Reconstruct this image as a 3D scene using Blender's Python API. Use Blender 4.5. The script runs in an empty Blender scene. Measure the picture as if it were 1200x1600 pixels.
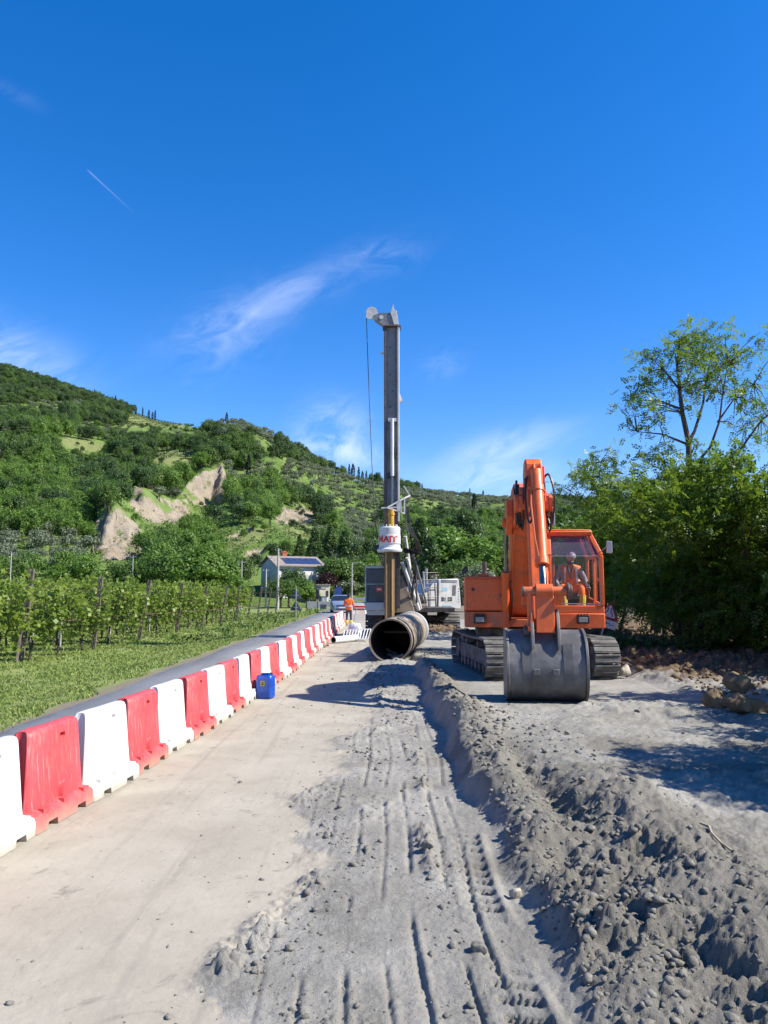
import bpy, bmesh, math, random
import numpy as np
from mathutils import Vector, Matrix, Quaternion
R = math.radians
rng = np.random.default_rng(7)
random.seed(7)
scene = bpy.context.scene
COL = scene.collection

# ------------------------------------------------------------------ camera
PITCH = R(5.71)
cd = bpy.data.cameras.new('camera')
cam = bpy.data.objects.new('camera', cd); COL.objects.link(cam)
cam.location = (0, 0, 2.0)
cam.rotation_euler = (R(90) + PITCH, 0, 0)
cd.sensor_fit = 'VERTICAL'; cd.sensor_height = 36; cd.sensor_width = 27; cd.lens = 27
cd.clip_start = 0.1; cd.clip_end = 6000
scene.camera = cam
scene.view_settings.view_transform = 'Standard'
scene.view_settings.look = 'None'
scene.view_settings.exposure = 0.98
scene.view_settings.gamma = 1
scene.view_settings.use_curve_mapping = False
scene.cycles.max_bounces = 6
scene.cycles.transparent_max_bounces = 8

# ------------------------------------------------------------------ light
SUN_EL, SUN_AZ = R(44), R(101)          # azimuth clockwise from +Y
sv = Vector((math.cos(SUN_EL)*math.sin(SUN_AZ), math.cos(SUN_EL)*math.cos(SUN_AZ), math.sin(SUN_EL)))
sd = bpy.data.lights.new('sun', 'SUN'); sd.energy = 5.0; sd.angle = R(0.53); sd.color = (1.0, 0.94, 0.84)
sun = bpy.data.objects.new('sun', sd); COL.objects.link(sun)
sun.rotation_euler = sv.to_track_quat('Z', 'Y').to_euler()
sun.location = (60, -20, 60)

def ray(px, py):
    u = (px-600)/1200.0; v = (800-py)/1200.0
    return (u, math.cos(PITCH)-v*math.sin(PITCH), math.sin(PITCH)+v*math.cos(PITCH))
def at(px, py, Y):
    x, y, z = ray(px, py); k = Y/y
    return Vector((x*k, Y, 2.0+z*k))
def on(px, py, z=0.0):
    x, y, zz = ray(px, py); k = (z-2.0)/zz
    return Vector((x*k, y*k, z))

world = bpy.data.worlds.new('World'); scene.world = world; world.use_nodes = True
wn, wl = world.node_tree.nodes, world.node_tree.links
wn.clear()
wo = wn.new('ShaderNodeOutputWorld'); bg = wn.new('ShaderNodeBackground'); bg.inputs['Strength'].default_value = 0.117
sky = wn.new('ShaderNodeTexSky'); sky.sky_type = 'NISHITA'; sky.sun_disc = False
sky.sun_elevation = SUN_EL; sky.sun_rotation = SUN_AZ
sky.altitude = 0; sky.air_density = 1.0; sky.dust_density = 0.15; sky.ozone_density = 5.0
hs = wn.new('ShaderNodeHueSaturation'); hs.inputs['Saturation'].default_value = 1.33; hs.inputs['Value'].default_value = 1.0
wl.new(sky.outputs[0], hs.inputs['Color'])
tc = wn.new('ShaderNodeTexCoord')
sep = wn.new('ShaderNodeSeparateXYZ'); wl.new(tc.outputs['Generated'], sep.inputs[0])
def wmath(op, a, b=None, c=None):
    n = wn.new('ShaderNodeMath'); n.operation = op
    for i, v in enumerate((a, b, c)):
        if v is None: continue
        if isinstance(v, (int, float)): n.inputs[i].default_value = v
        else: wl.new(v, n.inputs[i])
    return n.outputs[0]
ymax = wmath('MAXIMUM', sep.outputs['Y'], 0.05)
gx = wmath('DIVIDE', sep.outputs['X'], ymax); gz_ = wmath('DIVIDE', sep.outputs['Z'], ymax)
def wnoise(scale, sx, sy, ang, detail=6, rough=.6, dist=.6):
    ca, sa = math.cos(ang), math.sin(ang)
    a = wmath('MULTIPLY', wmath('ADD', wmath('MULTIPLY', gx, ca), wmath('MULTIPLY', gz_, sa)), sx)
    b = wmath('MULTIPLY', wmath('SUBTRACT', wmath('MULTIPLY', gz_, ca), wmath('MULTIPLY', gx, sa)), sy)
    cmb = wn.new('ShaderNodeCombineXYZ'); wl.new(a, cmb.inputs[0]); wl.new(b, cmb.inputs[1])
    n = wn.new('ShaderNodeTexNoise'); n.inputs['Scale'].default_value = scale; n.inputs['Detail'].default_value = detail
    n.inputs['Roughness'].default_value = rough; n.inputs['Distortion'].default_value = dist
    wl.new(cmb.outputs[0], n.inputs['Vector']); return n.outputs[0]
nz1 = wnoise(9, .8, 2.2, R(28)); nz2 = wnoise(16, .9, 1.6, R(20), 8, .65, 1.2)
def cirrus(px, py, rx, ry, ang, nz, amt, lo, hi):
    x, y, z = ray(px, py); cx, cz = x/y, z/y
    dx = wmath('SUBTRACT', gx, cx); dz = wmath('SUBTRACT', gz_, cz)
    ca, sa = math.cos(R(ang)), math.sin(R(ang))
    a = wmath('DIVIDE', wmath('ADD', wmath('MULTIPLY', dx, ca), wmath('MULTIPLY', dz, sa)), rx/1200)
    b = wmath('DIVIDE', wmath('SUBTRACT', wmath('MULTIPLY', dz, ca), wmath('MULTIPLY', dx, sa)), ry/1200)
    r2 = wmath('ADD', wmath('MULTIPLY', a, a), wmath('MULTIPLY', b, b))
    g = wmath('EXPONENT', wmath('MULTIPLY', r2, -1.0))
    m = wn.new('ShaderNodeMapRange'); m.interpolation_type = 'SMOOTHSTEP'
    m.inputs['From Min'].default_value = lo; m.inputs['From Max'].default_value = hi
    wl.new(nz, m.inputs['Value'])
    return wmath('MULTIPLY', wmath('MULTIPLY', g, m.outputs[0]), amt)
cl = [cirrus(430, 470, 150, 32, 24, nz1, .34, .30, .80), cirrus(350, 520, 80, 50, 30, nz2, .22, .35, .75),
      cirrus(10, 555, 100, 42, -20, nz1, .48, .28, .66), cirrus(520, 680, 45, 48, -50, nz2, .5, .32, .66),
      cirrus(545, 708, 60, 18, -10, nz2, .4, .3, .65),
      cirrus(785, 702, 95, 26, 16, nz1, .46, .30, .68), cirrus(770, 745, 90, 24, 6, nz2, .34, .28, .64),
      cirrus(690, 570, 40, 22, 20, nz2, .12, .35, .7), cirrus(600, 400, 60, 25, 10, nz2, .2, .35, .75),
      cirrus(20, 145, 50, 12, -30, nz1, .07, .3, .7)]
tot = cl[0]
for c in cl[1:]: tot = wmath('ADD', tot, c)
# the thin vapour trail of an aircraft
x0, y0, z0 = ray(135, 264); x1, y1, z1 = ray(212, 335)
ax, az, bx_, bz_ = x0/y0, z0/y0, x1/y1, z1/y1
L = math.hypot(bx_-ax, bz_-az); tx, tz = (bx_-ax)/L, (bz_-az)/L
dx = wmath('SUBTRACT', gx, ax); dz = wmath('SUBTRACT', gz_, az)
al = wmath('DIVIDE', wmath('ADD', wmath('MULTIPLY', dx, tx), wmath('MULTIPLY', dz, tz)), L)
ac = wmath('DIVIDE', wmath('SUBTRACT', wmath('MULTIPLY', dz, tx), wmath('MULTIPLY', dx, tz)), 1.2/1200)
line = wmath('EXPONENT', wmath('MULTIPLY', wmath('MULTIPLY', ac, ac), -1.0))
fade = wmath('MULTIPLY', wmath('MINIMUM', wmath('MAXIMUM', wmath('MULTIPLY', al, 12), 0), 1),
             wmath('MAXIMUM', wmath('SUBTRACT', 1.0, al), 0))
tot = wmath('ADD', tot, wmath('MULTIPLY', wmath('MULTIPLY', line, fade), .2))
# clouds only ahead, above the horizon
front = wmath('GREATER_THAN', sep.outputs['Y'], 0.06)
tot = wmath('MINIMUM', wmath('MULTIPLY', wmath('MULTIPLY', tot, front), .85), .75)
mixc = wn.new('ShaderNodeMix'); mixc.data_type = 'RGBA'
tint = wn.new('ShaderNodeMix'); tint.data_type = 'RGBA'; tint.blend_type = 'MULTIPLY'; tint.inputs[0].default_value = 1
wl.new(hs.outputs[0], tint.inputs[6]); tint.inputs[7].default_value = (1.0, .82, .96, 1)
wl.new(tot, mixc.inputs['Factor']); wl.new(tint.outputs[2], mixc.inputs[6])
mixc.inputs[7].default_value = (5.2, 5.6, 7.0, 1)
wl.new(mixc.outputs[2], bg.inputs['Color']); wl.new(bg.outputs[0], wo.inputs[0])

# ------------------------------------------------------------------ helpers
class MB:
    """collects shapes for one mesh object"""
    def __init__(s): s.v = []; s.f = []; s.m = []; s.cur = 0
    def add(s, vs, fs):
        b = len(s.v); s.v += [tuple(v) for v in vs]
        for f in fs: s.f.append(tuple(b+i for i in f)); s.m.append(s.cur)
        return s
    def mat(s, i): s.cur = i; return s
    def box(s, c, d, rot=None):
        hx, hy, hz = d[0]/2, d[1]/2, d[2]/2
        vs = [Vector((x, y, z)) for x in (-hx, hx) for y in (-hy, hy) for z in (-hz, hz)]
        if rot is not None: vs = [rot @ v for v in vs]
        c = Vector(c); vs = [v+c for v in vs]
        return s.add(vs, [(0,1,3,2),(4,6,7,5),(0,4,5,1),(2,3,7,6),(0,2,6,4),(1,5,7,3)])
    def bar(s, p, q, w, h, up=(0,0,1)):
        p, q = Vector(p), Vector(q); d = (q-p); L = d.length; d.normalize()
        u = Vector(up)
        if abs(d.dot(u)) > .98: u = Vector((1,0,0)) if abs(d.x) < .9 else Vector((0,1,0))
        r = d.cross(u).normalized(); u = r.cross(d)
        m = Matrix((r, d, u)).transposed()
        return s.box((p+q)/2, (w, L, h), m)
    def frame(s, d):
        d = Vector(d).normalized(); u = Vector((0,0,1)) if abs(d.z) < .9 else Vector((1,0,0))
        a = d.cross(u).normalized(); return a, d.cross(a)
    def cyl(s, p, q, r, r2=None, n=14, cap=True):
        p, q = Vector(p), Vector(q); r2 = r if r2 is None else r2
        a, b = s.frame(q-p); vs = []
        for c, rr in ((p, r), (q, r2)):
            for i in range(n):
                t = 2*math.pi*i/n; vs.append(c+(a*math.cos(t)+b*math.sin(t))*rr)
        fs = [(i, (i+1) % n, n+(i+1) % n, n+i) for i in range(n)]
        if cap: fs += [tuple(range(n)), tuple(range(n, 2*n))]
        return s.add(vs, fs)
    def tube(s, pts, r, n=6):
        pts = [Vector(p) for p in pts]; vs = []; k = len(pts)
        rr = r if isinstance(r, (list, tuple)) else [r]*k
        a = None
        for i, p in enumerate(pts):
            d = (pts[min(i+1, k-1)]-pts[max(i-1, 0)]).normalized()
            if a is None: a, b = s.frame(d)
            else:
                a = (a-d*a.dot(d)).normalized(); b = d.cross(a)
            for j in range(n):
                t = 2*math.pi*j/n; vs.append(p+(a*math.cos(t)+b*math.sin(t))*rr[i])
        fs = [(i*n+j, i*n+(j+1) % n, (i+1)*n+(j+1) % n, (i+1)*n+j) for i in range(k-1) for j in range(n)]
        fs += [tuple(range(n)), tuple(range((k-1)*n, k*n))]
        return s.add(vs, fs)
    def prism(s, poly, a, b, axis='x'):
        """poly in the two other axes, extruded along axis from a to b"""
        n = len(poly); vs = []
        for t in (a, b):
            for (u, v) in poly:
                vs.append({'x': (t, u, v), 'y': (u, t, v), 'z': (u, v, t)}[axis])
        fs = [(i, (i+1) % n, n+(i+1) % n, n+i) for i in range(n)] + [tuple(range(n)), tuple(range(n, 2*n))]
        return s.add(vs, fs)
    def loft(s, rings, cap=True):
        n = len(rings[0]); vs = [p for r_ in rings for p in r_]
        fs = [(i*n+j, i*n+(j+1) % n, (i+1)*n+(j+1) % n, (i+1)*n+j) for i in range(len(rings)-1) for j in range(n)]
        if cap: fs += [tuple(range(n)), tuple(range((len(rings)-1)*n, len(rings)*n))]
        return s.add(vs, fs)
    def lathe(s, prof, c=(0,0,0), n=24, axis='z', cap=True):
        rings = []
        for (r, h) in prof:
            ring = []
            for i in range(n):
                t = 2*math.pi*i/n; x, y = r*math.cos(t), r*math.sin(t)
                p = {'z': (x, y, h), 'y': (x, h, y), 'x': (h, x, y)}[axis]
                ring.append((p[0]+c[0], p[1]+c[1], p[2]+c[2]))
            rings.append(ring)
        return s.loft(rings, cap)
    def sphere(s, c, r, n=10, m=7):
        r = r if isinstance(r, (tuple, list)) else (r, r, r)
        prof = []
        rings = []
        for i in range(m+1):
            ph = math.pi*(i/m)*.98+.031; rr = math.sin(ph); h = -math.cos(ph)
            rings.append([(c[0]+r[0]*rr*math.cos(2*math.pi*j/n), c[1]+r[1]*rr*math.sin(2*math.pi*j/n), c[2]+r[2]*h) for j in range(n)])
        return s.loft(rings)
    def build(s, name, mats, parent=None, bevel=0, smooth=True, ang=35, loc=None):
        me = bpy.data.meshes.new(name)
        me.from_pydata(s.v, [], s.f)
        bm = bmesh.new(); bm.from_mesh(me)
        bmesh.ops.recalc_face_normals(bm, faces=bm.faces)
        bm.to_mesh(me); bm.free()
        mats = mats if isinstance(mats, (list, tuple)) else [mats]
        for m in mats: me.materials.append(m)
        if len(mats) > 1: me.polygons.foreach_set('material_index', s.m)
        o = bpy.data.objects.new(name, me); COL.objects.link(o)
        if smooth:
            me.polygons.foreach_set('use_smooth', [True]*len(me.polygons))
            me.set_sharp_from_angle(angle=R(ang))
        if bevel:
            b = o.modifiers.new('bevel', 'BEVEL'); b.width = bevel; b.segments = 2; b.limit_method = 'ANGLE'; b.angle_limit = R(40)
            b.harden_normals = False
        if parent is not None: o.parent = parent
        if loc is not None: o.location = loc
        return o

def mesh_np(name, V, F, mats, parent=None, smooth=False, attrs=None, link=True, matidx=None):
    """V (n,3), F (m,k) arrays"""
    me = bpy.data.meshes.new(name)
    V = np.asarray(V, np.float32); F = np.asarray(F, np.int32); m, k = F.shape
    me.vertices.add(len(V)); me.vertices.foreach_set('co', V.ravel())
    me.loops.add(m*k); me.loops.foreach_set('vertex_index', F.ravel())
    me.polygons.add(m); me.polygons.foreach_set('loop_start', np.arange(0, m*k, k, dtype=np.int32))
    me.polygons.foreach_set('loop_total', np.full(m, k, np.int32))
    me.update(calc_edges=True); me.validate()
    mats = mats if isinstance(mats, (list, tuple)) else [mats]
    for x in mats: me.materials.append(x)
    if matidx is not None: me.polygons.foreach_set('material_index', np.asarray(matidx, np.int32))
    if smooth: me.polygons.foreach_set('use_smooth', np.ones(m, bool))
    if attrs:
        for nm, arr in attrs.items():
            a = me.attributes.new(nm, 'FLOAT', 'POINT'); a.data.foreach_set('value', np.asarray(arr, np.float32))
    if not link: return me
    o = bpy.data.objects.new(name, me); COL.objects.link(o)
    if parent is not None: o.parent = parent
    return o

def tag(o, label=None, cat=None, group=None, kind=None):
    if label: o['label'] = label
    if cat: o['category'] = cat
    if group: o['group'] = group
    if kind: o['kind'] = kind
    return o
def root(name, label, cat, loc=(0,0,0), rz=0, group=None):
    o = bpy.data.objects.new(name, None); COL.objects.link(o)
    o.empty_display_size = .3; o.location = loc; o.rotation_euler = (0, 0, rz)
    return tag(o, label, cat, group)
def copy_tree(o, parent=None):
    c = o.copy(); COL.objects.link(c)
    if parent is not None: c.parent = parent
    for ch in list(o.children): copy_tree(ch, c)
    return c

# ------------------------------------------------------------------ noise (numpy)
def h2(ix, iy, s=0):
    n = (ix.astype(np.int64)*374761393 + iy.astype(np.int64)*668265263 + s*2147483) & 0xffffffff
    n = ((n ^ (n >> 13))*1274126177) & 0xffffffff
    n = (n ^ (n >> 16))
    n = (n*2246822519) & 0xffffffff
    n = n ^ (n >> 15)
    return (n & 0xffffff)/float(0x1000000)
def vn(x, y, s=0):
    x = np.asarray(x, float); y = np.asarray(y, float)
    ix = np.floor(x); iy = np.floor(y); fx = x-ix; fy = y-iy
    fx = fx*fx*fx*(fx*(fx*6-15)+10); fy = fy*fy*fy*(fy*(fy*6-15)+10)
    a = h2(ix, iy, s); b = h2(ix+1, iy, s); c = h2(ix, iy+1, s); d = h2(ix+1, iy+1, s)
    return (a+(b-a)*fx)*(1-fy)+(c+(d-c)*fx)*fy
def fbm(x, y, o=4, s=0, g=.5):
    t = 0; a = 1; n = 0
    for i in range(o):
        t = t+a*(vn(x*2**i+i*17.3, y*2**i-i*9.1, s+i)-.5); n += a; a *= g
    return t/n*2
def worley(x, y, s=0):
    x = np.asarray(x, float); y = np.asarray(y, float)
    ix = np.floor(x); iy = np.floor(y); best = np.full(x.shape, 9.0); cid = np.zeros(x.shape)
    for i in (-1, 0, 1):
        for j in (-1, 0, 1):
            cx = ix+i; cy = iy+j
            d = np.hypot(cx+h2(cx, cy, s)-x, cy+h2(cx, cy, s+5)-y)
            c = d < best; best = np.where(c, d, best); cid = np.where(c, h2(cx, cy, s+9), cid)
    return best, cid
def chunk(x, y, sc, s=0, keep=.2):
    """broken clods: flat topped cells of uneven height, each tilted its own way"""
    x = np.asarray(x, float)*sc; y = np.asarray(y, float)*sc
    ix = np.floor(x); iy = np.floor(y); f1 = np.full(x.shape, 9.0); f2 = np.full(x.shape, 9.0); cid = np.zeros(x.shape); ox = np.zeros(x.shape); oy = np.zeros(x.shape)
    for i in (-1, 0, 1):
        for j in (-1, 0, 1):
            cx = ix+i; cy = iy+j; dx = x-cx-h2(cx, cy, s); dy = y-cy-h2(cx, cy, s+5); d = np.hypot(dx, dy)
            c = d < f1; f2 = np.where(c, f1, np.minimum(f2, d)); f1 = np.where(c, d, f1); ox = np.where(c, dx, ox); oy = np.where(c, dy, oy); cid = np.where(c, h2(cx, cy, s+9), cid)
    e = np.clip((f2-f1)*2.6, 0, 1)**.55
    t = cid*40
    return np.clip(e*(cid-keep)/(1-keep), 0, 1)*np.clip(1+.6*(ox*np.cos(t)+oy*np.sin(t)), .2, 2)
def ss(a, b, x):
    t = np.clip((np.asarray(x, float)-a)/(b-a), 0, 1); return t*t*(3-2*t)

# ------------------------------------------------------------------ materials
def newmat(name):
    m = bpy.data.materials.new(name); m.use_nodes = True
    nt = m.node_tree; return m, nt.nodes, nt.links, nt.nodes['Principled BSDF']
def N(nodes, t, **kw):
    n = nodes.new('ShaderNode'+t)
    for k, v in kw.items():
        if k in n.inputs: n.inputs[k].default_value = v
        else: setattr(n, k, v)
    return n
ALBEDO = .80                                     # overall level of the surface colours against the exposure
def rgb(c): return (c[0], c[1], c[2], 1)
def noise(nodes, links, vec, scale, detail=5, rough=.6, dist=0):
    n = nodes.new('ShaderNodeTexNoise'); n.inputs['Scale'].default_value = scale; n.inputs['Detail'].default_value = detail
    n.inputs['Roughness'].default_value = rough; n.inputs['Distortion'].default_value = dist
    if vec is not None: links.new(vec, n.inputs['Vector'])
    return n.outputs[0]
def mrange(nodes, links, val, a, b, c=0.0, d=1.0):
    n = nodes.new('ShaderNodeMapRange'); n.interpolation_type = 'SMOOTHSTEP'
    n.inputs['From Min'].default_value = a; n.inputs['From Max'].default_value = b
    n.inputs['To Min'].default_value = c; n.inputs['To Max'].default_value = d
    links.new(val, n.inputs['Value']); return n.outputs[0]
def mix(nodes, links, f, a, b, typ='MIX'):
    n = nodes.new('ShaderNodeMix'); n.data_type = 'RGBA'; n.blend_type = typ
    for i, v in ((0, f), (6, a), (7, b)):
        if isinstance(v, (int, float)): n.inputs[i].default_value = v
        elif isinstance(v, tuple): n.inputs[i].default_value = rgb(tuple(q*ALBEDO for q in v))
        else: links.new(v, n.inputs[i])
    return n.outputs[2]
def mmath(nodes, links, op, a, b=None):
    n = nodes.new('ShaderNodeMath'); n.operation = op
    for i, v in enumerate((a, b)):
        if v is None: continue
        if isinstance(v, (int, float)): n.inputs[i].default_value = v
        else: links.new(v, n.inputs[i])
    return n.outputs[0]
def scaled(nodes, links, vec, s):
    n = nodes.new('ShaderNodeMapping'); n.inputs['Scale'].default_value = s
    links.new(vec, n.inputs['Vector']); return n.outputs[0]
def surf(name, col, rough=.55, var=.2, scale=3.0, metal=0.0, dirt=None, dirt_amt=.5, dirt_scale=2.5, streak=0.0,
         streak_col=None, bump=0.0, bscale=40, low_band=None, spec=.5):
    """painted or raw surface: colour variation, dirt patches, vertical streaks, low bands of dried mud and darker tone (object height)"""
    m, n, l, p = newmat(name)
    t = n.new('ShaderNodeTexCoord'); v = t.outputs['Object']
    ns = noise(n, l, v, scale, 6, .65)
    dark = tuple(c*(1-var) for c in col); light = tuple(min(1, c*(1+var)) for c in col)
    c = mix(n, l, mrange(n, l, ns, .3, .7), dark, light)
    if streak:
        s2 = noise(n, l, scaled(n, l, v, (48, 48, 1.6)), 1.0, 4, .6)
        c = mix(n, l, mrange(n, l, s2, .53, .72, 0, streak), c, streak_col or dark)
    if dirt:
        d = noise(n, l, v, dirt_scale, 8, .7, .4)
        c = mix(n, l, mrange(n, l, d, .62-dirt_amt*.3, .74, 0, min(1, .35+dirt_amt)), c, dirt)
    if low_band:
        z0, z1, dc = low_band
        sp = n.new('ShaderNodeSeparateXYZ'); l.new(v, sp.inputs[0])
        hh = mmath(n, l, 'ADD', sp.outputs['Z'], mmath(n, l, 'MULTIPLY', mmath(n, l, 'SUBTRACT', noise(n, l, v, 5, 6, .7), .5), (z1-z0)*2.2))
        c = mix(n, l, mrange(n, l, hh, z0, z1+(z1-z0)*.6, .9, 0), c, dc)
    l.new(c, p.inputs['Base Color'])
    p.inputs['Metallic'].default_value = metal
    r = mrange(n, l, ns, .3, .7, max(.05, rough-.1), min(1, rough+.12)); l.new(r, p.inputs['Roughness'])
    p.inputs['Specular IOR Level'].default_value = spec
    if bump:
        b = n.new('ShaderNodeBump'); b.inputs['Strength'].default_value = bump; b.inputs['Distance'].default_value = .02
        l.new(noise(n, l, v, bscale, 6, .7), b.inputs['Height']); l.new(b.outputs[0], p.inputs['Normal'])
    return m
def leafmat(name, c1, c2, trans=.35, rough=.5, hue=.5, spec=.35):
    """foliage: per-leaf and per-plant variation, light passing through the leaf"""
    m, n, l, p = newmat(name)
    g = n.new('ShaderNodeNewGeometry'); oi = n.new('ShaderNodeObjectInfo')
    f = mmath(n, l, 'ADD', mmath(n, l, 'MULTIPLY', g.outputs['Random Per Island'], 1-hue), mmath(n, l, 'MULTIPLY', oi.outputs['Random'], hue))
    c = mix(n, l, f, c1, c2)
    l.new(c, p.inputs['Base Color']); p.inputs['Roughness'].default_value = rough
    p.inputs['Specular IOR Level'].default_value = spec
    tr = n.new('ShaderNodeBsdfTranslucent')
    l.new(mix(n, l, .5, c, (c2[0]*1.2, c2[1]*1.25, c2[2]*.6)), tr.inputs['Color'])
    ms = n.new('ShaderNodeMixShader'); ms.inputs[0].default_value = trans
    l.new(p.outputs[0], ms.inputs[1]); l.new(tr.outputs[0], ms.inputs[2])
    l.new(ms.outputs[0], n['Material Output'].inputs[0])
    return m
def glassmat(name, tint=(.75, .85, .88), op=.35, refl=(.5,.6,.65)):
    m, n, l, p = newmat(name)
    tr = n.new('ShaderNodeBsdfTransparent'); tr.inputs[0].default_value = rgb(tint)
    gl = n.new('ShaderNodeBsdfGlossy'); gl.inputs['Roughness'].default_value = .03; gl.inputs[0].default_value = (1,1,1,1)
    p.inputs['Base Color'].default_value = rgb(refl); p.inputs['Roughness'].default_value = .4
    fr = n.new('ShaderNodeFresnel'); fr.inputs[0].default_value = 1.22
    m1 = n.new('ShaderNodeMixShader'); m1.inputs[0].default_value = op
    l.new(tr.outputs[0], m1.inputs[1]); l.new(p.outputs[0], m1.inputs[2])
    m2 = n.new('ShaderNodeMixShader'); l.new(fr.outputs[0], m2.inputs[0]); l.new(m1.outputs[0], m2.inputs[1]); l.new(gl.outputs[0], m2.inputs[2])
    l.new(m2.outputs[0], n['Material Output'].inputs[0]); return m

M = {}
M['orange'] = surf('orange_paint', (.85, .145, .028), .45, .15, 2.2, dirt=(.28, .14, .08), dirt_amt=.45, dirt_scale=4.5, streak=.5, streak_col=(.46, .09, .022), bump=.06)
M['orange_dusty'] = surf('dusty_orange_paint', (.73, .13, .027), .6, .2, 2.5, dirt=(.27, .18, .12), dirt_amt=.65, dirt_scale=3.5, streak=.4, streak_col=(.25, .08, .04), bump=.08)
M['bucket'] = surf('worn_bucket_steel', (.165, .16, .155), .5, .35, 2.2, metal=.12, dirt=(.30, .29, .265), dirt_amt=.45, dirt_scale=1.8, streak=.5, streak_col=(.085, .082, .08), bump=.1, bscale=25, low_band=(.0, .3, (.06, .057, .055)))  # last entry turns the steel darker towards the bottom
M['bucketdark'] = surf('scorched_bucket_steel', (.12, .115, .11), .5, .35, 2.2, metal=.12, dirt=(.25, .24, .22), dirt_amt=.4, streak=.5, streak_col=(.07, .07, .068))
M['track'] = surf('muddy_track_steel', (.13, .125, .115), .75, .4, 5, metal=.1, dirt=(.27, .26, .23), dirt_amt=.6, dirt_scale=4, bump=.2, bscale=18)
M['trackdark'] = surf('dark_undercarriage', (.07, .065, .06), .8, .4, 4, dirt=(.27, .26, .23), dirt_amt=.7, dirt_scale=4, bump=.2, bscale=18)
M['chrome'] = surf('chrome_rod', (.24, .26, .25), .28, .05, 5, metal=1.0)
M['greasy'] = surf('greasy_steel', (.10, .09, .085), .5, .4, 6, metal=.4, dirt=(.22, .15, .1), dirt_amt=.5)
M['hose'] = surf('black_rubber', (.016, .016, .017), .5, .2, 8)
M['black'] = surf('black_plastic', (.022, .022, .024), .45, .2, 5)
M['cabblue'] = surf('blue_grey_cab_paint', (.40, .48, .56), .4, .15, 2, dirt=(.25, .23, .2), dirt_amt=.4)
M['dark'] = surf('dark_interior', (.035, .035, .04), .7, .3, 5)
M['lamp'] = surf('dusty_lamp_glass', (.32, .32, .30), .2, .2, 9, dirt=(.3, .28, .25), dirt_amt=.5)
M['mirror'] = surf('grey_mirror_shell', (.42, .43, .45), .4, .1, 5)
M['glass'] = glassmat('cab_glass', (.93, .95, .95), .02, (.5, .5, .52))
M['visor'] = glassmat('tinted_visor_glass', (.62, .58, .74), .14, (.35, .33, .45))
M['glassdark'] = surf('dark_cab_glass', (.03, .07, .11), .12, .3, 1.5, spec=.25)
M['white'] = surf('white_machine_paint', (.66, .655, .64), .45, .10, 2, dirt=(.36, .32, .25), dirt_amt=.4, dirt_scale=3, streak=.5, streak_col=(.5, .46, .4))
M['mast'] = surf('grey_shaded_mast_steel', (.24, .25, .27), .5, .22, 1.6, metal=.1, dirt=(.10, .10, .11), dirt_amt=.5, dirt_scale=1.2, streak=.5, streak_col=(.14, .14, .15))  # grey includes the shade on the front of the mast
M['mastedge'] = surf('white_sunlit_mast_edge', (.68, .69, .71), .45, .1, 2, dirt=(.4, .38, .35), dirt_amt=.25)  # white includes the sunlight on the right side of the mast
M['kelly'] = surf('ochre_kelly_steel', (.175, .105, .04), .55, .35, 2.5, dirt=(.09, .06, .035), dirt_amt=.6, streak=.5, streak_col=(.14, .09, .05))
M['kellyrib'] = surf('ochre_drive_rib', (.36, .225, .085), .5, .2, 2.5, dirt=(.22, .14, .07), dirt_amt=.4)
M['yellow'] = surf('yellow_machine_paint', (.62, .33, .035), .45, .12, 2.5, dirt=(.3, .16, .05), dirt_amt=.35)
M['beige'] = surf('beige_dusty_steel', (.36, .29, .21), .6, .25, 1.8, dirt=(.16, .12, .09), dirt_amt=.6)
M['redpaint'] = surf('red_sign_paint', (.62, .035, .03), .5, .12, 3)
M['ink'] = surf('black_ink', (.03, .03, .035), .6, .1, 3)
M['blueink'] = surf('blue_ink', (.03, .07, .33), .6, .1, 3)
M['paleblue'] = surf('pale_blue_print', (.35, .58, .72), .6, .1, 3)
M['signwhite'] = surf('sign_white', (.72, .74, .76), .4, .06, 4, dirt=(.4, .38, .34), dirt_amt=.3)
M['signback'] = surf('sign_back_grey', (.07, .085, .10), .5, .2, 4)
M['galv'] = surf('galvanised_steel', (.45, .46, .47), .4, .12, 5, metal=.5)
M['casing'] = surf('clay_coated_casing', (.36, .295, .215), .75, .3, 1.6, dirt=(.17, .135, .10), dirt_amt=.6, dirt_scale=3.5, streak=.0, bump=.15, bscale=16)
M['casinside'] = surf('dark_bore_lining', (.06, .05, .045), .7, .4, 3, dirt=(.12, .1, .085), dirt_amt=.5)  # darkness inside the tubes put into the lining colour
M['concrete'] = surf('grey_concrete', (.42, .41, .39), .85, .18, 4, dirt=(.3, .29, .26), dirt_amt=.4, bump=.15)
M['whitebar'] = surf('white_barrier_plastic', (.82, .82, .80), .42, .03, 2, low_band=(-.02, .13, (.42, .37, .29)), dirt=(.56, .53, .46), dirt_amt=.28, dirt_scale=4, streak=.3, streak_col=(.66, .64, .58), bump=.02, spec=.4)
M['redbar'] = surf('faded_red_barrier_plastic', (.66, .075, .085), .5, .14, 2.5, streak=.6, streak_col=(.80, .33, .31), low_band=(-.02, .11, (.40, .28, .21)), dirt=(.48, .15, .13), dirt_amt=.4, dirt_scale=4, spec=.35)
M['blueplastic'] = surf('blue_drum_plastic', (.012, .075, .42), .3, .08, 3)
M['yellowlabel'] = surf('yellow_label', (.36, .30, .06), .6, .1, 6)
M['stone'] = surf('ochre_sandstone', (.20, .135, .07), .9, .4, 5, dirt=(.30, .235, .15), dirt_amt=.5, bump=.9, bscale=12)
M['stonegrey'] = surf('buff_marl_stone', (.45, .40, .31), .9, .25, 5, bump=.4, bscale=14)
M['wood'] = surf('weathered_stake_wood', (.15, .12, .095), .85, .35, 6, dirt=(.28, .25, .22), dirt_amt=.4, bump=.3, bscale=25)
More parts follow.
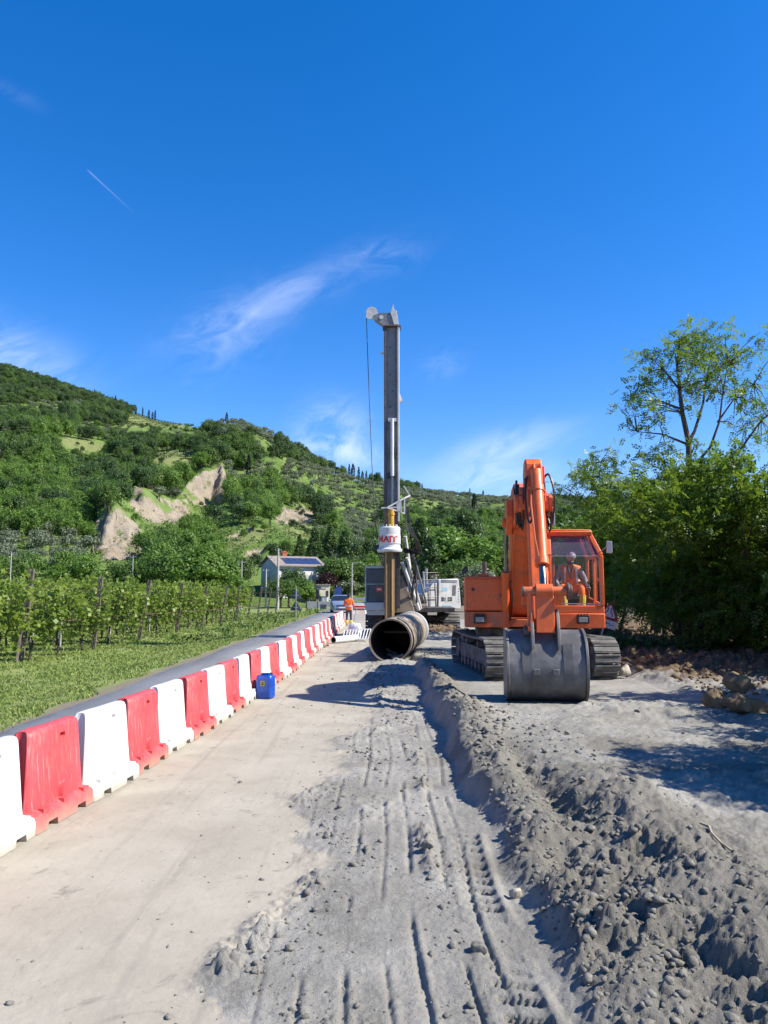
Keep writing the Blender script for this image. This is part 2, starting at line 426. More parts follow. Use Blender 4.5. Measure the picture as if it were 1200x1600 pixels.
M['stick'] = surf('dry_stick', (.42, .34, .23), .8, .2, 8)
M['bark'] = surf('tree_bark', (.085, .065, .05), .9, .4, 8, bump=.4, bscale=20)
M['rust'] = surf('rusty_rail', (.16, .09, .06), .8, .3, 8)
# ------------------------------------------------------------------ the worksite ground
bpts = [(405,1600),(350,1540),(345,1500),(400,1450),(450,1400),(490,1372),(520,1350),(475,1310),(455,1270),(490,1235),
        (575,1205),(545,1185),(520,1160),(575,1140),(590,1110),(560,1060),(575,1040),(560,1015)]
bg_ = [on(*p) for p in bpts]
b_y = np.array([p.y for p in bg_]); b_x = np.array([p.x for p in bg_])
_o = np.argsort(b_y); b_y, b_x = b_y[_o], b_x[_o]
def barrier_x(y):
    return np.interp(y, [-5, 4, 5.2, 7.3, 9.2, 11.2, 16.9, 18.5, 26, 45], [-3.9, -3.22, -3.12, -2.93, -2.79, -2.65, -2.43, -2.36, -2.29, -2.28])
def worksite(x, y, full=False):
    f2 = fbm(x*1.1, y*1.1, 4, 3); f6 = fbm(x*6, y*6, 4, 8); f20 = fbm(x*22, y*22, 3, 21)
    xb = np.interp(y, b_y, b_x)+.22*fbm(x*1.5, y*1.5, 4, 30)+.09*f6
    far = ss(24, 30, y)
    e = x-xb-far*1.2
    soft = np.clip(.68+fbm(x*.8+7, y*.8, 2, 34)*1.4, .3, 1)
    mud = ss(-.03-.30*soft, .10+.22*soft, e+.05*f20+.10*f6+.42*soft*fbm(x*2.6, y*2.6, 3, 35))
    xw = x+.05*fbm(x*5, y*5, 2, 31)+.018*f20; yw = y+.05*fbm(x*5, y*5, 2, 32)+.018*fbm(x*22, y*22, 2, 33)
    l1 = chunk(xw, yw, 4.3, 1, .3); l2 = chunk(xw, yw, 9.5, 2, .25); l3 = chunk(xw, yw, 21, 3, .15); l4 = chunk(x+.012*f20, y+.012*f6, 38, 4, .2)
    z = .004*f2+.002*f20                                     # dusty asphalt
    patch = ss(.0, .35, fbm(x*.9, y*.9, 3, 44)+.1)
    z = z+mud*(.012+.02*patch+.008*f6+.006*f20)
    rim = np.exp(-((e-.13)/.14)**2)*ss(.0, .35, fbm(x*1.3, y*1.3, 2, 51)+.08)*(1-.6*soft)
    z = z+rim*(.03*l1+.065*l2+.035*l3+.014*l4)
    z = z+mud*ss(.5, 0, x)*ss(.02, .5, fbm(x*1.5, y*1.5, 3, 60))*(.02*l2+.022*l3+.010*l4)
    z = z+mud*(.004*l4+.006*l3*ss(.1, .4, fbm(x*2.2, y*2.2, 2, 61)))
    # grooves pressed by tyres and tracks along the road
    wob = .03*np.sin(y*.8)+.02*np.sin(y*2.1+1)
    for gx0, w, dp in ((-.42, .012, .016), (-.20, .018, .02), (.02, .012, .014), (.20, .02, .022), (.44, .012, .02), (-.62, .01, .01), (.60, .012, .02)):
        gx_ = gx0+wob*(1 if gx0 > 0 else .6)
        br = ss(-.35, .1, fbm(x*0+gx0*9, y*1.3, 3, 70))
        z = z-mud*dp*br*np.exp(-((x-gx_)/w)**2)+mud*.5*dp*br*np.exp(-((x-gx_-.035)/.02)**2)
    # small ridge of clods between the ruts
    xr = .36+.03*np.sin(y*1.7)+.012*y-.09
    rr = ss(5.2, 5.7, y)*ss(10.6, 9.6, y)*ss(-.5, .2, fbm(x*0, y*1.9, 2, 75))+.35*ss(3.2, 3.6, y)*ss(5.2, 4.6, y)*ss(0, .3, fbm(x*0, y*2.3, 2, 76))
    z = z+rr*np.exp(-((x-xr)/.055)**2)*(.025+.075*l2+.045*l3+.02*f20)
    # grouser marks of a crawler
    cl_ = ss(3.0, 3.4, y)*ss(7.6, 6.6, y)*ss(-.55, -.2, fbm(x*1.5, y*1.2, 2, 67))
    lx = x-.05*np.sin(y*.9); lane = ss(.50, .52, lx)*ss(.80, .78, lx)
    sq = np.abs(((y*6.6+2.6*(x-.65)+.12*f2) % 1)-.5)*2
    slot = ss(.45, .30, sq)*ss(.56, .58, lx)*ss(.775, .765, lx)
    z = z+cl_*(.012*lane+.030*np.exp(-((lx-.80)/.03)**2)-.052*slot*(.55+.6*vn(x*3, y*3, 9)))
    lane2 = ss(-.75, -.7, x)*ss(-.3, -.35, x)*ss(6.5, 8, y)*ss(16, 12, y)
    z = z+mud*lane2*.012*ss(.3, .7, np.abs(((y*6) % 1)-.5)*2)
    # the step up to the spoil and the disturbed ground on the right
    H = np.interp(y, [2, 4, 5.5, 8, 12, 16, 22, 26, 34], [.01, .03, .07, .15, .25, .24, .16, .07, .02])
    edge = np.interp(y, [2.5, 4.5, 6, 8, 10], [.96, .90, .84, .80, .80])+.05*np.sin(y*1.3)+.04*np.sin(y*3.1)+.05*f2
    st = ss(-.05, .16, x-edge+.035*f6)
    steep = st
    z = z+H*steep
    rid = np.exp(-((x-edge-.34)/.30)**2)*ss(19, 15, y)*ss(3.0, 4.6, y)
    z = z+rid*(.07+.08*f2)
    hol = np.exp(-((x-1.50+.03*(y-7))/.20)**2-((y-7.1)/1.5)**2)+.7*np.exp(-((x-1.78)/.16)**2-((y-5.35)/.35)**2)+.5*np.exp(-((x-1.25)/.10)**2-((y-5.6)/.3)**2)
    z = z-.19*hol
    m2 = np.exp(-((x-2.05)/.50)**2-((y-6.3)/1.7)**2); z = z+.13*m2
    m3 = np.exp(-((x-2.25)/.55)**2-((y-4.1)/.75)**2); z = z+.26*m3
    m4 = np.exp(-((x-1.50)/.36)**2-((y-4.5)/1.3)**2); z = z+.06*m4
    m5 = np.exp(-((x-1.9)/.3)**2-((y-4.85)/.45)**2); z = z+.14*m5
    rough = st*np.clip(rid*1.0+m2+m3*.75+m4+hol*.8+m5, 0, 1)
    rough = np.maximum(rough, st*.16*ss(-.1, .5, fbm(x*.7, y*.7, 3, 80)))
    l0 = chunk(xw+.05*f2, yw, 2.1, 11, .35)
    flatm = 1-np.exp(-((x-2.15)/.30)**2-((y-3.75)/.38)**2)*.9
    z = z+rough*flatm*(.060*l0+.050*l1+.034*l2+.016*l3*ss(9, 5, y)+.05*f6+.012*fbm(x*13, y*13, 2, 23))*(.5+.9*vn(x*1.6, y*1.6, 14))
    z = z+st*(.035*f2+.010*f6*ss(1, 3, x)+.004*f20+.010*l3*ss(-.2, .3, fbm(x*1.2, y*1.2, 2, 90))+.006*l4)
    # low furrows running across the right side
    z = z+st*ss(1.9, 3.0, x)*(.04*fbm(x*.8, y*1.6, 3, 91)+.05*l1*ss(.1, .4, fbm(x*.6, y*1.1, 2, 92)))
    # ground under the machines is pressed flat
    fl = ss(1.0, 1.5, x)*ss(5.3, 4.9, x)*ss(11.6, 12.4, y)*ss(21.5, 20.5, y)
    z = z*(1-fl)+fl*(.2+.012*f6+.004*f20)
    # brown earth bank under the trees
    bk = ss(4.6, 6.2, x-.05*(y-16))*ss(12.5, 16, y)
    z = z+bk*(.14+.13*l1+.08*l2+.03*l3+.05*f6)
    brown = np.clip(bk*1.1+ss(.2, .5, fbm(x*.5, y*.5, 3, 95))*ss(3.5, 5, x)*ss(10, 13, y)*.6, 0, 1)
    # heap of dug earth in front of the rig
    hp = np.exp(-((x-2.2)/1.9)**2-((y-33.0)/1.2)**2)+.6*np.exp(-((x-.3)/.6)**2-((y-20.7)/.35)**2)*.5
    z = z+hp*(.30+.16*l1+.08*l2)
    brown = np.maximum(brown, ss(.25, .6, hp)*ss(25, 30, y))
    # sheet sinks a little at its left edge under the barriers
    z = np.maximum(z, -.03)
    if full: return z, mud, brown, np.clip(rough*1.1+.5*rr+.35*mud*ss(.0, .4, fbm(x*1.1, y*1.1, 3, 66)), 0, 1)
    return z, mud, brown

Y = 2.3*np.exp(np.arange(0, 930)*.00331)
U = np.linspace(-.72, .72, 640)
YY, UU = np.meshgrid(Y, U, indexing='ij')
XX = UU*YY
xl = barrier_x(YY)-.12
XX = np.where(YY < 40, np.maximum(XX, xl), np.maximum(XX, -2.45)); XX = np.minimum(XX, 16.0)
ZZ, mud_, brn_, dmp_ = worksite(XX, YY, True)
nY, nU = XX.shape
idx = np.arange(nY*nU).reshape(nY, nU)
F = np.stack([idx[:-1, :-1], idx[:-1, 1:], idx[1:, 1:], idx[1:, :-1]], -1).reshape(-1, 4)
wx = XX.ravel()[F]; keep = (wx.max(1)-wx.min(1)) > 1e-4
F = F[keep]
V = np.stack([XX, YY, ZZ+.006], -1).reshape(-1, 3)
used = np.unique(F); remap = np.zeros(len(V), np.int64); remap[used] = np.arange(len(used))
def groundmat():
    m, n, l, p = newmat('worksite_ground')
    t = n.new('ShaderNodeTexCoord'); v = t.outputs['Object']
    a = n.new('ShaderNodeAttribute'); a.attribute_name = 'mud'
    b = n.new('ShaderNodeAttribute'); b.attribute_name = 'brown'
    n1 = noise(n, l, v, 1.1, 8, .62, .3); n2 = noise(n, l, v, 9, 8, .7); n3 = noise(n, l, v, 60, 5, .7); n4 = noise(n, l, scaled(n, l, v, (3.2, .55, 1)), 1.0, 6, .65, .5)
    dust = mix(n, l, mrange(n, l, n1, .3, .7), (.35, .318, .25), (.43, .395, .32))
    dust = mix(n, l, mrange(n, l, n4, .55, .75, 0, .55), dust, (.255, .225, .185))
    dust = mix(n, l, mrange(n, l, noise(n, l, scaled(n, l, v, (1.3, .8, 1)), 1.0, 5, .6, 1.5), .5, .72, 0, .6), dust, (.44, .395, .315))
    dust = mix(n, l, mrange(n, l, noise(n, l, scaled(n, l, v, (2.2, 1.6, 1)), 1.0, 8, .75, 1.0), .565, .67, 0, .75), dust, (.22, .195, .16))
    dust = mix(n, l, mrange(n, l, noise(n, l, scaled(n, l, v, (7, .16, 1)), 1.0, 5, .65, .3), .52, .72, 0, .5), dust, (.27, .245, .205))
    dust = mix(n, l, mrange(n, l, n2, .56, .76, 0, .6), dust, (.23, .212, .185))
    dust = mix(n, l, mrange(n, l, n3, .62, .75, 0, .5), dust, (.18, .16, .135))
    mud = mix(n, l, mrange(n, l, n1, .32, .68), (.28, .268, .232), (.385, .37, .33))
    mud = mix(n, l, mrange(n, l, n2, .50, .72, 0, .6), mud, (.42, .405, .365))
    mud = mix(n, l, mrange(n, l, n2, .45, .28, 0, .55), mud, (.15, .137, .108))
    mud = mix(n, l, mrange(n, l, n3, .58, .75, 0, .35), mud, (.15, .138, .112))
    pit = noise(n, l, v, 95, 3, .55, .8)
    mud = mix(n, l, mrange(n, l, pit, .61, .68, 0, .65), mud, (.10, .092, .075))
    mud = mix(n, l, mrange(n, l, noise(n, l, scaled(n, l, v, (2.2, 2.2, 2)), 1.0, 7, .7, .6), .5, .68, 0, .5), mud, (.44, .425, .385))
    dk = n.new('ShaderNodeAttribute'); dk.attribute_name = 'damp'
    mud = mix(n, l, mrange(n, l, mmath(n, l, 'ADD', dk.outputs['Fac'], mmath(n, l, 'MULTIPLY', mmath(n, l, 'SUBTRACT', n2, .5), .9)),   .25, 1.1, 0, .62), mud, (.13, .118, .092))
    br = mix(n, l, mrange(n, l, n2, .35, .65), (.11, .07, .04), (.24, .175, .105))
    f = mmath(n, l, 'ADD', a.outputs['Fac'], mmath(n, l, 'MULTIPLY', mmath(n, l, 'SUBTRACT', n2, .5), .5))
    c = mix(n, l, mrange(n, l, f, .35, .65), dust, mud)
    c = mix(n, l, mrange(n, l, mmath(n, l, 'ADD', b.outputs['Fac'], mmath(n, l, 'MULTIPLY', mmath(n, l, 'SUBTRACT', n2, .5), .6)), .3, .7), c, br)
    l.new(c, p.inputs['Base Color'])
    p.inputs['Roughness'].default_value = .85; p.inputs['Specular IOR Level'].default_value = .25
    h = mmath(n, l, 'ADD', mmath(n, l, 'MULTIPLY', noise(n, l, v, 38, 8, .75), 1.0), mmath(n, l, 'MULTIPLY', noise(n, l, v, 140, 3, .6), .35))
    bp = n.new('ShaderNodeBump'); bp.inputs['Distance'].default_value = .022
    l.new(mrange(n, l, a.outputs['Fac'], 0, 1, .32, 1.0), bp.inputs['Strength']); l.new(h, bp.inputs['Height']); l.new(bp.outputs[0], p.inputs['Normal'])
    return m
M['ground'] = groundmat()
wg = mesh_np('worksite_ground', V[used], remap[F], M['ground'], smooth=True, attrs={'mud': mud_.ravel()[used], 'brown': brn_.ravel()[used], 'damp': dmp_.ravel()[used]})
tag(wg, kind='structure')
def wz(x, y):
    z, _, _ = worksite(np.array([float(x)]), np.array([float(y)])); return float(z[0])+.006

# ------------------------------------------------------------------ road
def roadmat():
    m, n, l, p = newmat('asphalt')
    t = n.new('ShaderNodeTexCoord'); v = t.outputs['Object']
    n1 = noise(n, l, scaled(n, l, v, (1.2, .25, 1)), 1, 6, .6, .3); n3 = noise(n, l, v, 70, 4, .7)
    c = mix(n, l, mrange(n, l, n1, .3, .7), (.40, .375, .33), (.52, .485, .43))
    sp = n.new('ShaderNodeSeparateXYZ'); l.new(v, sp.inputs[0])
    ed = mmath(n, l, 'ADD', mmath(n, l, 'MULTIPLY', sp.outputs['X'], -1), mmath(n, l, 'MULTIPLY', mmath(n, l, 'SUBTRACT', noise(n, l, v, 1.5, 6, .7), .5), 1.2))
    c = mix(n, l, mrange(n, l, ed, 5.2, 5.5, 0, .6), c, (.26, .23, .19))
    rt = mmath(n, l, 'ADD', sp.outputs['X'], mmath(n, l, 'MULTIPLY', mmath(n, l, 'SUBTRACT', noise(n, l, v, .8, 6, .7), .5), 1.5))
    c = mix(n, l, mrange(n, l, rt, -2.9, -2.0, 0, .75), c, (.30, .268, .225))
    c = mix(n, l, mrange(n, l, n3, .6, .75, 0, .5), c, (.17, .16, .15))
    l.new(c, p.inputs['Base Color']); p.inputs['Roughness'].default_value = .9; p.inputs['Specular IOR Level'].default_value = .15
    bp = n.new('ShaderNodeBump'); bp.inputs['Strength'].default_value = .3; bp.inputs['Distance'].default_value = .01
    l.new(n3, bp.inputs['Height']); l.new(bp.outputs[0], p.inputs['Normal']); return m
M['asphalt'] = roadmat()
ry = np.arange(-25, 118, .8)
vs, fs = [], []
for i, y in enumerate(ry):
    xl_ = -5.35+.05*math.sin(y*.9)+.07*float(vn(np.array([y*.7]), np.array([3.3]))[0])-.03
    for j, (x, z) in enumerate(((xl_-.05, -.12), (xl_, -.004), (-2.4, 0), (.4, 0), (2.2, 0), (2.3, -.12))):
        vs.append((x, y, z))
k = 6
for i in range(len(ry)-1):
    for j in range(k-1): fs.append((i*k+j, i*k+j+1, (i+1)*k+j+1, (i+1)*k+j))
rd = mesh_np('road', vs, fs, M['asphalt'], smooth=False); tag(rd, kind='structure')

# ------------------------------------------------------------------ fields
def fieldmat():
    m, n, l, p = newmat('grass_field')
    t = n.new('ShaderNodeTexCoord'); v = t.outputs['Object']
    n1 = noise(n, l, v, .35, 6, .65); n2 = noise(n, l, v, 4, 6, .7)
    c = mix(n, l, mrange(n, l, n1, .35, .65), (.16, .215, .045), (.25, .28, .09))
    c = mix(n, l, mrange(n, l, n2, .55, .72, 0, .6), c, (.24, .20, .10))
    c = mix(n, l, mrange(n, l, n1, .64, .76, 0, .8), c, (.26, .20, .115))
    sp = n.new('ShaderNodeSeparateXYZ'); l.new(v, sp.inputs[0])
    ed = mmath(n, l, 'ADD', sp.outputs['X'], mmath(n, l, 'MULTIPLY', mmath(n, l, 'SUBTRACT', noise(n, l, v, 1.6, 6, .7), .5), 1.0))
    c = mix(n, l, mrange(n, l, ed, -6.0, -5.5, 0, 1), c, (.20, .165, .115))
    l.new(c, p.inputs['Base Color']); p.inputs['Roughness'].default_value = .9
    bp = n.new('ShaderNodeBump'); bp.inputs['Strength'].default_value = .6; bp.inputs['Distance'].default_value = .05
    l.new(noise(n, l, v, 14, 6, .7), bp.inputs['Height']); l.new(bp.outputs[0], p.inputs['Normal']); return m
M['field'] = fieldmat()
def field_z(x, y):
    x = np.asarray(x, float); y = np.asarray(y, float)
    left = -.045-.40*ss(-5.4, -9.5, x)+.05*fbm(x*.6, y*.6, 3, 5)*ss(-5.9, -7.5, x)
    right = -.09+.29*ss(13, 18, x)
    z = np.where(x < -5, left, right)
    return z
xs = np.concatenate([np.linspace(-320, -40, 40), np.linspace(-38, -12, 40), np.linspace(-11.5, -5, 40), np.linspace(-4.5, 20, 26), np.linspace(24, 320, 40)])
ys = np.concatenate([np.linspace(-120, -4, 20), np.linspace(-2, 60, 125), np.linspace(61, 125, 50)])
gy, gx2 = np.meshgrid(ys, xs, indexing='ij')
gz = field_z(gx2, gy)
idx = np.arange(gz.size).reshape(gz.shape)
F = np.stack([idx[:-1, :-1], idx[:-1, 1:], idx[1:, 1:], idx[1:, :-1]], -1).reshape(-1, 4)
fo = mesh_np('ground', np.stack([gx2, gy, gz], -1).reshape(-1, 3), F, M['field'], smooth=True); tag(fo, kind='structure')

# ------------------------------------------------------------------ the hill
r_px = [-600, -100, 0, 60, 140, 240, 325, 350, 400, 450, 500, 560, 640, 700, 780, 870, 1000, 1900]
r_py = [590, 575, 580, 597, 622, 655, 668, 660, 665, 700, 730, 752, 765, 772, 778, 782, 788, 800]
D_px = [-600, 0, 240, 320, 350, 450, 560, 640, 780, 1900]
D_d = [760, 720, 640, 580, 480, 450, 480, 580, 700, 760]
d0_ = 108.0
def slope_at(py):
    v = (800-np.asarray(py, float))/1200
    return np.tan(np.arctan(v)+PITCH)
def terrain0(px, d):
    D = np.interp(px, D_px, D_d); zr = 2+D*slope_at(np.interp(px, r_px, r_py))
    t = np.clip((d-d0_)/(D-d0_), 0, None)
    X = (px-600)/1200*d
    z = np.where(t <= 1, zr*np.clip(t, 0, 1)**1.06, zr*(1-.7*ss(1, 1.6, t)))
    nz = fbm(X/85, d/85, 4, 12)*9+fbm(X/28, d/28, 3, 18)*2.5
    return z+nz*ss(.02, .3, t)*(1-.8*ss(.8, 1, t))-.5
def proj_y(z, d):
    v = np.tan(np.arctan((z-2)/d)-PITCH); return 800-1200*v
_dg = np.arange(110, 800, 2.0)
def find_d(px, py):
    yy = proj_y(terrain0(np.full(_dg.shape, float(px)), _dg), _dg)
    i = np.argmax(yy <= py); return float(_dg[i])
CLIFFS = []                                     # (px, foot depth), (px, height)
for cx_, cy_, hx_, hh_ in (([278, 300, 330, 360], [792, 790, 782, 772], [276, 288, 300, 318, 345, 360], [0, 4, 9, 11, 9, 0]),
                           ([196, 225, 255, 290], [806, 814, 812, 806], [194, 206, 235, 268, 290, 300], [0, 5, 6, 4, 4, 0]),
                           ([140, 165, 190, 235], [852, 852, 850, 846], [138, 156, 176, 205, 238], [0, 5, 8, 4, 0])):
    CLIFFS.append((cx_, [find_d(a, b) for a, b in zip(cx_, cy_)], hx_, hh_))
def terrain(px, d):
    z = terrain0(px, d)
    X = (px-600)/1200*d
    wob = fbm(X/5, d/40, 3, 40)*5
    for cx_, cd_, hx_, hh_ in CLIFFS:
        a = np.interp(px, cx_, cd_)+wob
        h = np.interp(px, hx_, hh_)*(1+.18*fbm(X/4, d*0, 3, 41))
        z = z+h*(.35*ss(a-8, a+1, d)+.65*ss(a, a+4.5, d))*(1-ss(a+8, a+70, d))
    return z
def cliff_mask(px, d):
    m = np.zeros(np.shape(px)); X = (px-600)/1200*d; wob = fbm(X/5, d/40, 3, 40)*5
    for cx_, cd_, hx_, hh_ in CLIFFS:
        a = np.interp(px, cx_, cd_)+wob; w = ss(.5, 3.5, np.interp(px, hx_, hh_))
        m = np.maximum(m, w*ss(a-11+7*fbm(X/7, d/9, 2, 43), a-5, d)*(1-ss(a+4, a+6.5, d)))
    return m
def inpoly(px, py, poly):
    c = np.zeros(np.shape(px), bool); j = len(poly)-1
    for i in range(len(poly)):
        xi, yi = poly[i]; xj, yj = poly[j]
        c ^= ((yi > py) != (yj > py)) & (px < (xj-xi)*(py-yi)/((yj-yi) or 1e-9)+xi); j = i
    return c
P_vine1 = [(188, 668), (194, 650), (210, 643), (316, 655), (316, 664), (250, 668)]
P_vine2 = [(232, 722), (234, 702), (310, 707), (292, 724), (262, 728)]
P_mead = [(78, 686), (100, 684), (168, 694), (158, 704), (110, 706)]
P_olive = [[(420, 745), (450, 722), (500, 735), (560, 752), (600, 764), (604, 860), (560, 850), (520, 830), (500, 790), (440, 775)],
           [(-60, 846), (120, 852), (215, 862), (230, 912), (-60, 912)], [(-40, 642), (130, 630), (128, 640), (-40, 655)],
           [(70, 676), (180, 672), (320, 680), (320, 692), (160, 688)], [(630, 768), (700, 772), (800, 780), (860, 790), (860, 812), (640, 812)]]
P_clay = [[(196, 808), (205, 770), (235, 755), (228, 725), (248, 722), (262, 750), (285, 748), (300, 733), (322, 727), (345, 735), (358, 750), (335, 775), (300, 790), (272, 808), (250, 812)],
          [(144, 852), (168, 800), (180, 788), (196, 800), (236, 830), (228, 848), (190, 852)],
          [(424, 812), (440, 794), (470, 790), (496, 797), (492, 812), (470, 824), (440, 822)], [(380, 862), (408, 846), (416, 858), (400, 880), (388, 876)],
          [(335, 842), (392, 822), (396, 828), (340, 850)]]
P_open = [[(440, 826), (480, 822), (486, 842), (450, 840)], [(330, 850), (396, 826), (440, 822), (400, 850), (350, 862)]]
pxs = np.linspace(-560, 1760, 640)
ds = np.concatenate([np.linspace(108, 330, 300), np.linspace(332, 800, 150), np.linspace(820, 1400, 20)])
PX, DD = np.meshgrid(pxs, ds)
TZ = terrain(PX, DD); TX = (PX-600)/1200*DD
PYv = proj_y(TZ, DD)
def poly_attr(polys):
    o = np.zeros(PX.shape)
    for p_ in polys: o = np.maximum(o, inpoly(PX+4*fbm(PX/9, PYv/9, 2, 3), PYv+4*fbm(PX/9, PYv/9, 2, 4), p_))
    return o
clay_a = np.maximum(poly_attr(P_clay[2:]), cliff_mask(PX, DD)); vine_a = poly_attr([P_vine1, P_vine2]); mead_a = poly_attr([P_mead]+P_open)
ridge_ok = DD < np.interp(PX, D_px, D_d)*1.02
clay_a *= ss(.36, .05, fbm(TX/7, DD/9+TZ/3, 3, 55)-.10); clay_a *= ridge_ok; vine_a *= ridge_ok; mead_a *= ridge_ok
gul = worley(TX/5, TZ/3.0+DD/15, 4)[0]
TZ = TZ+clay_a*((fbm(TX/4, DD/4, 3, 77))*2.6-gul*1.8+fbm(TX/1.6, DD/1.6+TZ, 2, 79)*.9)
idx = np.arange(PX.size).reshape(PX.shape)
F = np.stack([idx[:-1, :-1], idx[:-1, 1:], idx[1:, 1:], idx[1:, :-1]], -1).reshape(-1, 4)
def hillmat():
    m, n, l, p = newmat('hillside')
    t = n.new('ShaderNodeTexCoord'); v = t.outputs['Object']
    def at_(nm):
        a = n.new('ShaderNodeAttribute'); a.attribute_name = nm; return a.outputs['Fac']
    n1 = noise(n, l, v, .03, 6, .65); n2 = noise(n, l, v, .35, 7, .7)
    c = mix(n, l, mrange(n, l, n1, .35, .65), (.095, .16, .035), (.17, .245, .07))
    c = mix(n, l, mrange(n, l, n2, .52, .7, 0, .7), c, (.17, .19, .075))
    md = mix(n, l, mrange(n, l, n2, .3, .7), (.16, .20, .07), (.235, .255, .10))
    c = mix(n, l, at_('meadow'), c, md)
    w = n.new('ShaderNodeTexWave'); w.inputs['Scale'].default_value = .10; w.inputs['Distortion'].default_value = .5; w.bands_direction = 'X'
    mp = n.new('ShaderNodeMapping'); mp.inputs['Rotation'].default_value = (0, 0, R(14)); l.new(v, mp.inputs['Vector']); l.new(mp.outputs[0], w.inputs['Vector'])
    vc = mix(n, l, mrange(n, l, w.outputs['Fac'], .35, .6), (.25, .27, .09), (.10, .15, .035))
    c = mix(n, l, at_('vine'), c, md)
    ly = noise(n, l, scaled(n, l, v, (.05, .05, 1.1)), 1, 4, .7, .3)
    cy = mix(n, l, mrange(n, l, n2, .3, .7), (.26, .215, .155), (.37, .315, .235))
    cy = mix(n, l, mrange(n, l, ly, .45, .6, 0, .6), cy, (.33, .29, .24))
    cy = mix(n, l, mrange(n, l, noise(n, l, scaled(n, l, v, (.5, .5, .22)), 1, 6, .75, .5), .54, .68, 0, .75), cy, (.17, .14, .105))
    cy = mix(n, l, mrange(n, l, noise(n, l, v, .16, 5, .7), .54, .64, 0, .75), cy, (.10, .14, .04))
    c = mix(n, l, mrange(n, l, at_('clay'), .2, .6), c, cy)
    l.new(c, p.inputs['Base Color']); p.inputs['Roughness'].default_value = .95; p.inputs['Specular IOR Level'].default_value = .1
    bp = n.new('ShaderNodeBump'); bp.inputs['Strength'].default_value = .8; bp.inputs['Distance'].default_value = 1.2
    l.new(n2, bp.inputs['Height']); l.new(bp.outputs[0], p.inputs['Normal']); return m
M['hill'] = hillmat()
ho = mesh_np('hill', np.stack([TX, DD, TZ], -1).reshape(-1, 3), F, M['hill'], smooth=True,
             attrs={'clay': clay_a.ravel(), 'vine': vine_a.ravel(), 'meadow': mead_a.ravel()}); tag(ho, kind='structure')
CLAY_AT = {}
for a_, b_, c_ in zip(PX[clay_a > .5], PYv[clay_a > .5], DD[clay_a > .5]):
    k_ = (int(a_//4), int(b_//4)); CLAY_AT[k_] = max(CLAY_AT.get(k_, 0), c_)
def tz(px, d):
    return float(terrain(np.array([float(px)]), np.array([float(d)]))[0]) if d > 109 else float(field_z(np.array([(px-600)/1200*d]), np.array([d]))[0])
# ------------------------------------------------------------------ foliage
L_broad = leafmat('broadleaf_foliage', (.05, .105, .018), (.15, .255, .05), .32)
L_bright = leafmat('bright_spring_foliage', (.08, .165, .022), (.205, .34, .06), .38)
L_dark = leafmat('dark_wood_foliage', (.032, .072, .02), (.09, .165, .04), .28)
L_olive = leafmat('olive_foliage', (.125, .165, .10), (.255, .30, .19), .25, .55)
L_cyp = leafmat('cypress_foliage', (.012, .026, .012), (.030, .052, .022), .15)
L_con = leafmat('conifer_foliage', (.035, .08, .022), (.10, .17, .04), .25)
L_rob = leafmat('locust_foliage', (.06, .13, .014), (.245, .355, .05), .42, .42)
L_purp = leafmat('purple_plum_foliage', (.022, .010, .014), (.065, .020, .026), .25)
L_vine = leafmat('vine_foliage', (.11, .19, .025), (.32, .41, .08), .5, .45, .25)
L_ivy = leafmat('shrub_foliage', (.045, .09, .018), (.12, .19, .045), .3)

def leaves(centers, n_each, spread, size, seed, up=.4, outward=None, aspect=.62):
    """rhombic leaves in clumps; returns vertices and quads"""
    g = np.random.default_rng(seed)
    c = np.repeat(np.asarray(centers, float), n_each, 0); n = len(c)
    sp = np.asarray(spread, float) if np.ndim(spread) else np.full(3, float(spread))
    d = g.normal(size=(n, 3)); d *= (g.random((n, 1))**.5)/np.linalg.norm(d, axis=1, keepdims=True)
    p = c+d*sp*1.0
    nrm = g.normal(size=(n, 3))+np.array([0, 0, up])+d*.9
    if outward is not None: nrm += (p-outward)*.3
    nrm /= np.linalg.norm(nrm, axis=1, keepdims=True)
    a = np.cross(nrm, g.normal(size=(n, 3))); a /= np.linalg.norm(a, axis=1, keepdims=True)
    b = np.cross(nrm, a); s = size*(.6+.8*g.random((n, 1)))
    V = np.stack([p-a*s*.5, p+b*s*.5*aspect+a*s*.05, p+a*s*.5, p-b*s*.5*aspect+a*s*.05], 1).reshape(-1, 3)
    return V, np.arange(n*4).reshape(n, 4)
def blob_centers(n, r, seed, lo=-1.0, shell=.45, lump=.25):
    g = np.random.default_rng(seed)
    d = g.normal(size=(n*3, 3)); d /= np.linalg.norm(d, axis=1, keepdims=True)
    d = d[d[:, 2] > lo][:n]
    rad = (shell+(1-shell)*g.random((len(d), 1))**.6)*(1+lump*(g.random((len(d), 1))-.5)*2)
    return d*rad*np.array(r)
def broad_crown(seed, r=(3.4, 3.4, 3.6), h=5.0, clumps=60, per=14, spread=.95, size=.75):
    """an uneven crown of several lobes"""
    g = np.random.default_rng(seed); C = []
    k = 6+seed % 3
    for i in range(k):
        t = 2*math.pi*i/k+g.random(); q = .45+.25*g.random()
        lobe = np.array([math.cos(t)*r[0]*q, math.sin(t)*r[1]*q, h+(g.random()-.45)*r[2]*.9])
        C.append(blob_centers(clumps//k, np.array(r)*(.42+.2*g.random()), seed*31+i, -.7)+lobe)
    C.append(blob_centers(clumps//k, np.array(r)*.55, seed*31+99, -.3)+np.array([0, 0, h+r[2]*.55]))
    C = np.concatenate(C)
    return leaves(C, per, spread, size, seed, .5, np.array([0, 0, h]))
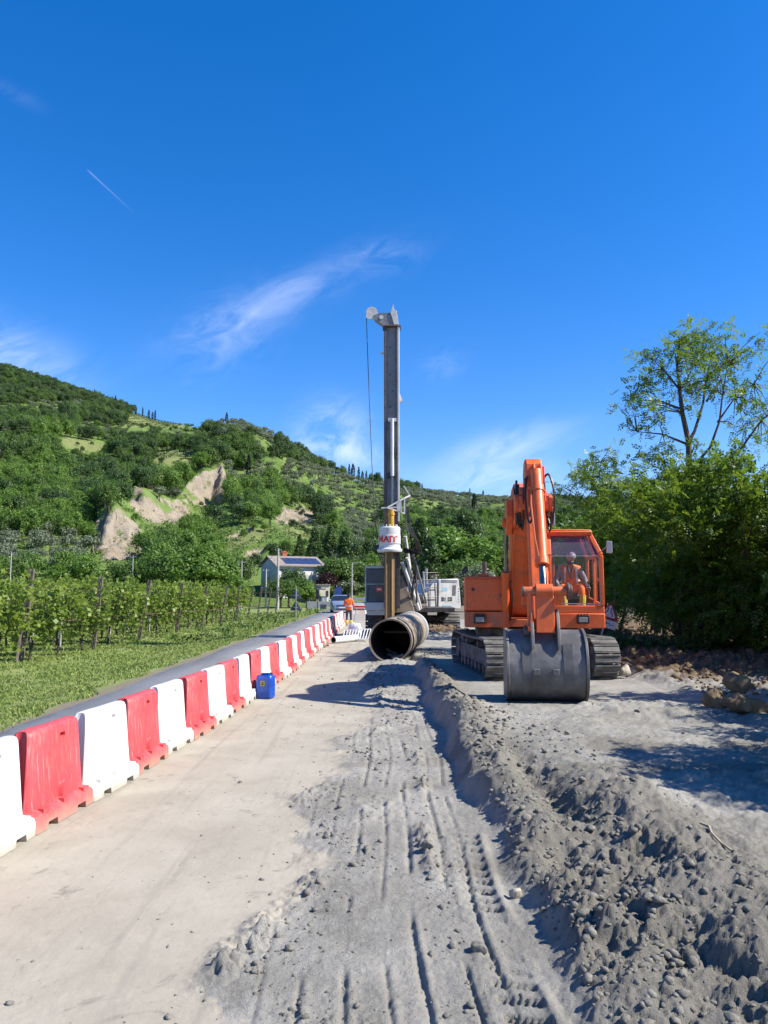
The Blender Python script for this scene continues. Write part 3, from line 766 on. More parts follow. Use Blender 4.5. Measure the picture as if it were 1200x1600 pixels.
def trunk_mb(h, r, seed, limbs=5, spread=2.0, top=None):
    g = random.Random(seed); m = MB()
    path = [(0, 0, -.3)]+[((g.random()-.5)*.1*i, (g.random()-.5)*.1*i, h*i/4) for i in range(1, 5)]
    m.tube(path, [r*1.25, r, r*.85, r*.7, r*.45], 7)
    for i in range(limbs):
        t = 2*math.pi*i/limbs+g.random(); z0 = h*(.5+.4*g.random()); b = Vector((0, 0, z0))
        e = Vector((math.cos(t)*spread*(.6+.5*g.random()), math.sin(t)*spread*(.6+.5*g.random()), z0+h*(.35+.4*g.random())))
        mid = (b+e)/2+Vector((0, 0, .1*h*g.random()))
        m.tube([b, mid, e], [r*.5, r*.33, r*.12], 5)
    return m
HIDDEN = []
def proto(name, VF, mat):
    me = mesh_np(name, VF[0], VF[1], mat, link=False); return me
# crowns for the hillside (one small mesh per tree)
def hillmesh(name, VF, mat, trunk_h, trunk_r):
    m = MB(); m.cyl((0, 0, -.6), (0, 0, trunk_h), trunk_r, trunk_r*.6, 5)
    V0 = np.array(m.v); quads = [f for f in m.f if len(f) == 4]
    V = np.concatenate([V0, VF[0]]); F = np.concatenate([np.array(quads), VF[1]+len(V0)])
    mi = np.concatenate([np.zeros(len(quads), int), np.ones(len(VF[1]), int)])
    return mesh_np(name, V, F, [M['bark'], mat], link=False, matidx=mi)
me_broad = [hillmesh('broadleaf_tree', broad_crown(11+i, (3.2, 3.2, 3.3), 4.4, 130, 20, .85, .42), (L_broad, L_broad, L_dark, L_bright)[i], 4, .2) for i in range(4)]
def olive_crown(seed):
    C = np.concatenate([blob_centers(18, (1.15, 1.15, 1.0), seed*7+i, -.6)+np.array([math.cos(i*2.1)*.8, math.sin(i*2.1)*.8, 2.2+.3*(i % 2)]) for i in range(3)])
    return leaves(C, 18, .48, .32, seed, .5, np.array([0, 0, 2]))
me_olive = [hillmesh('olive_tree', olive_crown(50+i), L_olive, 1.6, .16) for i in range(2)]
def cypress_crown(seed, h=11, r=1.1):
    g = np.random.default_rng(seed); z = g.random(150)*h; rr = r*np.sin(np.clip(z/h, 0, 1)*math.pi*.93+.15)**.7*(1-.25*z/h)
    t = g.random(150)*6.283; C = np.stack([np.cos(t)*rr*.8, np.sin(t)*rr*.8, z+.4], 1)
    return leaves(C, 9, (.35, .35, .7), .5, seed, .2)
me_cyp = [hillmesh('cypress_tree', cypress_crown(70, 11, 1.1), L_cyp, 2, .2), hillmesh('cypress_tree', cypress_crown(71, 9, 1.6), L_cyp, 2, .2)]

G_BROAD, G_OLIVE = 'broadleaf trees in the woods on the hillside', 'olive trees in the hillside groves'
grng = np.random.default_rng(99)
pts = {'b': [], 'o': [], 'c': []}
d = 114.0
while d < 745:
    sp = 4.5 if d < 330 else 5.2
    n = int(1.78*d/sp)
    jit = grng.random((n, 3))
    px = -560+(np.arange(n)+jit[:, 0]*.9)/n*1.78*1200
    dd = d+(jit[:, 1]-.5)*sp*.8
    zz = terrain(px, dd); py = proj_y(zz, dd)
    D = np.interp(px, D_px, D_d)
    ok = (dd < D*1.015) & (px < 1560)
    bare = np.zeros(n, bool)
    small = np.zeros(n, bool)
    for i in range(n):
        for hh_ in (0, 1.5, 3, 4.5, 6):
            if CLAY_AT.get((int(px[i]//4), int((py[i]-1200*hh_/dd[i])//4)), 0) > dd[i]-3: bare[i] = True
    for p_ in [P_vine1, P_vine2, P_mead]+P_open:
        base_in = inpoly(px, py, p_); bare |= base_in
        for hh_ in (2.2, 4.2, 6.2): small |= inpoly(px, py-1200*hh_/dd, p_) & ~base_in
    opn = np.zeros(n, bool)
    for p_ in P_open: opn |= inpoly(px, py, p_)
    keepbare = bare & (jit[:, 2] < np.where(opn, .34, .05))
    # the farm yard and the fields around it stay open
    bare |= (dd < 150) & (px > 385) & (px < 520) & (jit[:, 2] > -1); keepbare &= ~((dd < 150) & (px > 385) & (px < 520))
    ol = np.zeros(n, bool)
    for p_ in P_olive: ol |= inpoly(px, py, p_)
    mixd = fbm(px/60, py/30, 3, 6) > .10
    ol |= mixd & ((px > 330) | (jit[:, 2] < .35))
    for i in range(n):
        if not ok[i] or (bare[i] and not keepbare[i]) or (small[i] and not bare[i] and jit[i, 2] < .65): continue
        rec = (px[i], dd[i], zz[i], jit[i, 2], .42 if bare[i] else (.5 if small[i] else 1.0))
        if ol[i]:
            if jit[i, 2] > .70 and dd[i] > 190: continue
            pts['o'].append(rec)
        else:
            if 600 < px[i] < 900 and jit[i, 2] > .86 and py[i] > 800: continue
            pts['b'].append(rec)
    d += sp*(.92 if d < 330 else 1.05)
# rows of vines on the two small vineyards high on the hill
C = []
for p_, d0v, d1v in ((P_vine1, 430, 700), (P_vine2, 230, 480)):
    for X0 in np.arange(-330, -90, 5.2):
        dd = np.arange(d0v, d1v, 1.3); px = (X0+.16*(dd-d0v))/dd*1200+600; ok = (px > 180) & (px < 330)
        if not ok.any(): continue
        dd, px = dd[ok], px[ok]; zz = terrain(px, dd); py = proj_y(zz, dd); ok = inpoly(px, py, p_) & (dd < np.interp(px, D_px, D_d)*1.01)
        for a_, b_, c_ in zip(px[ok], dd[ok], zz[ok]): C.append(((a_-600)/1200*b_, b_, c_+.9))
if C:
    VF = leaves(np.array(C), 5, (.4, .7, .6), .8, 41, .6); u_ = mesh_np('hillside_vineyard', VF[0], VF[1], L_dark); tag(u_, 'rows of vines in two small vineyards high on the hill', kind='stuff')
# low scrub between the trees and on the banks round the bluffs
g = np.random.default_rng(17); n = 9500
px = 20+g.random(n)*640; dd = 118*np.exp(g.random(n)*math.log(430/118)); zz = terrain(px, dd); py = proj_y(zz, dd)
kp = np.ones(n, bool)
for p_ in (P_vine1, P_vine2, P_mead): kp &= ~inpoly(px, py, p_)
cm = cliff_mask(px, dd); kp &= (g.random(n) < np.where(cm > .4, .16, .9)) & ~((px > 385) & (px < 520) & (dd < 150)) & (fbm(px/25, dd/14, 2, 19) > -.18)
px, dd, zz = px[kp], dd[kp], zz[kp]
VF = leaves(np.stack([(px-600)/1200*dd, dd, zz+.45], 1), 12, (.8, .8, .55), .36, 18, .6); u_ = mesh_np('scrub', VF[0], VF[1], L_broad); tag(u_, 'low green scrub between the trees on the hillside', kind='stuff')
# conifers along the crest and single cypresses
for (px, py, sc) in [(138, 612, .9), (146, 614, .8), (172, 618, 1.0), (186, 620, .9), (188, 622, .7), (205, 630, .9), (216, 632, .8), (226, 636, .9), (236, 638, .9), (232, 634, .8),
                     (545, 742, .75), (551, 740, 1.0), (560, 745, .8), (566, 744, .75), (572, 748, .7), (742, 800, 1.0), (741, 806, .9), (756, 772, .7), (590, 750, .6), (598, 752, .5), (735, 770, .7), (652, 762, .8), (660, 764, .6), (480, 722, .5), (318, 700, .8), (350, 662, .7), (386, 760, .9), (378, 722, .6)]:
    D = float(np.interp(px, D_px, D_d)); dd = find_d(px, py)
    if dd <= 111: dd = D*.99
    dd = min(dd, D*.99)
    pts['c'].append((px, dd, tz(px, dd), sc))
def xf(rec): return Vector(((rec[0]-600)/1200*rec[1], rec[1], rec[2]))
def hill_thing(me, rec, lab, cat, grp, s):
    o = bpy.data.objects.new(me.name.split('.')[0], me); COL.objects.link(o)
    o.location = xf(rec); o.rotation_euler = (0, 0, rec[3]*37.7); o.scale = (rec[4]*s*(.85+.35*((rec[3]*7.3) % 1)), rec[4]*s*(.85+.35*((rec[3]*7.3) % 1)), rec[4]*s*(.85+.4*((rec[3]*5.1) % 1)))
    return tag(o, lab, cat, grp)
def wood_sel(px, py_d):
    return None
def stuff_instances(name, recs, me, smin, smax, lab):
    V = np.array([list(xf(r)) for r in recs]); n = len(V)
    pm = bpy.data.meshes.new(name); pm.vertices.add(n); pm.vertices.foreach_set('co', V.astype(np.float32).ravel())
    a = pm.attributes.new('sc', 'FLOAT_VECTOR', 'POINT'); f = np.array([r[3] for r in recs])
    b_ = np.array([r[4] for r in recs]); s = b_*(smin+(smax-smin)*((f*7.3) % 1)); s2 = b_*(smin+(smax-smin)*((f*5.1) % 1))
    a.data.foreach_set('vector', np.stack([s, s, s2], 1).astype(np.float32).ravel())
    a = pm.attributes.new('rt', 'FLOAT_VECTOR', 'POINT'); a.data.foreach_set('vector', np.stack([f*0, f*0, f*37.7], 1).astype(np.float32).ravel())
    for mt in me.materials: pm.materials.append(mt)
    o = bpy.data.objects.new(name, pm); COL.objects.link(o); tag(o, lab, kind='stuff')
    src = next(x for x in bpy.data.objects if x.type == 'MESH' and x.data == me)
    ng = bpy.data.node_groups.new(name, 'GeometryNodeTree')
    ng.interface.new_socket('Geometry', in_out='INPUT', socket_type='NodeSocketGeometry')
    ng.interface.new_socket('Geometry', in_out='OUTPUT', socket_type='NodeSocketGeometry')
    gi = ng.nodes.new('NodeGroupInput'); go = ng.nodes.new('NodeGroupOutput')
    oi = ng.nodes.new('GeometryNodeObjectInfo'); oi.inputs['Object'].default_value = src; oi.inputs['As Instance'].default_value = True
    ip = ng.nodes.new('GeometryNodeInstanceOnPoints')
    mp = ng.nodes.new('GeometryNodeMeshToPoints')
    ng.links.new(gi.outputs[0], mp.inputs[0]); ng.links.new(mp.outputs[0], ip.inputs['Points'])
    ng.links.new(oi.outputs['Geometry'], ip.inputs['Instance'])
    for nm, sock in (('sc', 'Scale'), ('rt', 'Rotation')):
        na = ng.nodes.new('GeometryNodeInputNamedAttribute'); na.data_type = 'FLOAT_VECTOR'; na.inputs['Name'].default_value = nm
        ng.links.new(na.outputs['Attribute'], ip.inputs[sock])
    ng.links.new(ip.outputs[0], go.inputs[0])
    md = o.modifiers.new('scatter', 'NODES'); md.node_group = ng
    return o
def kind_of(r):
    """which kind of broadleaf grows here"""
    px, dd = r[0], r[1]
    v = float(fbm(np.array([px/70]), np.array([dd/45]), 3, 61)[0])
    py = float(proj_y(np.array([r[2]]), np.array([dd]))[0])
    if px < 230 and py < 668: return 2 if r[3] < .75 else 1
    if 100 < px < 240 and 690 < py < 800: return 2 if r[3] < .6 else 0
    if v > .16 or (px > 620 and dd < 300 and r[3] < .5) or (px < 290 and py > 745 and not (100 < px < 240 and py < 790) and r[3] < .75) or (290 < px < 430 and py > 800 and r[3] < .6): return 3
    if v < -.22: return 2
    return 0 if r[3] < .55 else 1
def where(r):
    """where on the hill a tree stands, told by things one can find"""
    px, dd = r[0], r[1]
    if px < 150: return 'on the slope left of the clay bluffs'
    if px < 385: return 'below and around the clay bluffs'
    if px < 530: return 'on the slope above the farmhouse'
    if px < 625: return 'on the slope left of the drill mast'
    return 'on the slope between the mast and the locust thicket'
key_ = lambda r: (r[0] < -15 or r[0] > 880, r[1])
bl = sorted(pts['b'], key=key_); ol = sorted(pts['o'], key=key_)
for r in bl[:286]:
    k_ = kind_of(r)
    hill_thing(me_broad[k_], r, '%s tree %s' % (('mid green', 'rounded green', 'dark green', 'bright yellow green')[k_], where(r)), 'tree', G_BROAD, .66)
for r in ol[:290]: hill_thing(me_olive[int(r[3]*10) % 2], r, 'grey green olive tree %s' % where(r), 'olive tree', G_OLIVE, .95)
rest = {0: [], 1: [], 2: [], 3: []}
for r in bl[286:]: rest[kind_of(r)].append(r)
for k_, rr in rest.items():
    if rr: stuff_instances('far_woodland', rr, me_broad[k_], .55, 1.05, 'dense mixed woodland on the upper hillside')
rr = ol[290:]
for k_ in (0, 1):
    stuff_instances('far_olive_grove', rr[k_::2], me_olive[k_], .85, 1.25, 'grey green olive groves on the upper hillside')
for i, r in enumerate(pts['c']):
    o = bpy.data.objects.new('cypress_tree', me_cyp[i % 2]); COL.objects.link(o); o.location = xf(r); s = r[3]*(.85 if r[0] < 300 else 1.05); o.scale = (s, s, s)
    tag(o, 'dark slender cypress %s' % ('along the crest at the upper left' if r[0] < 300 else 'in the cluster on the ridge left of the mast' if 540 < r[0] < 610 else 'on the slope right of the mast' if r[0] > 610 else 'on the ridge above the clay bluffs'), 'cypress', 'cypresses on the hill')

# ------------------------------------------------------------------ trees between the road and the hill
def full_tree(name, seed, mat, r, h, clumps, per, spread, size, tr, lab, cat, grp):
    t = root(name, lab, cat, (0, 0, 0), 0, grp)
    VF = broad_crown(seed, r, h, clumps, per, spread, size)
    mesh_np('crown', VF[0], VF[1], mat, t)
    trunk_mb(h*.85, tr, seed, 6, r[0]*.55).build('trunk', M['bark'], t)
    return t
def cone_tree(name, seed, mat, h, rad, lab, cat, grp):
    t = root(name, lab, cat, (0, 0, 0), 0, grp)
    g = np.random.default_rng(seed); n = 300; z = g.random(n)**1.25; rr = rad*(1-z)**.8*(.55+.5*g.random(n)); a = g.random(n)*6.283
    C = np.stack([np.cos(a)*rr, np.sin(a)*rr, 1.2+z*(h-1.2)], 1)
    V, F_ = leaves(C, 12, (.55, .55, .3), .4, seed, .2); mesh_np('crown', V, F_, mat, t)
    m = MB(); m.tube([(0, 0, -.3), (0, 0, h*.5), (0, 0, h*.95)], [.22, .14, .03], 7); m.build('trunk', M['bark'], t)
    return t
TG = 'leafy trees at the foot of the hill'
prot = {}
prot['bright'] = full_tree('leafy_tree', 201, L_bright, (3.2, 3.2, 3.4), 5.2, 170, 22, .85, .40, .2, 'x', 'tree', TG)
prot['green'] = full_tree('leafy_tree', 202, L_broad, (3.4, 3.4, 3.6), 5.4, 190, 22, .85, .40, .2, 'x', 'tree', TG)
prot['dark'] = full_tree('leafy_tree', 205, L_dark, (2.8, 2.8, 3.8), 5.6, 170, 22, .8, .38, .2, 'x', 'tree', TG)
prot['conifer'] = cone_tree('conifer_tree', 206, L_con, 10, 2.7, 'x', 'conifer', 'conifers at the foot of the hill')
prot['purple'] = full_tree('plum_tree', 207, L_purp, (2.3, 2.3, 2.4), 3.6, 110, 22, .65, .35, .14, 'x', 'tree', None)
prot['olive'] = full_tree('silvery_tree', 208, L_olive, (2.6, 2.6, 2.4), 4.0, 110, 22, .7, .36, .16, 'x', 'tree', None)
base_h = {'bright': 9.4, 'green': 9.7, 'dark': 10.2, 'conifer': 10.0, 'purple': 6.6, 'olive': 7.0}
first = set()
def plant(kind, px, dd, top_py, label, wide=1.0, rot=None):
    zb = tz(px, dd); x = (px-600)/1200*dd
    ztop = 2+dd*float(slope_at(top_py)); hgt = max(2.5, ztop-zb)
    o = prot[kind] if kind not in first else copy_tree(prot[kind])
    first.add(kind); s = hgt/base_h[kind]
    o.location = (x, dd, zb); o.scale = (s*wide, s*wide, s); o.rotation_euler = (0, 0, px*.37 if rot is None else rot)
    o['label'] = label; return o
for (kind, px, dd, top, wide, lab) in [
    ('green', 196, 104, 872, 1.1, 'rounded green tree farthest left behind the vineyard'),
    ('bright', 236, 108, 864, 1.1, 'bright green tree behind the leaning vineyard posts'),
    ('green', 272, 104, 852, 1.2, 'tall green tree above the middle of the vineyard'),
    ('bright', 312, 100, 850, 1.25, 'broad bright tree directly behind the vineyard'),
    ('bright', 346, 103, 860, 1.1, 'bright tree left of the slim lighting column by the vineyard'),
    ('green', 372, 112, 862, 1.0, 'green tree behind the slim lighting column'),
    ('dark', 398, 128, 862, 1.0, 'dark tree left of the farmhouse'),
    ('dark', 427, 140, 846, 1.0, 'dark tree rising behind the farmhouse gable'),
    ('green', 446, 146, 842, 1.0, 'green tree behind the red chimney'),
    ('conifer', 468, 150, 836, 1.1, 'conifer behind the roof with solar panels'),
    ('conifer', 492, 140, 826, 1.1, 'conifer right of the farmhouse roof'),
    ('conifer', 516, 150, 820, 1.0, 'pointed conifer above the parked car'),
    ('conifer', 538, 138, 830, 1.1, 'conifer left of the drilling rig above the street lamp'),
    ('bright', 505, 136, 872, 1.1, 'yellow green tree at the corner of the farmhouse'),
    ('green', 528, 116, 866, 1.3, 'wide green tree behind the street lamp'),
    ('green', 556, 118, 872, 1.3, 'wide green tree beside the cab of the drilling rig'),
    ('bright', 580, 125, 862, 1.1, 'bright tree just left of the drill head'),
    ('purple', 509, 112, 891, 1.0, 'purple leaved plum tree beside the farmhouse'),
    ('dark', 452, 104, 884, 1.3, 'dark leafy tree in front of the farmhouse wall'),
    ('green', 464, 101, 899, 1.5, 'low leafy tree right in front of the farmhouse front wall'),
    ('bright', 480, 99, 909, 1.7, 'low bush at the right corner of the farmhouse'),
    ('green', 440, 97, 902, 1.5, 'low green tree at the foot of the farmhouse gable'),
    ('bright', 372, 84, 899, 1.2, 'small yellow green bush at the far edge of the vineyard'),
    ('conifer', 656, 120, 812, 1.0, 'dark conifer just right of the drill head hoses'),
    ('conifer', 672, 105, 840, 1.1, 'low conifer behind the white engine house'),
    ('bright', 700, 118, 820, 1.3, 'bright tree behind the white engine house of the rig'),
    ('dark', 726, 165, 792, 1.0, 'dark tree standing on the slope between the two machines'),
    ('bright', 745, 112, 836, 1.3, 'bright round tree left of the orange boom'),
    ('bright', 772, 102, 850, 1.2, 'bright tree above the orange engine box'),
    ('green', 722, 96, 868, 1.2, 'green tree between the rig and the excavator'),
    ('olive', 745, 70, 880, 1.2, 'silvery tree peeping above the orange engine box'),
    ('bright', 640, 132, 838, 1.2, 'bright tree seen between the mast and its hoses'),
    ('green', 800, 120, 838, 1.3, 'green tree behind the orange boom'),
    ('bright', 868, 90, 828, 1.2, 'bright tree above the excavator cab roof'),
    ('green', 900, 100, 806, 1.2, 'green tree right of the excavator cab roof'),
    ('dark', 880, 150, 786, 1.1, 'dark tree on the slope above the cab roof'),
    ('bright', 930, 110, 800, 1.2, 'bright tree behind the locust thicket')]:
    plant(kind, px, dd, top, lab, wide)

# ------------------------------------------------------------------ locust trees at the right
def pinnate(P, Dv, L, lw, seed, pairs=5):
    """feathered leaves: P origins, Dv directions"""
    g = np.random.default_rng(seed); n = len(P); out = []
    up = np.array([0, 0, 1.0])+g.normal(size=(n, 3))*.55
    side = np.cross(Dv, up); side /= np.linalg.norm(side, axis=1, keepdims=True)+1e-9
    nr = np.cross(side, Dv)
    Ls = L*(.7+.6*g.random((n, 1)))
    for k in range(pairs*2+1):
        t = (k//2+1)/(pairs+.6) if k < pairs*2 else 1.0
        p = P+Dv*Ls*t-np.array([0, 0, 1])*Ls*.22*t*t
        if k == pairs*2: a = Dv.copy()
        else: a = side*(1 if k % 2 else -1)+Dv*.35
        a = a+g.normal(size=(n, 3))*.15; a /= np.linalg.norm(a, axis=1, keepdims=True)
        b = np.cross(a, nr); b /= np.linalg.norm(b, axis=1, keepdims=True)+1e-9
        s = lw*(.8+.4*g.random((n, 1)))
        out.append(np.stack([p, p+a*s*.5+b*s*.27, p+a*s, p+a*s*.5-b*s*.27], 1))
    V = np.stack(out, 1).reshape(-1, 3)
    return V, np.arange(len(V)).reshape(-1, 4)
def sprays(C, per, seed, L=.24, lw=.075, spread=.3, outward=None, droop=.25):
    g = np.random.default_rng(seed); C = np.repeat(np.asarray(C, float), per, 0); n = len(C)
    d = g.normal(size=(n, 3))*.8
    if outward is not None:
        o = C-outward; o /= np.linalg.norm(o, axis=1, keepdims=True)+1e-9; d += o*.9
    d[:, 2] -= droop; d /= np.linalg.norm(d, axis=1, keepdims=True)
    P = C+g.normal(size=(n, 3))*spread*.6
    return pinnate(P, d, L, lw, seed+1)
def locust(name, seed, r, h, clumps, per, lab, grp, low=-.8):
    t = root(name, lab, 'tree', (0, 0, 0), 0, grp)
    g = np.random.default_rng(seed); C = []
    for i in range(7):
        a = 2*math.pi*i/7+g.random(); q = .5+.25*g.random()
        z = h*(.25+.62*g.random()); k = 1-.35*abs(z/h-.5)
        C.append(blob_centers(clumps//7, (r*.55*k, r*.55*k, h*.2), seed*13+i, low, .5)+np.array([math.cos(a)*r*q*k, math.sin(a)*r*q*k, z]))
    C = np.concatenate(C); C = C[C[:, 2] > .25]
    V, F_ = sprays(C, per, seed, outward=np.array([0, 0, h*.45]), L=.27, lw=.095, spread=.26); mesh_np('crown', V, F_, L_rob, t)
    m = MB(); gr = random.Random(seed)
    for i in range(5):
        a = gr.random()*6.28; q = r*.6*gr.random(); b = Vector((math.cos(a)*.4*gr.random(), math.sin(a)*.4*gr.random(), -.3)); e = Vector((math.cos(a)*q, math.sin(a)*q, h*(.7+.25*gr.random())))
        pts_ = [b.lerp(e, k/4)+Vector(((gr.random()-.5)*.25, (gr.random()-.5)*.25, 0)) for k in range(5)]
        m.tube(pts_, [.07, .055, .045, .03, .012], 6)
        for j in range(4):
            c = pts_[1+j % 3]; e2 = c+Vector(((gr.random()-.5)*2*r*.6, (gr.random()-.5)*2*r*.6, gr.random()*h*.25)); m.tube([c, (c+e2)/2+Vector((0, 0, .1)), e2], [.025, .018, .006], 4)
    m.build('trunk', M['bark'], t); return t
RG = 'leafy locust bushes of the thicket at the right'
lb = [locust('locust_bush', 301, 1.9, 5.0, 260, 11, 'x', RG), locust('locust_bush', 302, 2.1, 4.6, 260, 11, 'x', RG), locust('locust_bush', 303, 1.7, 5.6, 260, 11, 'x', RG)]
spots = [(8.6, 29.5, .98, 'leafy bush leaning over the tilted road sign behind the excavator'), (8.0, 20.4, 1.0, 'bush behind the brown earth bank, left of the tall tree'),
         (9.3, 19.6, 1.02, 'dense bush below the trunk of the tall airy tree'), (10.6, 19.0, .96, 'bush behind the ochre boulders at the right edge'),
         (9.8, 28.0, 1.12, 'bush of the second line between the small and the tall locust'), (9.4, 22.6, 1.04, 'high bush right behind the tall tree'),
         (11.6, 21.4, 1.03, 'high bush at the right edge above the boulders'), (9.0, 32.0, .95, 'bush under the slender small locust'),
         (12.6, 18.0, .98, 'bush just beyond the right edge of the picture'), (11.2, 25.5, 1.05, 'bush at the back of the thicket'), (10.8, 30.5, 1.2, 'bush behind the small locust'),
         (9.6, 15.4, .92, 'bush outside the frame shading the ground at the right'), (8.7, 11.4, .85, 'bush beyond the right edge shading the furrows'), (12.8, 15.2, 1.1, 'tall bush outside the frame at the right'), (10.2, 21.4, .8, 'shady inner bush low in the middle of the thicket'), (8.6, 21.9, .75, 'shady inner bush low at the left of the thicket'), (12.2, 20.0, .85, 'shady inner bush low at the right edge'), (6.1, 7.2, .72, 'low bush outside the frame on the right'), (8.4, 9.1, .88, 'bush outside the frame throwing dappled shade on the mud')]
for i, (x, y, s, lab) in enumerate(spots):
    o = lb[i] if i < 3 else copy_tree(lb[i % 3])
    o.location = (x, y, .1); o.scale = (s, s, s*1.0); o.rotation_euler = (0, 0, i*1.9); o['label'] = lab
def airy_tree(name, lab, d, stems, clumps_px, per, seed, rad):
    """a thin tree whose limbs show: limb lines and leaf clumps spread in depth"""
    g = np.random.default_rng(seed)
    b0 = at(stems[0][0][0], stems[0][0][1], d); base = Vector((b0.x, d, .1))
    t = root(name, lab, 'tree', base)
    m = MB(); ends = []
    def loc(p, k=0.0): q = at(p[0], p[1], d); return Vector((q.x-base.x, k, q.z-base.z))
    for si, (st, r0) in enumerate([(s[:-1], s[-1]) for s in stems]):
        dy = 0 if si == 0 else (g.random()-.5)*2.4
        pp = [loc(p, dy*(i/(len(st)-1))) for i, p in enumerate(st)]
        if si == 0: pp[0] = Vector((pp[0].x, 0, -.3))
        m.tube(pp, [r0*(1-.8*i/(len(pp)-1)) for i in range(len(pp))], 6); ends.append((pp, r0))
    C = []
    allp = [q for pp, _ in ends for q in pp[1:]]
    for (px, py) in clumps_px:
        for k in range(5):
            c = loc((px+g.normal()*rad*.62, py+g.normal()*rad*.26), g.normal()*.7); C.append(c)
            nb = min(allp, key=lambda q: (q-c).length); m.tube([nb, (nb+c)/2+Vector((0, 0, .08)), c], [.018, .012, .005], 4)
    V, F_ = sprays(np.array([tuple(c) for c in C]), per, seed, spread=.24, L=.28, lw=.085, droop=.1); mesh_np('crown', V, F_, L_rob, t)
    m.build('trunk', M['bark'], t); return t
airy_tree('locust_tree', 'tall airy locust tree rising high above the thicket at the right', 22.0,
    [[(1077, 1000), (1079, 860), (1077, 744), (1076, 691), (1066, 645), (1062, 609), (1058, 570), (1062, 535), .12],
     [(1076, 691), (1088, 672), (1104, 627), (1110, 590), (1122, 550), .055], [(1078, 735), (1108, 700), (1121, 660), (1124, 620), (1130, 575), .05],
     [(1080, 745), (1145, 710), (1171, 665), (1199, 640), .05], [(1076, 695), (1044, 674), (1010, 665), .045], [(1064, 639), (1040, 620), (1005, 612), .04],
     [(1062, 609), (1038, 575), (1025, 560), .035], [(1104, 627), (1135, 590), (1165, 555), .035], [(1078, 750), (1050, 735), (1010, 708), .035], [(1121, 660), (1150, 620), (1180, 600), .03]],
    [(1045, 545), (1068, 530), (1098, 527), (1120, 528), (1018, 562), (1030, 585), (1002, 605), (990, 645), (1006, 662), (1048, 600), (1088, 570), (1110, 590), (1150, 552), (1176, 552),
     (1142, 585), (1168, 610), (1130, 565), (1190, 640), (1024, 640), (1060, 565), (1178, 690), (1008, 705), (1035, 715), (1165, 655), (1195, 600), (1105, 545), (1085, 600), (1130, 610)], 9, 401, 22)
airy_tree('locust_tree', 'slender small locust tree standing at the left end of the thicket', 29.0,
    [[(940, 1000), (938, 860), (938, 800), (936, 760), (938, 722), .07], [(936, 770), (918, 750), (903, 735), .03], [(938, 790), (960, 760), (985, 735), .03], [(938, 800), (905, 780), (885, 770), .03]],
    [(905, 738), (925, 722), (942, 716), (960, 730), (918, 752), (948, 748), (975, 745), (890, 768), (930, 775), (960, 770), (985, 765), (905, 800), (945, 800)], 13, 402, 20)
# ivy and low weeds at the foot of the thicket
C = np.concatenate([blob_centers(16, (.5, .5, .45), 500+i, -.2)+np.array([6.0+i*.42+.3*math.sin(i*2), 20.4-.16*i+.4*math.sin(i*1.3), .35]) for i in range(17)])
VF = leaves(C, 16, .22, .12, 77, .5); u_ = mesh_np('undergrowth', VF[0], VF[1], L_ivy); tag(u_, 'low dark weeds growing along the foot of the locust thicket', kind='stuff')

# ------------------------------------------------------------------ vineyard
def vine(seed, thin=1.0):
    t = root('grapevine', 'x', 'grapevine', (0, 0, 0), 0, 'grapevines trained along the wires')
    g = np.random.default_rng(seed)
    n_ = 72; hx = (g.random(n_)-.5)*2.3; C = np.stack([hx, g.normal(size=n_)*.20, 1.0+(1.35+.5*np.sin(hx*4+seed))*g.random(n_)**.9], 1)
    low = np.stack([(g.random(5)-.5)*1.8, g.normal(size=5)*.15, .5+.5*g.random(5)], 1)
    C = np.concatenate([C, low])
    V, F_ = leaves(C, 9, (.24, .2, .22), .16, seed, .25, aspect=.85); mesh_np('canopy', V, F_, L_vine, t)
    m = MB(); gr = random.Random(seed)
    m.tube([(0, 0, -.2), (.04, .02, .4), (-.03, -.02, .8), (.02, 0, 1.1)], [.05, .042, .038, .03], 6)
    for s in (-1, 1): m.tube([(.02, 0, 1.05), (s*.5, .02, 1.18), (s*1.05, 0, 1.2)], [.025, .02, .012], 5)
    for k in range(7): x = (gr.random()-.5)*2; m.tube([(x, 0, 1.18), (x+.1*(gr.random()-.5), .1*(gr.random()-.5), 2.2+.4*gr.random())], .008, 4)
    m.build('trunk', M['bark'], t); return t
vp = [vine(601), vine(602), vine(603)]; vi = 0
def fz(x, y): return float(field_z(np.array([x]), np.array([y]))[0])
rowY = [21.5+2.35*k for k in range(19)]
vr = random.Random(5)
for k, y in enumerate(rowY):
    for j in range(11):
        x = -11.9-2.05*j+vr.uniform(-.15, .15)
        if x/y*1200+600 < -130: continue
        if vi > 3 and vr.random() < .04: continue
        o = vp[vi] if vi < 3 else copy_tree(vp[vi % 3]); vi += 1
        s = vr.uniform(.86, 1.1)
        o.location = (x, y+vr.uniform(-.1, .1), fz(x, y)); o.scale = (1, 1, s); o.rotation_euler = (0, 0, math.pi*(vi % 2))
        o['label'] = 'green grapevine in the %s row of the vineyard, counted from the near end' % ('first second third fourth fifth sixth seventh eighth ninth tenth eleventh twelfth thirteenth fourteenth fifteenth sixteenth seventeenth eighteenth nineteenth'.split()[k])
def slotted_post(mb, p, q, w=.15, th=.09, n=9):
    """concrete post with slots: two rails and cross webs"""
    p, q = Vector(p), Vector(q); a = (q-p).normalized(); r = a.cross(Vector((0, 1, 0))).normalized()
    for s in (-1, 1): mb.bar(p+r*s*w*.36, q+r*s*w*.36, w*.28, th, (0, 1, 0))
    for i in range(n):
        t0 = i/n; c = p.lerp(q, t0+.02); mb.bar(c, p.lerp(q, t0+.075), w*.5, th*.9, (0, 1, 0))
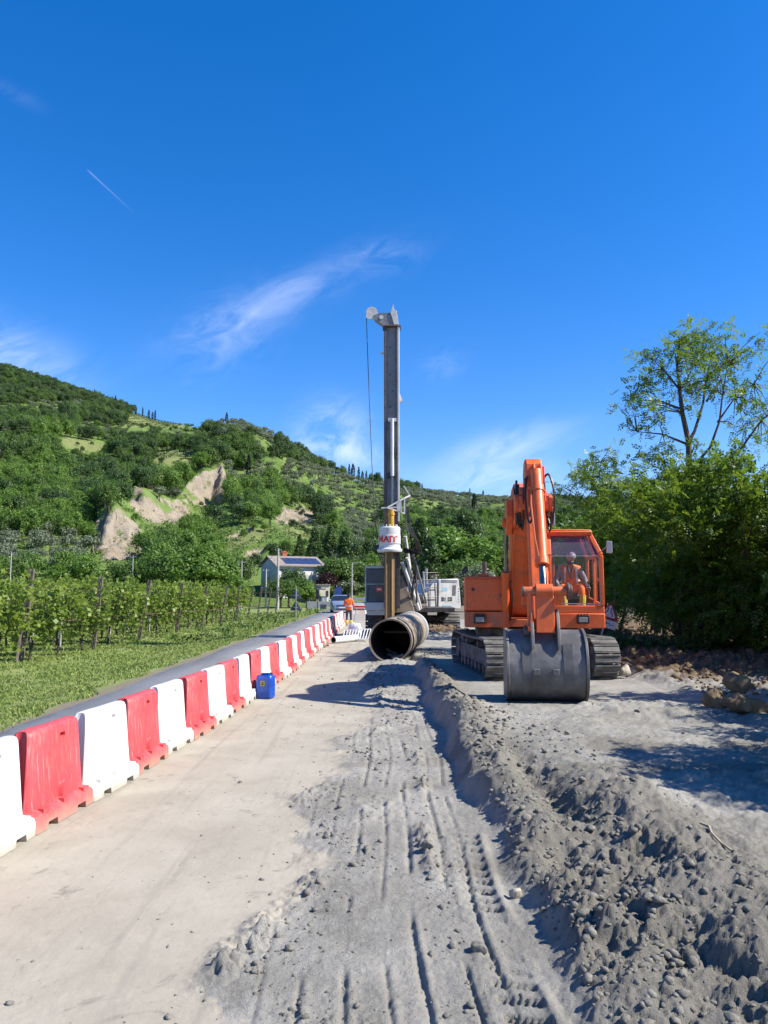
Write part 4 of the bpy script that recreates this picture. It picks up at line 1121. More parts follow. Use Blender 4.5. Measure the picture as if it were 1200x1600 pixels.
endp = [((32, 1033), (50, 889)), ((145, 1015), (158, 901)), ((216, 1000), (234, 906)), ((275, 989), (285, 909)), ((314, 982), (323, 915)), ((343, 977), (355, 915)), ((368, 973), (374, 916)), ((386, 968), (396, 917)), ((402, 964), (409, 917)), ((417, 961), (424, 917)), ((430, 958), (436, 917))]
words = ['nearest', 'second', 'third', 'fourth', 'fifth', 'sixth', 'seventh', 'eighth', 'ninth', 'tenth', 'eleventh']
ends = []
for i, (b, tp) in enumerate(endp):
    z = -.42; q = on(b[0], b[1], z)
    for _ in range(4): q = on(b[0], b[1], fz(q.x, q.y))
    tq = at(tp[0], tp[1], q.y-.05)
    m = MB(); d = tq-q; slotted_post(m, (0, 0, -.2), tuple(d), .17 if i < 4 else .15, .1, 10)
    if i == 0: m.bar((.04, -.1, 1.15), (.12, -.55, -.1), .06, .08)
    o = m.build('vineyard_post', M['wood'], bevel=0, smooth=False, loc=tuple(q))
    tag(o, '%s leaning slotted end post of the vineyard, counted from the left' % words[i] if i else 'leaning slotted post with a brace, nearest the left edge', 'post', 'leaning end posts of the vineyard')
    ends.append((q, d))
for i, ((px, py), (tx, ty)) in enumerate([((92, 1012), (97, 928)), ((50, 1005), (51, 962)), ((131, 986), (132, 956)), ((171, 992), (172, 958)), ((232, 988), (233, 954)), ((199, 985), (200, 944))]):
    q = on(px, py, -.45); tq = at(tx, ty, q.y); m = MB(); slotted_post(m, (0, 0, -.2), tuple(tq-q), .13, .08, 8)
    o = m.build('vineyard_post', M['concrete'], smooth=False, loc=tuple(q)); tag(o, ['upright slotted concrete post between the first two leaning posts', 'short pale post right of the braced leaning post', 'short pale post left of the second leaning post',
        'short pale post right of the second leaning post', 'short pale post beside the third leaning post', 'thin pale post just left of the third leaning post'][i], 'post', 'upright vineyard posts')
for i in range(len(ends)-1):
    (q, d), (q2, d2) = ends[i], ends[i+1]
    h = .42
    a = q+d*h; b = q2+d2*h; m = MB(); m.tube([a, (a+b)/2+Vector((0, 0, -.02)), b], .022, 5)
    for hh in (.62, .8): m.tube([q+d*hh, q2+d2*hh], .006, 4)
    o = m.build('trellis_rail', M['rust']); tag(o, 'rusty rail and wires between the %s and the next leaning vineyard post' % words[i], 'rail', 'rails between the leaning posts')
a = ends[0][0]+ends[0][1]*.42; m = MB(); m.tube([a, a+Vector((-1.5, -4.5, 0))], .03, 5); o = m.build('trellis_rail', M['rust']); tag(o, 'rusty rail running left from the braced leaning post', 'rail', 'rails between the leaning posts')

# ------------------------------------------------------------------ grass on the verge
def grassmat():
    m, n, l, p = newmat('verge_grass')
    g = n.new('ShaderNodeNewGeometry'); t = n.new('ShaderNodeTexCoord')
    n1 = noise(n, l, t.outputs['Object'], .45, 5, .65)
    f = mmath(n, l, 'ADD', mmath(n, l, 'MULTIPLY', g.outputs['Random Per Island'], .55), mmath(n, l, 'MULTIPLY', n1, .55))
    c = mix(n, l, mrange(n, l, f, .2, .85), (.18, .275, .058), (.37, .445, .135))
    c = mix(n, l, mrange(n, l, noise(n, l, t.outputs['Object'], .8, 5, .7), .55, .70, 0, .75), c, (.36, .33, .16))
    l.new(c, p.inputs['Base Color']); p.inputs['Roughness'].default_value = .6; p.inputs['Specular IOR Level'].default_value = .2
    tr = n.new('ShaderNodeBsdfTranslucent'); l.new(c, tr.inputs[0]); ms = n.new('ShaderNodeMixShader'); ms.inputs[0].default_value = .4
    l.new(p.outputs[0], ms.inputs[1]); l.new(tr.outputs[0], ms.inputs[2]); l.new(ms.outputs[0], n['Material Output'].inputs[0]); return m
M['grass'] = grassmat()
g = np.random.default_rng(3); n = 220000
yy = 6.5*np.exp(g.random(n)*math.log(78/6.5))
xx = -5.4-g.random(n)**.9*np.minimum(.36*yy+3.5, 20)
tuft = fbm(xx*1.3, yy*1.3, 3, 8); ok = (g.random(n) < .62+.9*tuft) & (xx < -5.55-.35*fbm(xx*0, yy*.8, 2, 9)-.18)
xx, yy, tuft = xx[ok], yy[ok], tuft[ok]; n = len(xx)
zz = field_z(xx, yy); hh = (.02+.035*g.random(n)+.07*np.clip(tuft-.1, 0, 1))*np.minimum(1+yy/50, 2.0); ww = .0035+.0007*yy
az = g.random(n)*6.283; lean = g.normal(size=(n, 2))*.5
p0 = np.stack([xx, yy, zz], 1); ax_ = np.stack([np.cos(az), np.sin(az), az*0], 1)*ww[:, None]
tip = p0+np.stack([lean[:, 0]*hh, lean[:, 1]*hh, hh], 1); midp = p0+np.stack([lean[:, 0]*hh*.25, lean[:, 1]*hh*.25, hh*.6], 1)
V = np.stack([p0-ax_, p0+ax_, tip, midp-ax_*.9], 1).reshape(-1, 3)
go_ = mesh_np('grass', V, np.arange(n*4).reshape(n, 4), M['grass']); tag(go_, 'short green grass on the verge between road and vineyard', kind='stuff')
# taller weeds along the vineyard edge farther up the road
C = []
for i in range(120):
    y = 30+g.random()*45; x = -5.6-g.random()*5; C.append((x, y, fz(x, y)+.18+.2*g.random()))
VF = leaves(np.array(C), 12, (.22, .22, .2), .14, 31, .8); u_ = mesh_np('weeds', VF[0], VF[1], L_ivy); tag(u_, 'taller weeds among the verge grass farther up the road', kind='stuff')
# ------------------------------------------------------------------ water filled barriers
def rounded(hx, hy, r, z, n=5):
    out = []
    for cx, cy, a0 in ((hx-r, hy-r, 0), (-hx+r, hy-r, 90), (-hx+r, -hy+r, 180), (hx-r, -hy+r, 270)):
        for i in range(n):
            a = R(a0+90*i/(n-1)); out.append((cx+r*math.cos(a), cy+r*math.sin(a), z))
    return out
def barrier_mesh():
    m = MB()
    m.loft([rounded(.50, .215, .03, 0), rounded(.50, .215, .035, .105), rounded(.495, .205, .04, .135), rounded(.47, .165, .05, .158), rounded(.45, .135, .055, .175)])
    # upper body: wider ribbed left third, tapering upward
    def sec(k, z):
        hx = .478-.042*k; y0 = .150-.058*k; y1 = .118-.046*k
        h_ = [(-hx, -y0*.25), (-hx+.012, -y0*.62), (-hx+.045, -y0*.9), (-hx+.10, -y0), (-.17, -y0), (-.10, -y0*.96), (-.045, -y1), (hx-.03, -y1), (hx-.006, -y1*.8), (hx, -y1*.45)]
        return [(a, b, z) for a, b in h_]+[(a, -b, z) for a, b in h_[::-1]]
    def top(z, s):
        return [(x*(.985 if s > .7 else .95), y*s, z) for (x, y, _) in sec(1, z)]
    m.loft([sec(0, .15), sec(.25, .28), sec(.6, .52), sec(.97, .755), top(.783, .88), top(.797, .66), top(.80, .4)])
    for s in (-1, 1):                                         # half round boss and lugs on the foot
        m.lathe([(.02, s*.08), (.15, s*.10), (.135, s*.152), (.02, s*.158)], (.16, 0, .19), 18, 'y')
        for x in (-.33, .0, .36): m.box((x, s*.178, .158), (.10, .05, .035))
    o = m.build('traffic_barrier', M['whitebar'], smooth=True, ang=38)
    cut = MB()
    for x in (-.24, .26): cut.prism([(x-.095, -.05), (x+.095, -.05), (x+.07, .055), (x-.07, .055)], -.4, .4, 'y')
    cut.box((.12, 0, .69), (.085, .6, .035)); cut.cyl((-.47, 0, -.1), (-.47, 0, .9), .07, .07, 12)
    c = cut.build('cutter', M['whitebar'], smooth=False)
    # the shells overlap: merge them first
    def boolean(o, c, op):
        md = o.modifiers.new('b', 'BOOLEAN'); md.object = c; md.operation = op; md.solver = 'EXACT'; md.use_self = True
        dg = bpy.context.evaluated_depsgraph_get(); me = bpy.data.meshes.new_from_object(o.evaluated_get(dg)); o.modifiers.clear(); o.data = me
    boolean(o, c, 'DIFFERENCE')
    cm = c.data; bpy.data.objects.remove(c); bpy.data.meshes.remove(cm)
    me = o.data; me.polygons.foreach_set('use_smooth', [True]*len(me.polygons)); me.set_sharp_from_angle(angle=R(38))
    return o
b0 = barrier_mesh(); bme = b0.data; bmr = bme.copy(); bmr.materials.clear(); bmr.materials.append(M['redbar'])
bmw = bme.copy(); bmw.materials.clear(); bmw.materials.append(M['whitebar']); bpy.data.objects.remove(b0)
ordw = ['first', 'second', 'third', 'fourth', 'fifth', 'sixth', 'seventh', 'eighth', 'ninth', 'tenth', 'eleventh', 'twelfth', 'thirteenth', 'fourteenth', 'fifteenth', 'sixteenth', 'seventeenth', 'eighteenth', 'nineteenth', 'twentieth']
special = {-1: 'white barrier mostly outside the left edge of the picture', 0: 'nearest white barrier, cut by the left edge, scuffed at its foot', 1: 'nearest red barrier, large and covered in pale scratches', 8: 'white barrier directly left of the blue drum', 9: 'red barrier half hidden behind the blue drum'}
yb = 5.55+.0; bi = 0; k = -1; nw = 0; nr = 0
bars = []
yb = 5.0
br = random.Random(9)
while yb < 42.5:
    x = float(barrier_x(yb)); x2 = float(barrier_x(yb+.3)); a = math.atan2(.6, (x2-float(barrier_x(yb-.3))))
    red = (k % 2 == 1)
    o = bpy.data.objects.new('traffic_barrier', bmr if red else bmw); COL.objects.link(o)
    o.location = (x+br.uniform(-.02, .02), yb, .012); o.rotation_euler = (0, 0, a+R(br.uniform(-2.5, 2.5)))
    if red: nr += 1; lab = '%s red barrier counted from the near end of the row' % ordw[nr-1]
    else: nw += 1; lab = '%s white barrier counted from the near end of the row' % ordw[max(0, nw-2)]
    tag(o, special.get(k, lab), 'barrier', 'red and white plastic barriers along the closed lane')
    k += 1; yb += .985*math.sin(a)

# ------------------------------------------------------------------ blue drum
p = on(413, 1093, 0); t = root('plastic_jerrycan', 'blue plastic drum with a yellow label beside the barriers', 'jerrycan', (p.x, p.y+.13, .01), R(-14))
m = MB(); W_, D_, H_ = .155, .125, .44
m.loft([rounded(W_*.9, D_*.9, .05, 0), rounded(W_, D_, .06, .02), rounded(W_, D_, .06, .18), rounded(W_*.985, D_*.985, .06, .20), rounded(W_, D_, .06, .22), rounded(W_, D_, .06, .35), rounded(W_*.97, D_*.95, .06, .39), rounded(W_*.86, D_*.8, .05, .415), rounded(W_*.84, D_*.78, .05, .418)])
m.build('body', M['blueplastic'], t, smooth=True)
m = MB(); m.tube([(-.085, 0, .40), (-.08, 0, .425), (-.06, 0, .437), (.06, 0, .437), (.08, 0, .425), (.085, 0, .40)], .02, 8); m.build('handle', M['blueplastic'], t)
m = MB(); m.cyl((.08, .05, .41), (.08, .05, .455), .035, .033, 14); m.build('cap', M['black'], t)
m = MB(); m.box((-.01, -D_-.0035, .275), (.085, .004, .09)); lb_ = m.build('label', M['yellowlabel'], t)
m = MB(); m.prism([(-.035, .25), (.02, .25), (.018, .266), (-.03, .266)], -D_-.0075, -D_-.0057, 'y'); m.prism([(-.025, .275), (-.005, .308), (.015, .275)], -D_-.0075, -D_-.0057, 'y'); m.build('print', M['ink'], lb_)

# ------------------------------------------------------------------ casing tube
p0, p1 = Vector((.17, 21.1, .60)), Vector((.93, 26.7, .62)); dv = (p1-p0).normalized()
t = root('casing_tube', 'large clay coated steel casing tube lying in front of the drilling rig', 'pipe', (p0.x, p0.y, 0), 0)
o_ = Vector((p0.x, p0.y, 0)); L = (p1-p0).length
def ring_profile(prof, n=40):
    a, b = MB().frame(dv); rings = []
    for (r, h) in prof: rings.append([tuple(p0-o_+dv*h+(a*math.cos(2*math.pi*i/n)+b*math.sin(2*math.pi*i/n))*r) for i in range(n)])
    return rings
m = MB(); m.loft(ring_profile([(.545, .01), (.592, 0), (.592, .35), (.588, .36), (.588, 1.6), (.596, 1.61), (.596, 1.66), (.588, 1.67), (.588, 3.1), (.594, 3.11), (.594, 3.15), (.588, 3.16), (.588, L-.9)]), cap=False); m.build('tube_shell', M['casing'], t)
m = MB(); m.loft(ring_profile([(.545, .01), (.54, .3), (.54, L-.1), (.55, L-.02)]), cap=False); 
mi = m.build('dark_bore', M['casinside'], t)
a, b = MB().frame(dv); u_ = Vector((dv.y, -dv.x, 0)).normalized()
m = MB(); m.add([tuple(p0-o_+dv*(L-1.0)+(u_*math.cos(q_)+Vector((0, 0, 1))*math.sin(q_))*.54) for q_ in [R(18-13*i) for i in range(0, 18)]+[R(130), R(110)]]+[tuple(p0-o_+dv*(L-.3)+(u_*math.cos(q_)+Vector((0, 0, 1))*math.sin(q_))*.54) for q_ in [R(18-13*i) for i in range(0, 18)]+[R(130), R(110)]], [tuple(range(20)), tuple(range(20, 40))]+[(i, (i+1) % 20, 20+(i+1) % 20, 20+i) for i in range(20)]); m.build('shade_plug', M['casinside'], t)  # plug added across the bore to keep the inside dark
m = MB(); m.loft(ring_profile([(.588, L-.9), (.60, L-.89), (.60, L-.45), (.588, L-.44)]), cap=False); m.build('joint_band', M['mast'], t)
m = MB(); m.loft(ring_profile([(.588, L-.44), (.61, L-.43), (.61, L), (.54, L)]), cap=False); m.build('end_collar', M['concrete'], t)
a, b = MB().frame(dv)
def ringpt(ang, h, r): 
    u = Vector((dv.y, -dv.x, 0)).normalized(); w = Vector((0, 0, 1)); return p0-o_+dv*h+(u*math.cos(R(ang))+w*math.sin(R(ang)))*r
m = MB(); m.tube([ringpt(x, .25, .612) for x in (75, 50, 25, 5, -15, -35, -50)], .03, 6); m.tube([ringpt(-50, .25, .612), ringpt(-58, -.05, .64), ringpt(-62, -.2, .60)], .025, 6); m.build('sling', M['hose'], t)
m = MB()
for i, h in enumerate((.6, 1.1, 1.9)): m.tube([ringpt(-95-20*i+40*j/3, h, .52) for j in range(4)], .05, 6)
m.bar(ringpt(10, 2.4, .5), ringpt(170, 2.4, .5), .06, .06); m.build('inner_brace', M['beige'], t)
def lumpy(c, r, seed, sub=2, flat=1.0):
    bm = bmesh.new(); bmesh.ops.create_icosphere(bm, subdivisions=sub, radius=1); V = np.array([v.co for v in bm.verts]); F_ = [tuple(v.index for v in f.verts) for f in bm.faces]; bm.free()
    g = np.random.default_rng(seed); k = np.ones(len(V))
    for i in range(18):
        d = g.normal(size=3); d /= np.linalg.norm(d); h = .45+.42*g.random(); pr = V@d; V = V-np.clip(pr-h, 0, None)[:, None]*d*.85
    V = V*(1+.10*(vn(V[:, 0]*3+seed, V[:, 1]*3+V[:, 2]*2.3, seed)-.5)[:, None]*2)
    s = np.asarray(r) if np.ndim(r) else np.array([r, r, r*flat])
    q = Matrix.Rotation(g.random()*6.28, 3, 'Z'); V = (V*s)@np.array(q).T+np.asarray(c)
    return V, np.array(F_)
def lump_obj(name, parts, mat, smooth=False):
    vs, fs, b = [], [], 0
    for V, F_ in parts: vs.append(V); fs.append(F_+b); b += len(V)
    return mesh_np(name, np.concatenate(vs), np.concatenate(fs), mat, smooth=smooth)
# ------------------------------------------------------------------ boulders and clods
for i, (px, py, d, r, lab, mt) in enumerate([(1152, 1068, 0, (.27, .24, .21), 'pale ochre boulder resting on top of the other boulders at the right', 'stone'), (1120, 1094, 0, (.22, .2, .19), 'brown boulder leftmost at the right edge pile', 'stone'),
        (1150, 1100, 0, (.25, .23, .19), 'broad brown boulder in the middle of the right edge pile', 'stone'), (1180, 1100, 0, (.23, .2, .17), 'brown boulder cut short by earth at the right edge pile', 'stone'),
        (976, 1040, 0, (.17, .15, .13), 'pale stone on the brown earth beside the right track', 'stonegrey'), (1008, 1030, 0, (.22, .2, .15), 'flat brown stone on the earth bank behind the track', 'stone')]):
    q = on(px, py+8, .32 if i < 4 else .36)
    if i == 0: q = on(1152, 1098, .32)+Vector((0, .12, 0)); zb = wz(q.x, q.y)
    V, F_ = lumpy((0, 0, 0), r, 900+i, 3); o = mesh_np('boulder', V, F_, M[mt], smooth=False); o.location = (q.x, q.y, zb+r[2]*.5+(.21 if i == 0 else 0))
    o.data.polygons.foreach_set('use_smooth', [True]*len(o.data.polygons)); o.data.set_sharp_from_angle(angle=R(18)); tag(o, lab, 'boulder', 'boulders on the brown earth at the right')
M['clod'] = surf('dry_mud_clod', (.225, .212, .178), .9, .35, 14, bump=.9, bscale=45, dirt=(.15, .138, .11), dirt_amt=.4)
for i, (px, py, r, lab) in enumerate([(748, 1484, .055, 'single grey clod lying on the track marks in the foreground'), (668, 1334, .07, 'grey clod ending the small ridge between the ruts')]):
    q = on(px, py, .05); V, F_ = lumpy((0, 0, 0), (r, r*.85, r*.8), 930+i, 3); o = mesh_np('clod', V, F_, M['clod'], smooth=True); o.location = (q.x, q.y, wz(q.x, q.y)+r*.35); tag(o, lab, 'clod')
q = on(805, 1374, .15); V, F_ = lumpy((0, 0, 0), (.06, .05, .045), 940, 3); o = mesh_np('stone', V, F_, M['stonegrey'], smooth=False); o.location = (q.x, q.y, wz(q.x, q.y)+.03); tag(o, 'small pale yellow stone in the trench beside the spoil', 'stone')
g = np.random.default_rng(21); parts = []
n = 0
cx_ = []
while n < 6800:
    y = 3.0*math.exp(g.random()*math.log(24/3.0)); r = g.random()
    if r < .50: x = .95+abs(g.normal())*.62
    elif r < .66: x = float(np.interp(y, b_y, b_x))+.12+abs(g.normal())*.22
    elif r < .72: x = .36+.07*g.normal()
    elif r < .86: x = .9+g.random()*max(.5, y*.5)
    elif r < .93: x = float(np.interp(y, b_y, b_x))-abs(g.normal())*.8; x = max(x, float(barrier_x(y))+.35)
    else: x = -.9+1.6*g.random()
    if x > .6*y or (1.2 < x < 5 and 12.6 < y < 21): continue
    s = .0075*math.exp(abs(g.normal())*(.85 if r < .50 else .6))*(1+.05*y)
    if r >= .72: s *= .7
    cx_.append((x, y, min(s, .06))); n += 1
cx_ = np.array(cx_); zc, _, _ = worksite(cx_[:, 0], cx_[:, 1])
lib = [lumpy((0, 0, 0), (1, .62+.03*(i % 9), .5+.04*(i % 7)), 800+i, 1) for i in range(24)]; vs, fs, b = [], [], 0
for (x, y, s), z in zip(cx_, zc):
    V, F_ = lib[int(g.integers(24))]; a = g.random()*6.28; c, s_ = math.cos(a), math.sin(a)
    W2 = V*s*np.array([1, 1, .7+.5*g.random()]); W2 = np.stack([W2[:, 0]*c-W2[:, 1]*s_, W2[:, 0]*s_+W2[:, 1]*c, W2[:, 2]], 1)+np.array([x, y, z+s*.30])
    vs.append(W2); fs.append(F_+b); b += len(V)
o = mesh_np('clods', np.concatenate(vs), np.concatenate(fs), M['clod'], smooth=False); tag(o, 'loose grey clods scattered over the churned mud', kind='stuff')
# brown rubble on the bank
vs, fs, b = [], [], 0
for i in range(700):
    if i < 330: x, y = 4.9+abs(g.normal())*2.3, 15.8+2.6*g.random()+.0
    elif i < 430: x, y = 2.1+1.2*g.normal(), 32.6+.8*g.normal()
    else: x, y = 5.4+g.random()*4.0, 12.4+2.6*g.random()
    s = .035*math.exp(abs(g.normal())*.6); V, F_ = lib[i % 12]; W2 = V*s+np.array([x, y, wz(x, y)+s*.3]); vs.append(W2); fs.append(F_+b); b += len(V)
o = mesh_np('rubble', np.concatenate(vs), np.concatenate(fs), M['stone'], smooth=False); tag(o, 'brown rubble on the earth bank behind the excavator', kind='stuff')
# a dry stick on the mud
q0, q1 = on(1094, 1284, .22), on(1150, 1322, .22); m = MB()
pp = [q0.lerp(q1, i/5) for i in range(6)]; m.tube([(p_.x+.02*math.sin(i*2), p_.y, wz(p_.x, p_.y)+.018) for i, p_ in enumerate(pp)], [.008, .011, .010, .009, .008, .004], 6)
o = m.build('stick', M['stick']); tag(o, 'thin pale stick lying on the grey mud at the right', 'stick')
# ------------------------------------------------------------------ things lying by the barriers near the rig
q = on(521, 1006, 0); t = root('plastic_pipe', 'short white pipe with a dark open end lying by the barriers', 'pipe', (q.x, q.y, .14), R(-32))
m = MB(); m.lathe([(.105, 0), (.125, 0), (.125, 1.5), (.105, 1.5)], (0, 0, 0), 20, 'y', cap=False); m.build('tube', M['signwhite'], t)
m = MB(); m.lathe([(.105, .0), (.105, 1.45), (.01, 1.45)], (0, 0, 0), 20, 'y', cap=False); m.build('dark_bore', M['casinside'], t)  # dark lining stands for the shade inside the white pipe
q = on(535, 1003, 0); t = root('metal_trestle', 'white metal ladder frame lying askew beside the white pipe', 'ladder', (q.x, q.y, .05), R(-12))
m = MB(); m.bar((0, 0, .02), (.95, .25, .06), .05, .05); m.build('rail', M['signwhite'], t); m = MB(); m.bar((-.25, 1.3, .32), (.75, 1.55, .36), .05, .05); m.build('rail', M['signwhite'], t)
for i in range(10):
    f = i/9; m = MB(); m.bar(Vector((0, 0, .02)).lerp(Vector((.95, .25, .06)), f), Vector((-.25, 1.3, .32)).lerp(Vector((.75, 1.55, .36)), f), .035, .02); m.build('rung', M['signwhite'], t)
m = MB(); m.bar((.1, .1, .0), (-.28, 1.35, -.03), .04, .04); m.bar((.3, .1, 0), (.3, .14, -.05), .03, .03); m.build('leg', M['galv'], t)
q = on(556, 998, 0); V, F_ = lumpy((0, 0, 0), (.36, .32, .40), 955, 3); o = mesh_np('bulk_bag', V, F_, M['signwhite'], smooth=True); o.location = (q.x, q.y, .30); tag(o, 'dusty white bulk bag standing behind the ladder frame', 'bag')
for i, (px, py, r, mt) in enumerate([(508, 1003, .16, 'stone'), (515, 997, .15, 'stonegrey'), (506, 1012, .12, 'stone'), (512, 1010, .10, 'stone')]):
    q = on(px, py, 0); V, F_ = lumpy((0, 0, 0), (r, r*.9, r*.7), 960+i, 2); o = mesh_np('rubble_stone', V, F_, M[mt]); o.location = (q.x, q.y, r*.4)
    tag(o, ['brown stone against the barriers left of the white pipe', 'buff stone on top behind the white pipe mouth', 'reddish stone nearest the camera beside the pipe', 'small stone directly at the pipe mouth'][i], 'stone', 'rubble beside the white pipe')
# ------------------------------------------------------------------ crawler tracks (shared by both machines)
def shoe_mesh(w, pitch, th=.035, grouser=.018):
    m = MB(); m.box((0, 0, th/2), (w, pitch*.93, th)); m.box((0, pitch*.36, th+grouser/2), (w*.98, .028, grouser)); m.box((0, -pitch*.30, th+grouser*.3), (w*.96, .02, grouser*.6))
    return m
def make_track(parent, x, half, r, w, pitch, side, zc, y0=0.0, bump=.05):
    """one crawler: belt with frame, wheels and its separate shoes"""
    m = MB(); m.prism([(-half+y0, zc-.16), (half+y0, zc-.16), (half+y0-.05, zc+.16), (-half+y0+.05, zc+.16)], x-w*.28, x+w*.28, 'x')
    t = m.build('track', M['trackdark'], parent, bevel=.015)
    m = MB()
    for s in (-1, 1):
        m.lathe([(.05, x-w*.34), (r*.6, x-w*.34), (r*.62, x-w*.2), (r*.86, x-w*.12), (r*.86, x+w*.12), (r*.62, x+w*.2), (r*.6, x+w*.34), (.05, x+w*.34)], (0, y0+s*half, zc), 20, 'x')
    m.build('idler_wheel', M['trackdark'], t)
    k = 7
    for i in range(k): yy_ = y0-half+.4+(2*half-.8)*i/(k-1); m = MB(); m.cyl((x-w*.3, yy_, zc-r+.13), (x+w*.3, yy_, zc-r+.13), .1, n=12); m.build('roller', M['trackdark'], t)
    for i in (-1, 1): m = MB(); m.cyl((x-w*.3, y0+i*half*.4, zc+r-.14), (x+w*.3, y0+i*half*.4, zc+r-.14), .07, n=10); m.build('roller', M['trackdark'], t)
    per = 4*half+2*math.pi*r; n = int(round(per/pitch)); sm = shoe_mesh(w, per/n)
    o0 = None
    for i in range(n):
        s = per*i/n
        if s < 2*half: y, z, a = -half+s, r, 0.0
        elif s < 2*half+math.pi*r: q = (s-2*half)/r; y, z, a = half+r*math.sin(q), r*math.cos(q), -q
        elif s < 4*half+math.pi*r: y, z, a = half-(s-2*half-math.pi*r), -r, math.pi
        else: q = (s-4*half-math.pi*r)/r; y, z, a = -half-r*math.sin(q), -r*math.cos(q), math.pi-q
        if o0 is None: o = o0 = sm.build('track_shoe', M['track'], t, bevel=.006)
        else: o = o0.copy(); COL.objects.link(o)
        sag = -.03*math.sin(math.pi*min(1, s/(2*half))) if s < 2*half else 0
        o.location = (x, y0+y, zc+z+sag); o.rotation_euler = (a, 0, 0)
    return t

# ------------------------------------------------------------------ orange excavator
ex = root('excavator', 'orange crawler excavator with its grey bucket resting on the mud', 'excavator', (3.20, 17.2, .2), R(-5.5))
def P2(pts): return [(-f, z) for f, z in pts]
for s in (-1, 1): tk = make_track(ex, s*1.09-.04, 1.55, .37, .52, .19, s, .41); tk.rotation_euler = (0, 0, R(10.5))
m = MB(); m.box((0, 0, .52), (1.7, 1.5, .34)); m.box((.0, .2, .86), (2.3, 1.9, .22)); m.cyl((.03, 0, .6), (.03, 0, .98), .62, n=28); m.build('undercarriage', M['trackdark'], ex, bevel=.02)
m = MB(); m.prism([(-1.40, 1.0), (1.44, 1.0), (1.44, 1.16), (-1.40, 1.16)], 1.0, -.95, 'y')   # floor of the upper structure
m.build('deck', M['orange_dusty'], ex, bevel=.015)
# engine side box with bumper
m = MB(); m.prism([(-1.40, 1.34), (-.56, 1.34), (-.56, 2.06), (-1.40, 2.06)], -1.16, .9, 'y'); eb = m.build('side_box', M['orange'], ex, bevel=.025)
m = MB(); m.prism([(-1.41, 1.0), (-.54, 1.0), (-.54, 1.325), (-1.41, 1.325)], -1.20, -.2, 'y'); m.build('bumper', M['orange_dusty'], ex, bevel=.012)
m = MB(); m.box((-1.02, -.85, 2.085), (.26, .4, .05)); m.box((-1.02, -1.172, 2.0), (.74, .02, .02)); m.build('hatch', M['orange'], eb, bevel=.01)
m = MB(); m.cyl((-1.23, -1.15, 1.79), (-1.23, -1.175, 1.79), .035, n=16); m.cyl((-.62, -1.15, 1.66), (-.62, -1.19, 1.66), .05, n=14); m.build('filler_hole', M['black'], eb)
for x in (-1.10, .98):
    m = MB(); y = -1.235 if x < 0 else -1.355; z = 1.17 if x < 0 else 1.18
    m.box((x, y, z), (.25, .07, .17)); 
    for i in range(4): m.box((x-.09+.06*i, y-.01, z+.10), (.035, .05, .03))
    hl = m.build('headlight', M['black'], ex, bevel=.01); m = MB(); m.box((x, y-.036, z-.005), (.17, .012, .10)); m.build('lens', M['lamp'], hl, bevel=.006)
m = MB(); m.prism([(-1.38, 1.1), (1.38, 1.1), (1.40, 1.25), (1.36, 2.05), (-1.36, 2.05), (-1.40, 1.25)], 1.1, 2.5, 'y'); m.build('counterweight', M['orange_dusty'], ex, bevel=.1)
m = MB(); m.prism([(-1.38, 1.165), (.24, 1.165), (.24, 1.95), (-1.38, 1.98)], .93, 1.08, 'y'); m.box((-.15, .5, 1.5), (.72, .8, .65)); m.build('engine_hood', M['orange_dusty'], ex, bevel=.03)
m = MB(); m.cyl((-.9, 1.4, 2.05), (-.9, 1.4, 2.45), .06, n=12); m.build('exhaust', M['greasy'], ex)
# boom feet and boom
m = MB()
for x in (-.52, .13): m.prism(P2([(.15, 1.16), (.95, 1.16), (.75, 1.62), (.4, 1.66)]), x-.035, x+.035, 'x')
m.build('boom_bracket', M['orange'], ex, bevel=.01)
BX0, BX1 = -.45, .09
m = MB(); m.prism(P2([(.72, 1.25), (1.42, 2.35), (1.98, 2.98), (2.6, 3.12), (3.40, 3.10), (3.62, 3.22), (3.60, 3.45), (3.2, 3.62), (2.45, 3.84), (1.75, 3.80), (1.2, 3.42), (.72, 2.62), (.30, 1.62), (.32, 1.32), (.5, 1.22)]), BX0, BX1, 'x')
boom = m.build('boom', M['orange'], ex, bevel=.02)
m = MB()
for x in (BX0-.03, BX1+.03): m.lathe([(.02, x-.03), (.17, x-.03), (.17, x+.03), (.02, x+.03)], (0, -3.45, 3.33), 18, 'x'); m.lathe([(.02, x-.03), (.13, x-.03), (.13, x+.03), (.02, x+.03)], (0, -.52, 1.44), 16, 'x')
m.box(((BX0+BX1)/2, -1.15, 1.83), (.03, .03, .03)); m.build('pivot_boss', M['orange'], boom, bevel=.006)
m = MB()                                                   # side gusset where the lifting rods join
for x in (BX0-.065, BX1+.065): m.prism(P2([(1.55, 2.98), (1.95, 2.86), (2.3, 3.2), (2.2, 3.55), (1.75, 3.6), (1.5, 3.3)]), x-.06, x+.06, 'x')
m.build('gusset', M['orange'], boom, bevel=.01)
m = MB(); m.prism(P2([(2.1, 3.045), (2.7, 3.14), (2.62, 3.36), (2.0, 3.2)]), -.34, -.08, 'x'); m.box((-.21, -3.28, 3.02), (.25, .35, .14)); m.box((-.21, -3.45, 3.08), (.16, .1, .3)); m.build('valve_block', M['orange_dusty'], boom, bevel=.015)
m = MB(); m.tube([(-.43, -.72-.5, 1.8), (-.43, -1.6, 2.45), (-.41, -2.1, 2.96)], .018, 6); m.tube([(-.15, -.9, 1.4), (-.15, -1.48, 2.35), (-.15, -2.0, 2.93)], .016, 6); m.build('oil_pipe', M['orange'], boom)
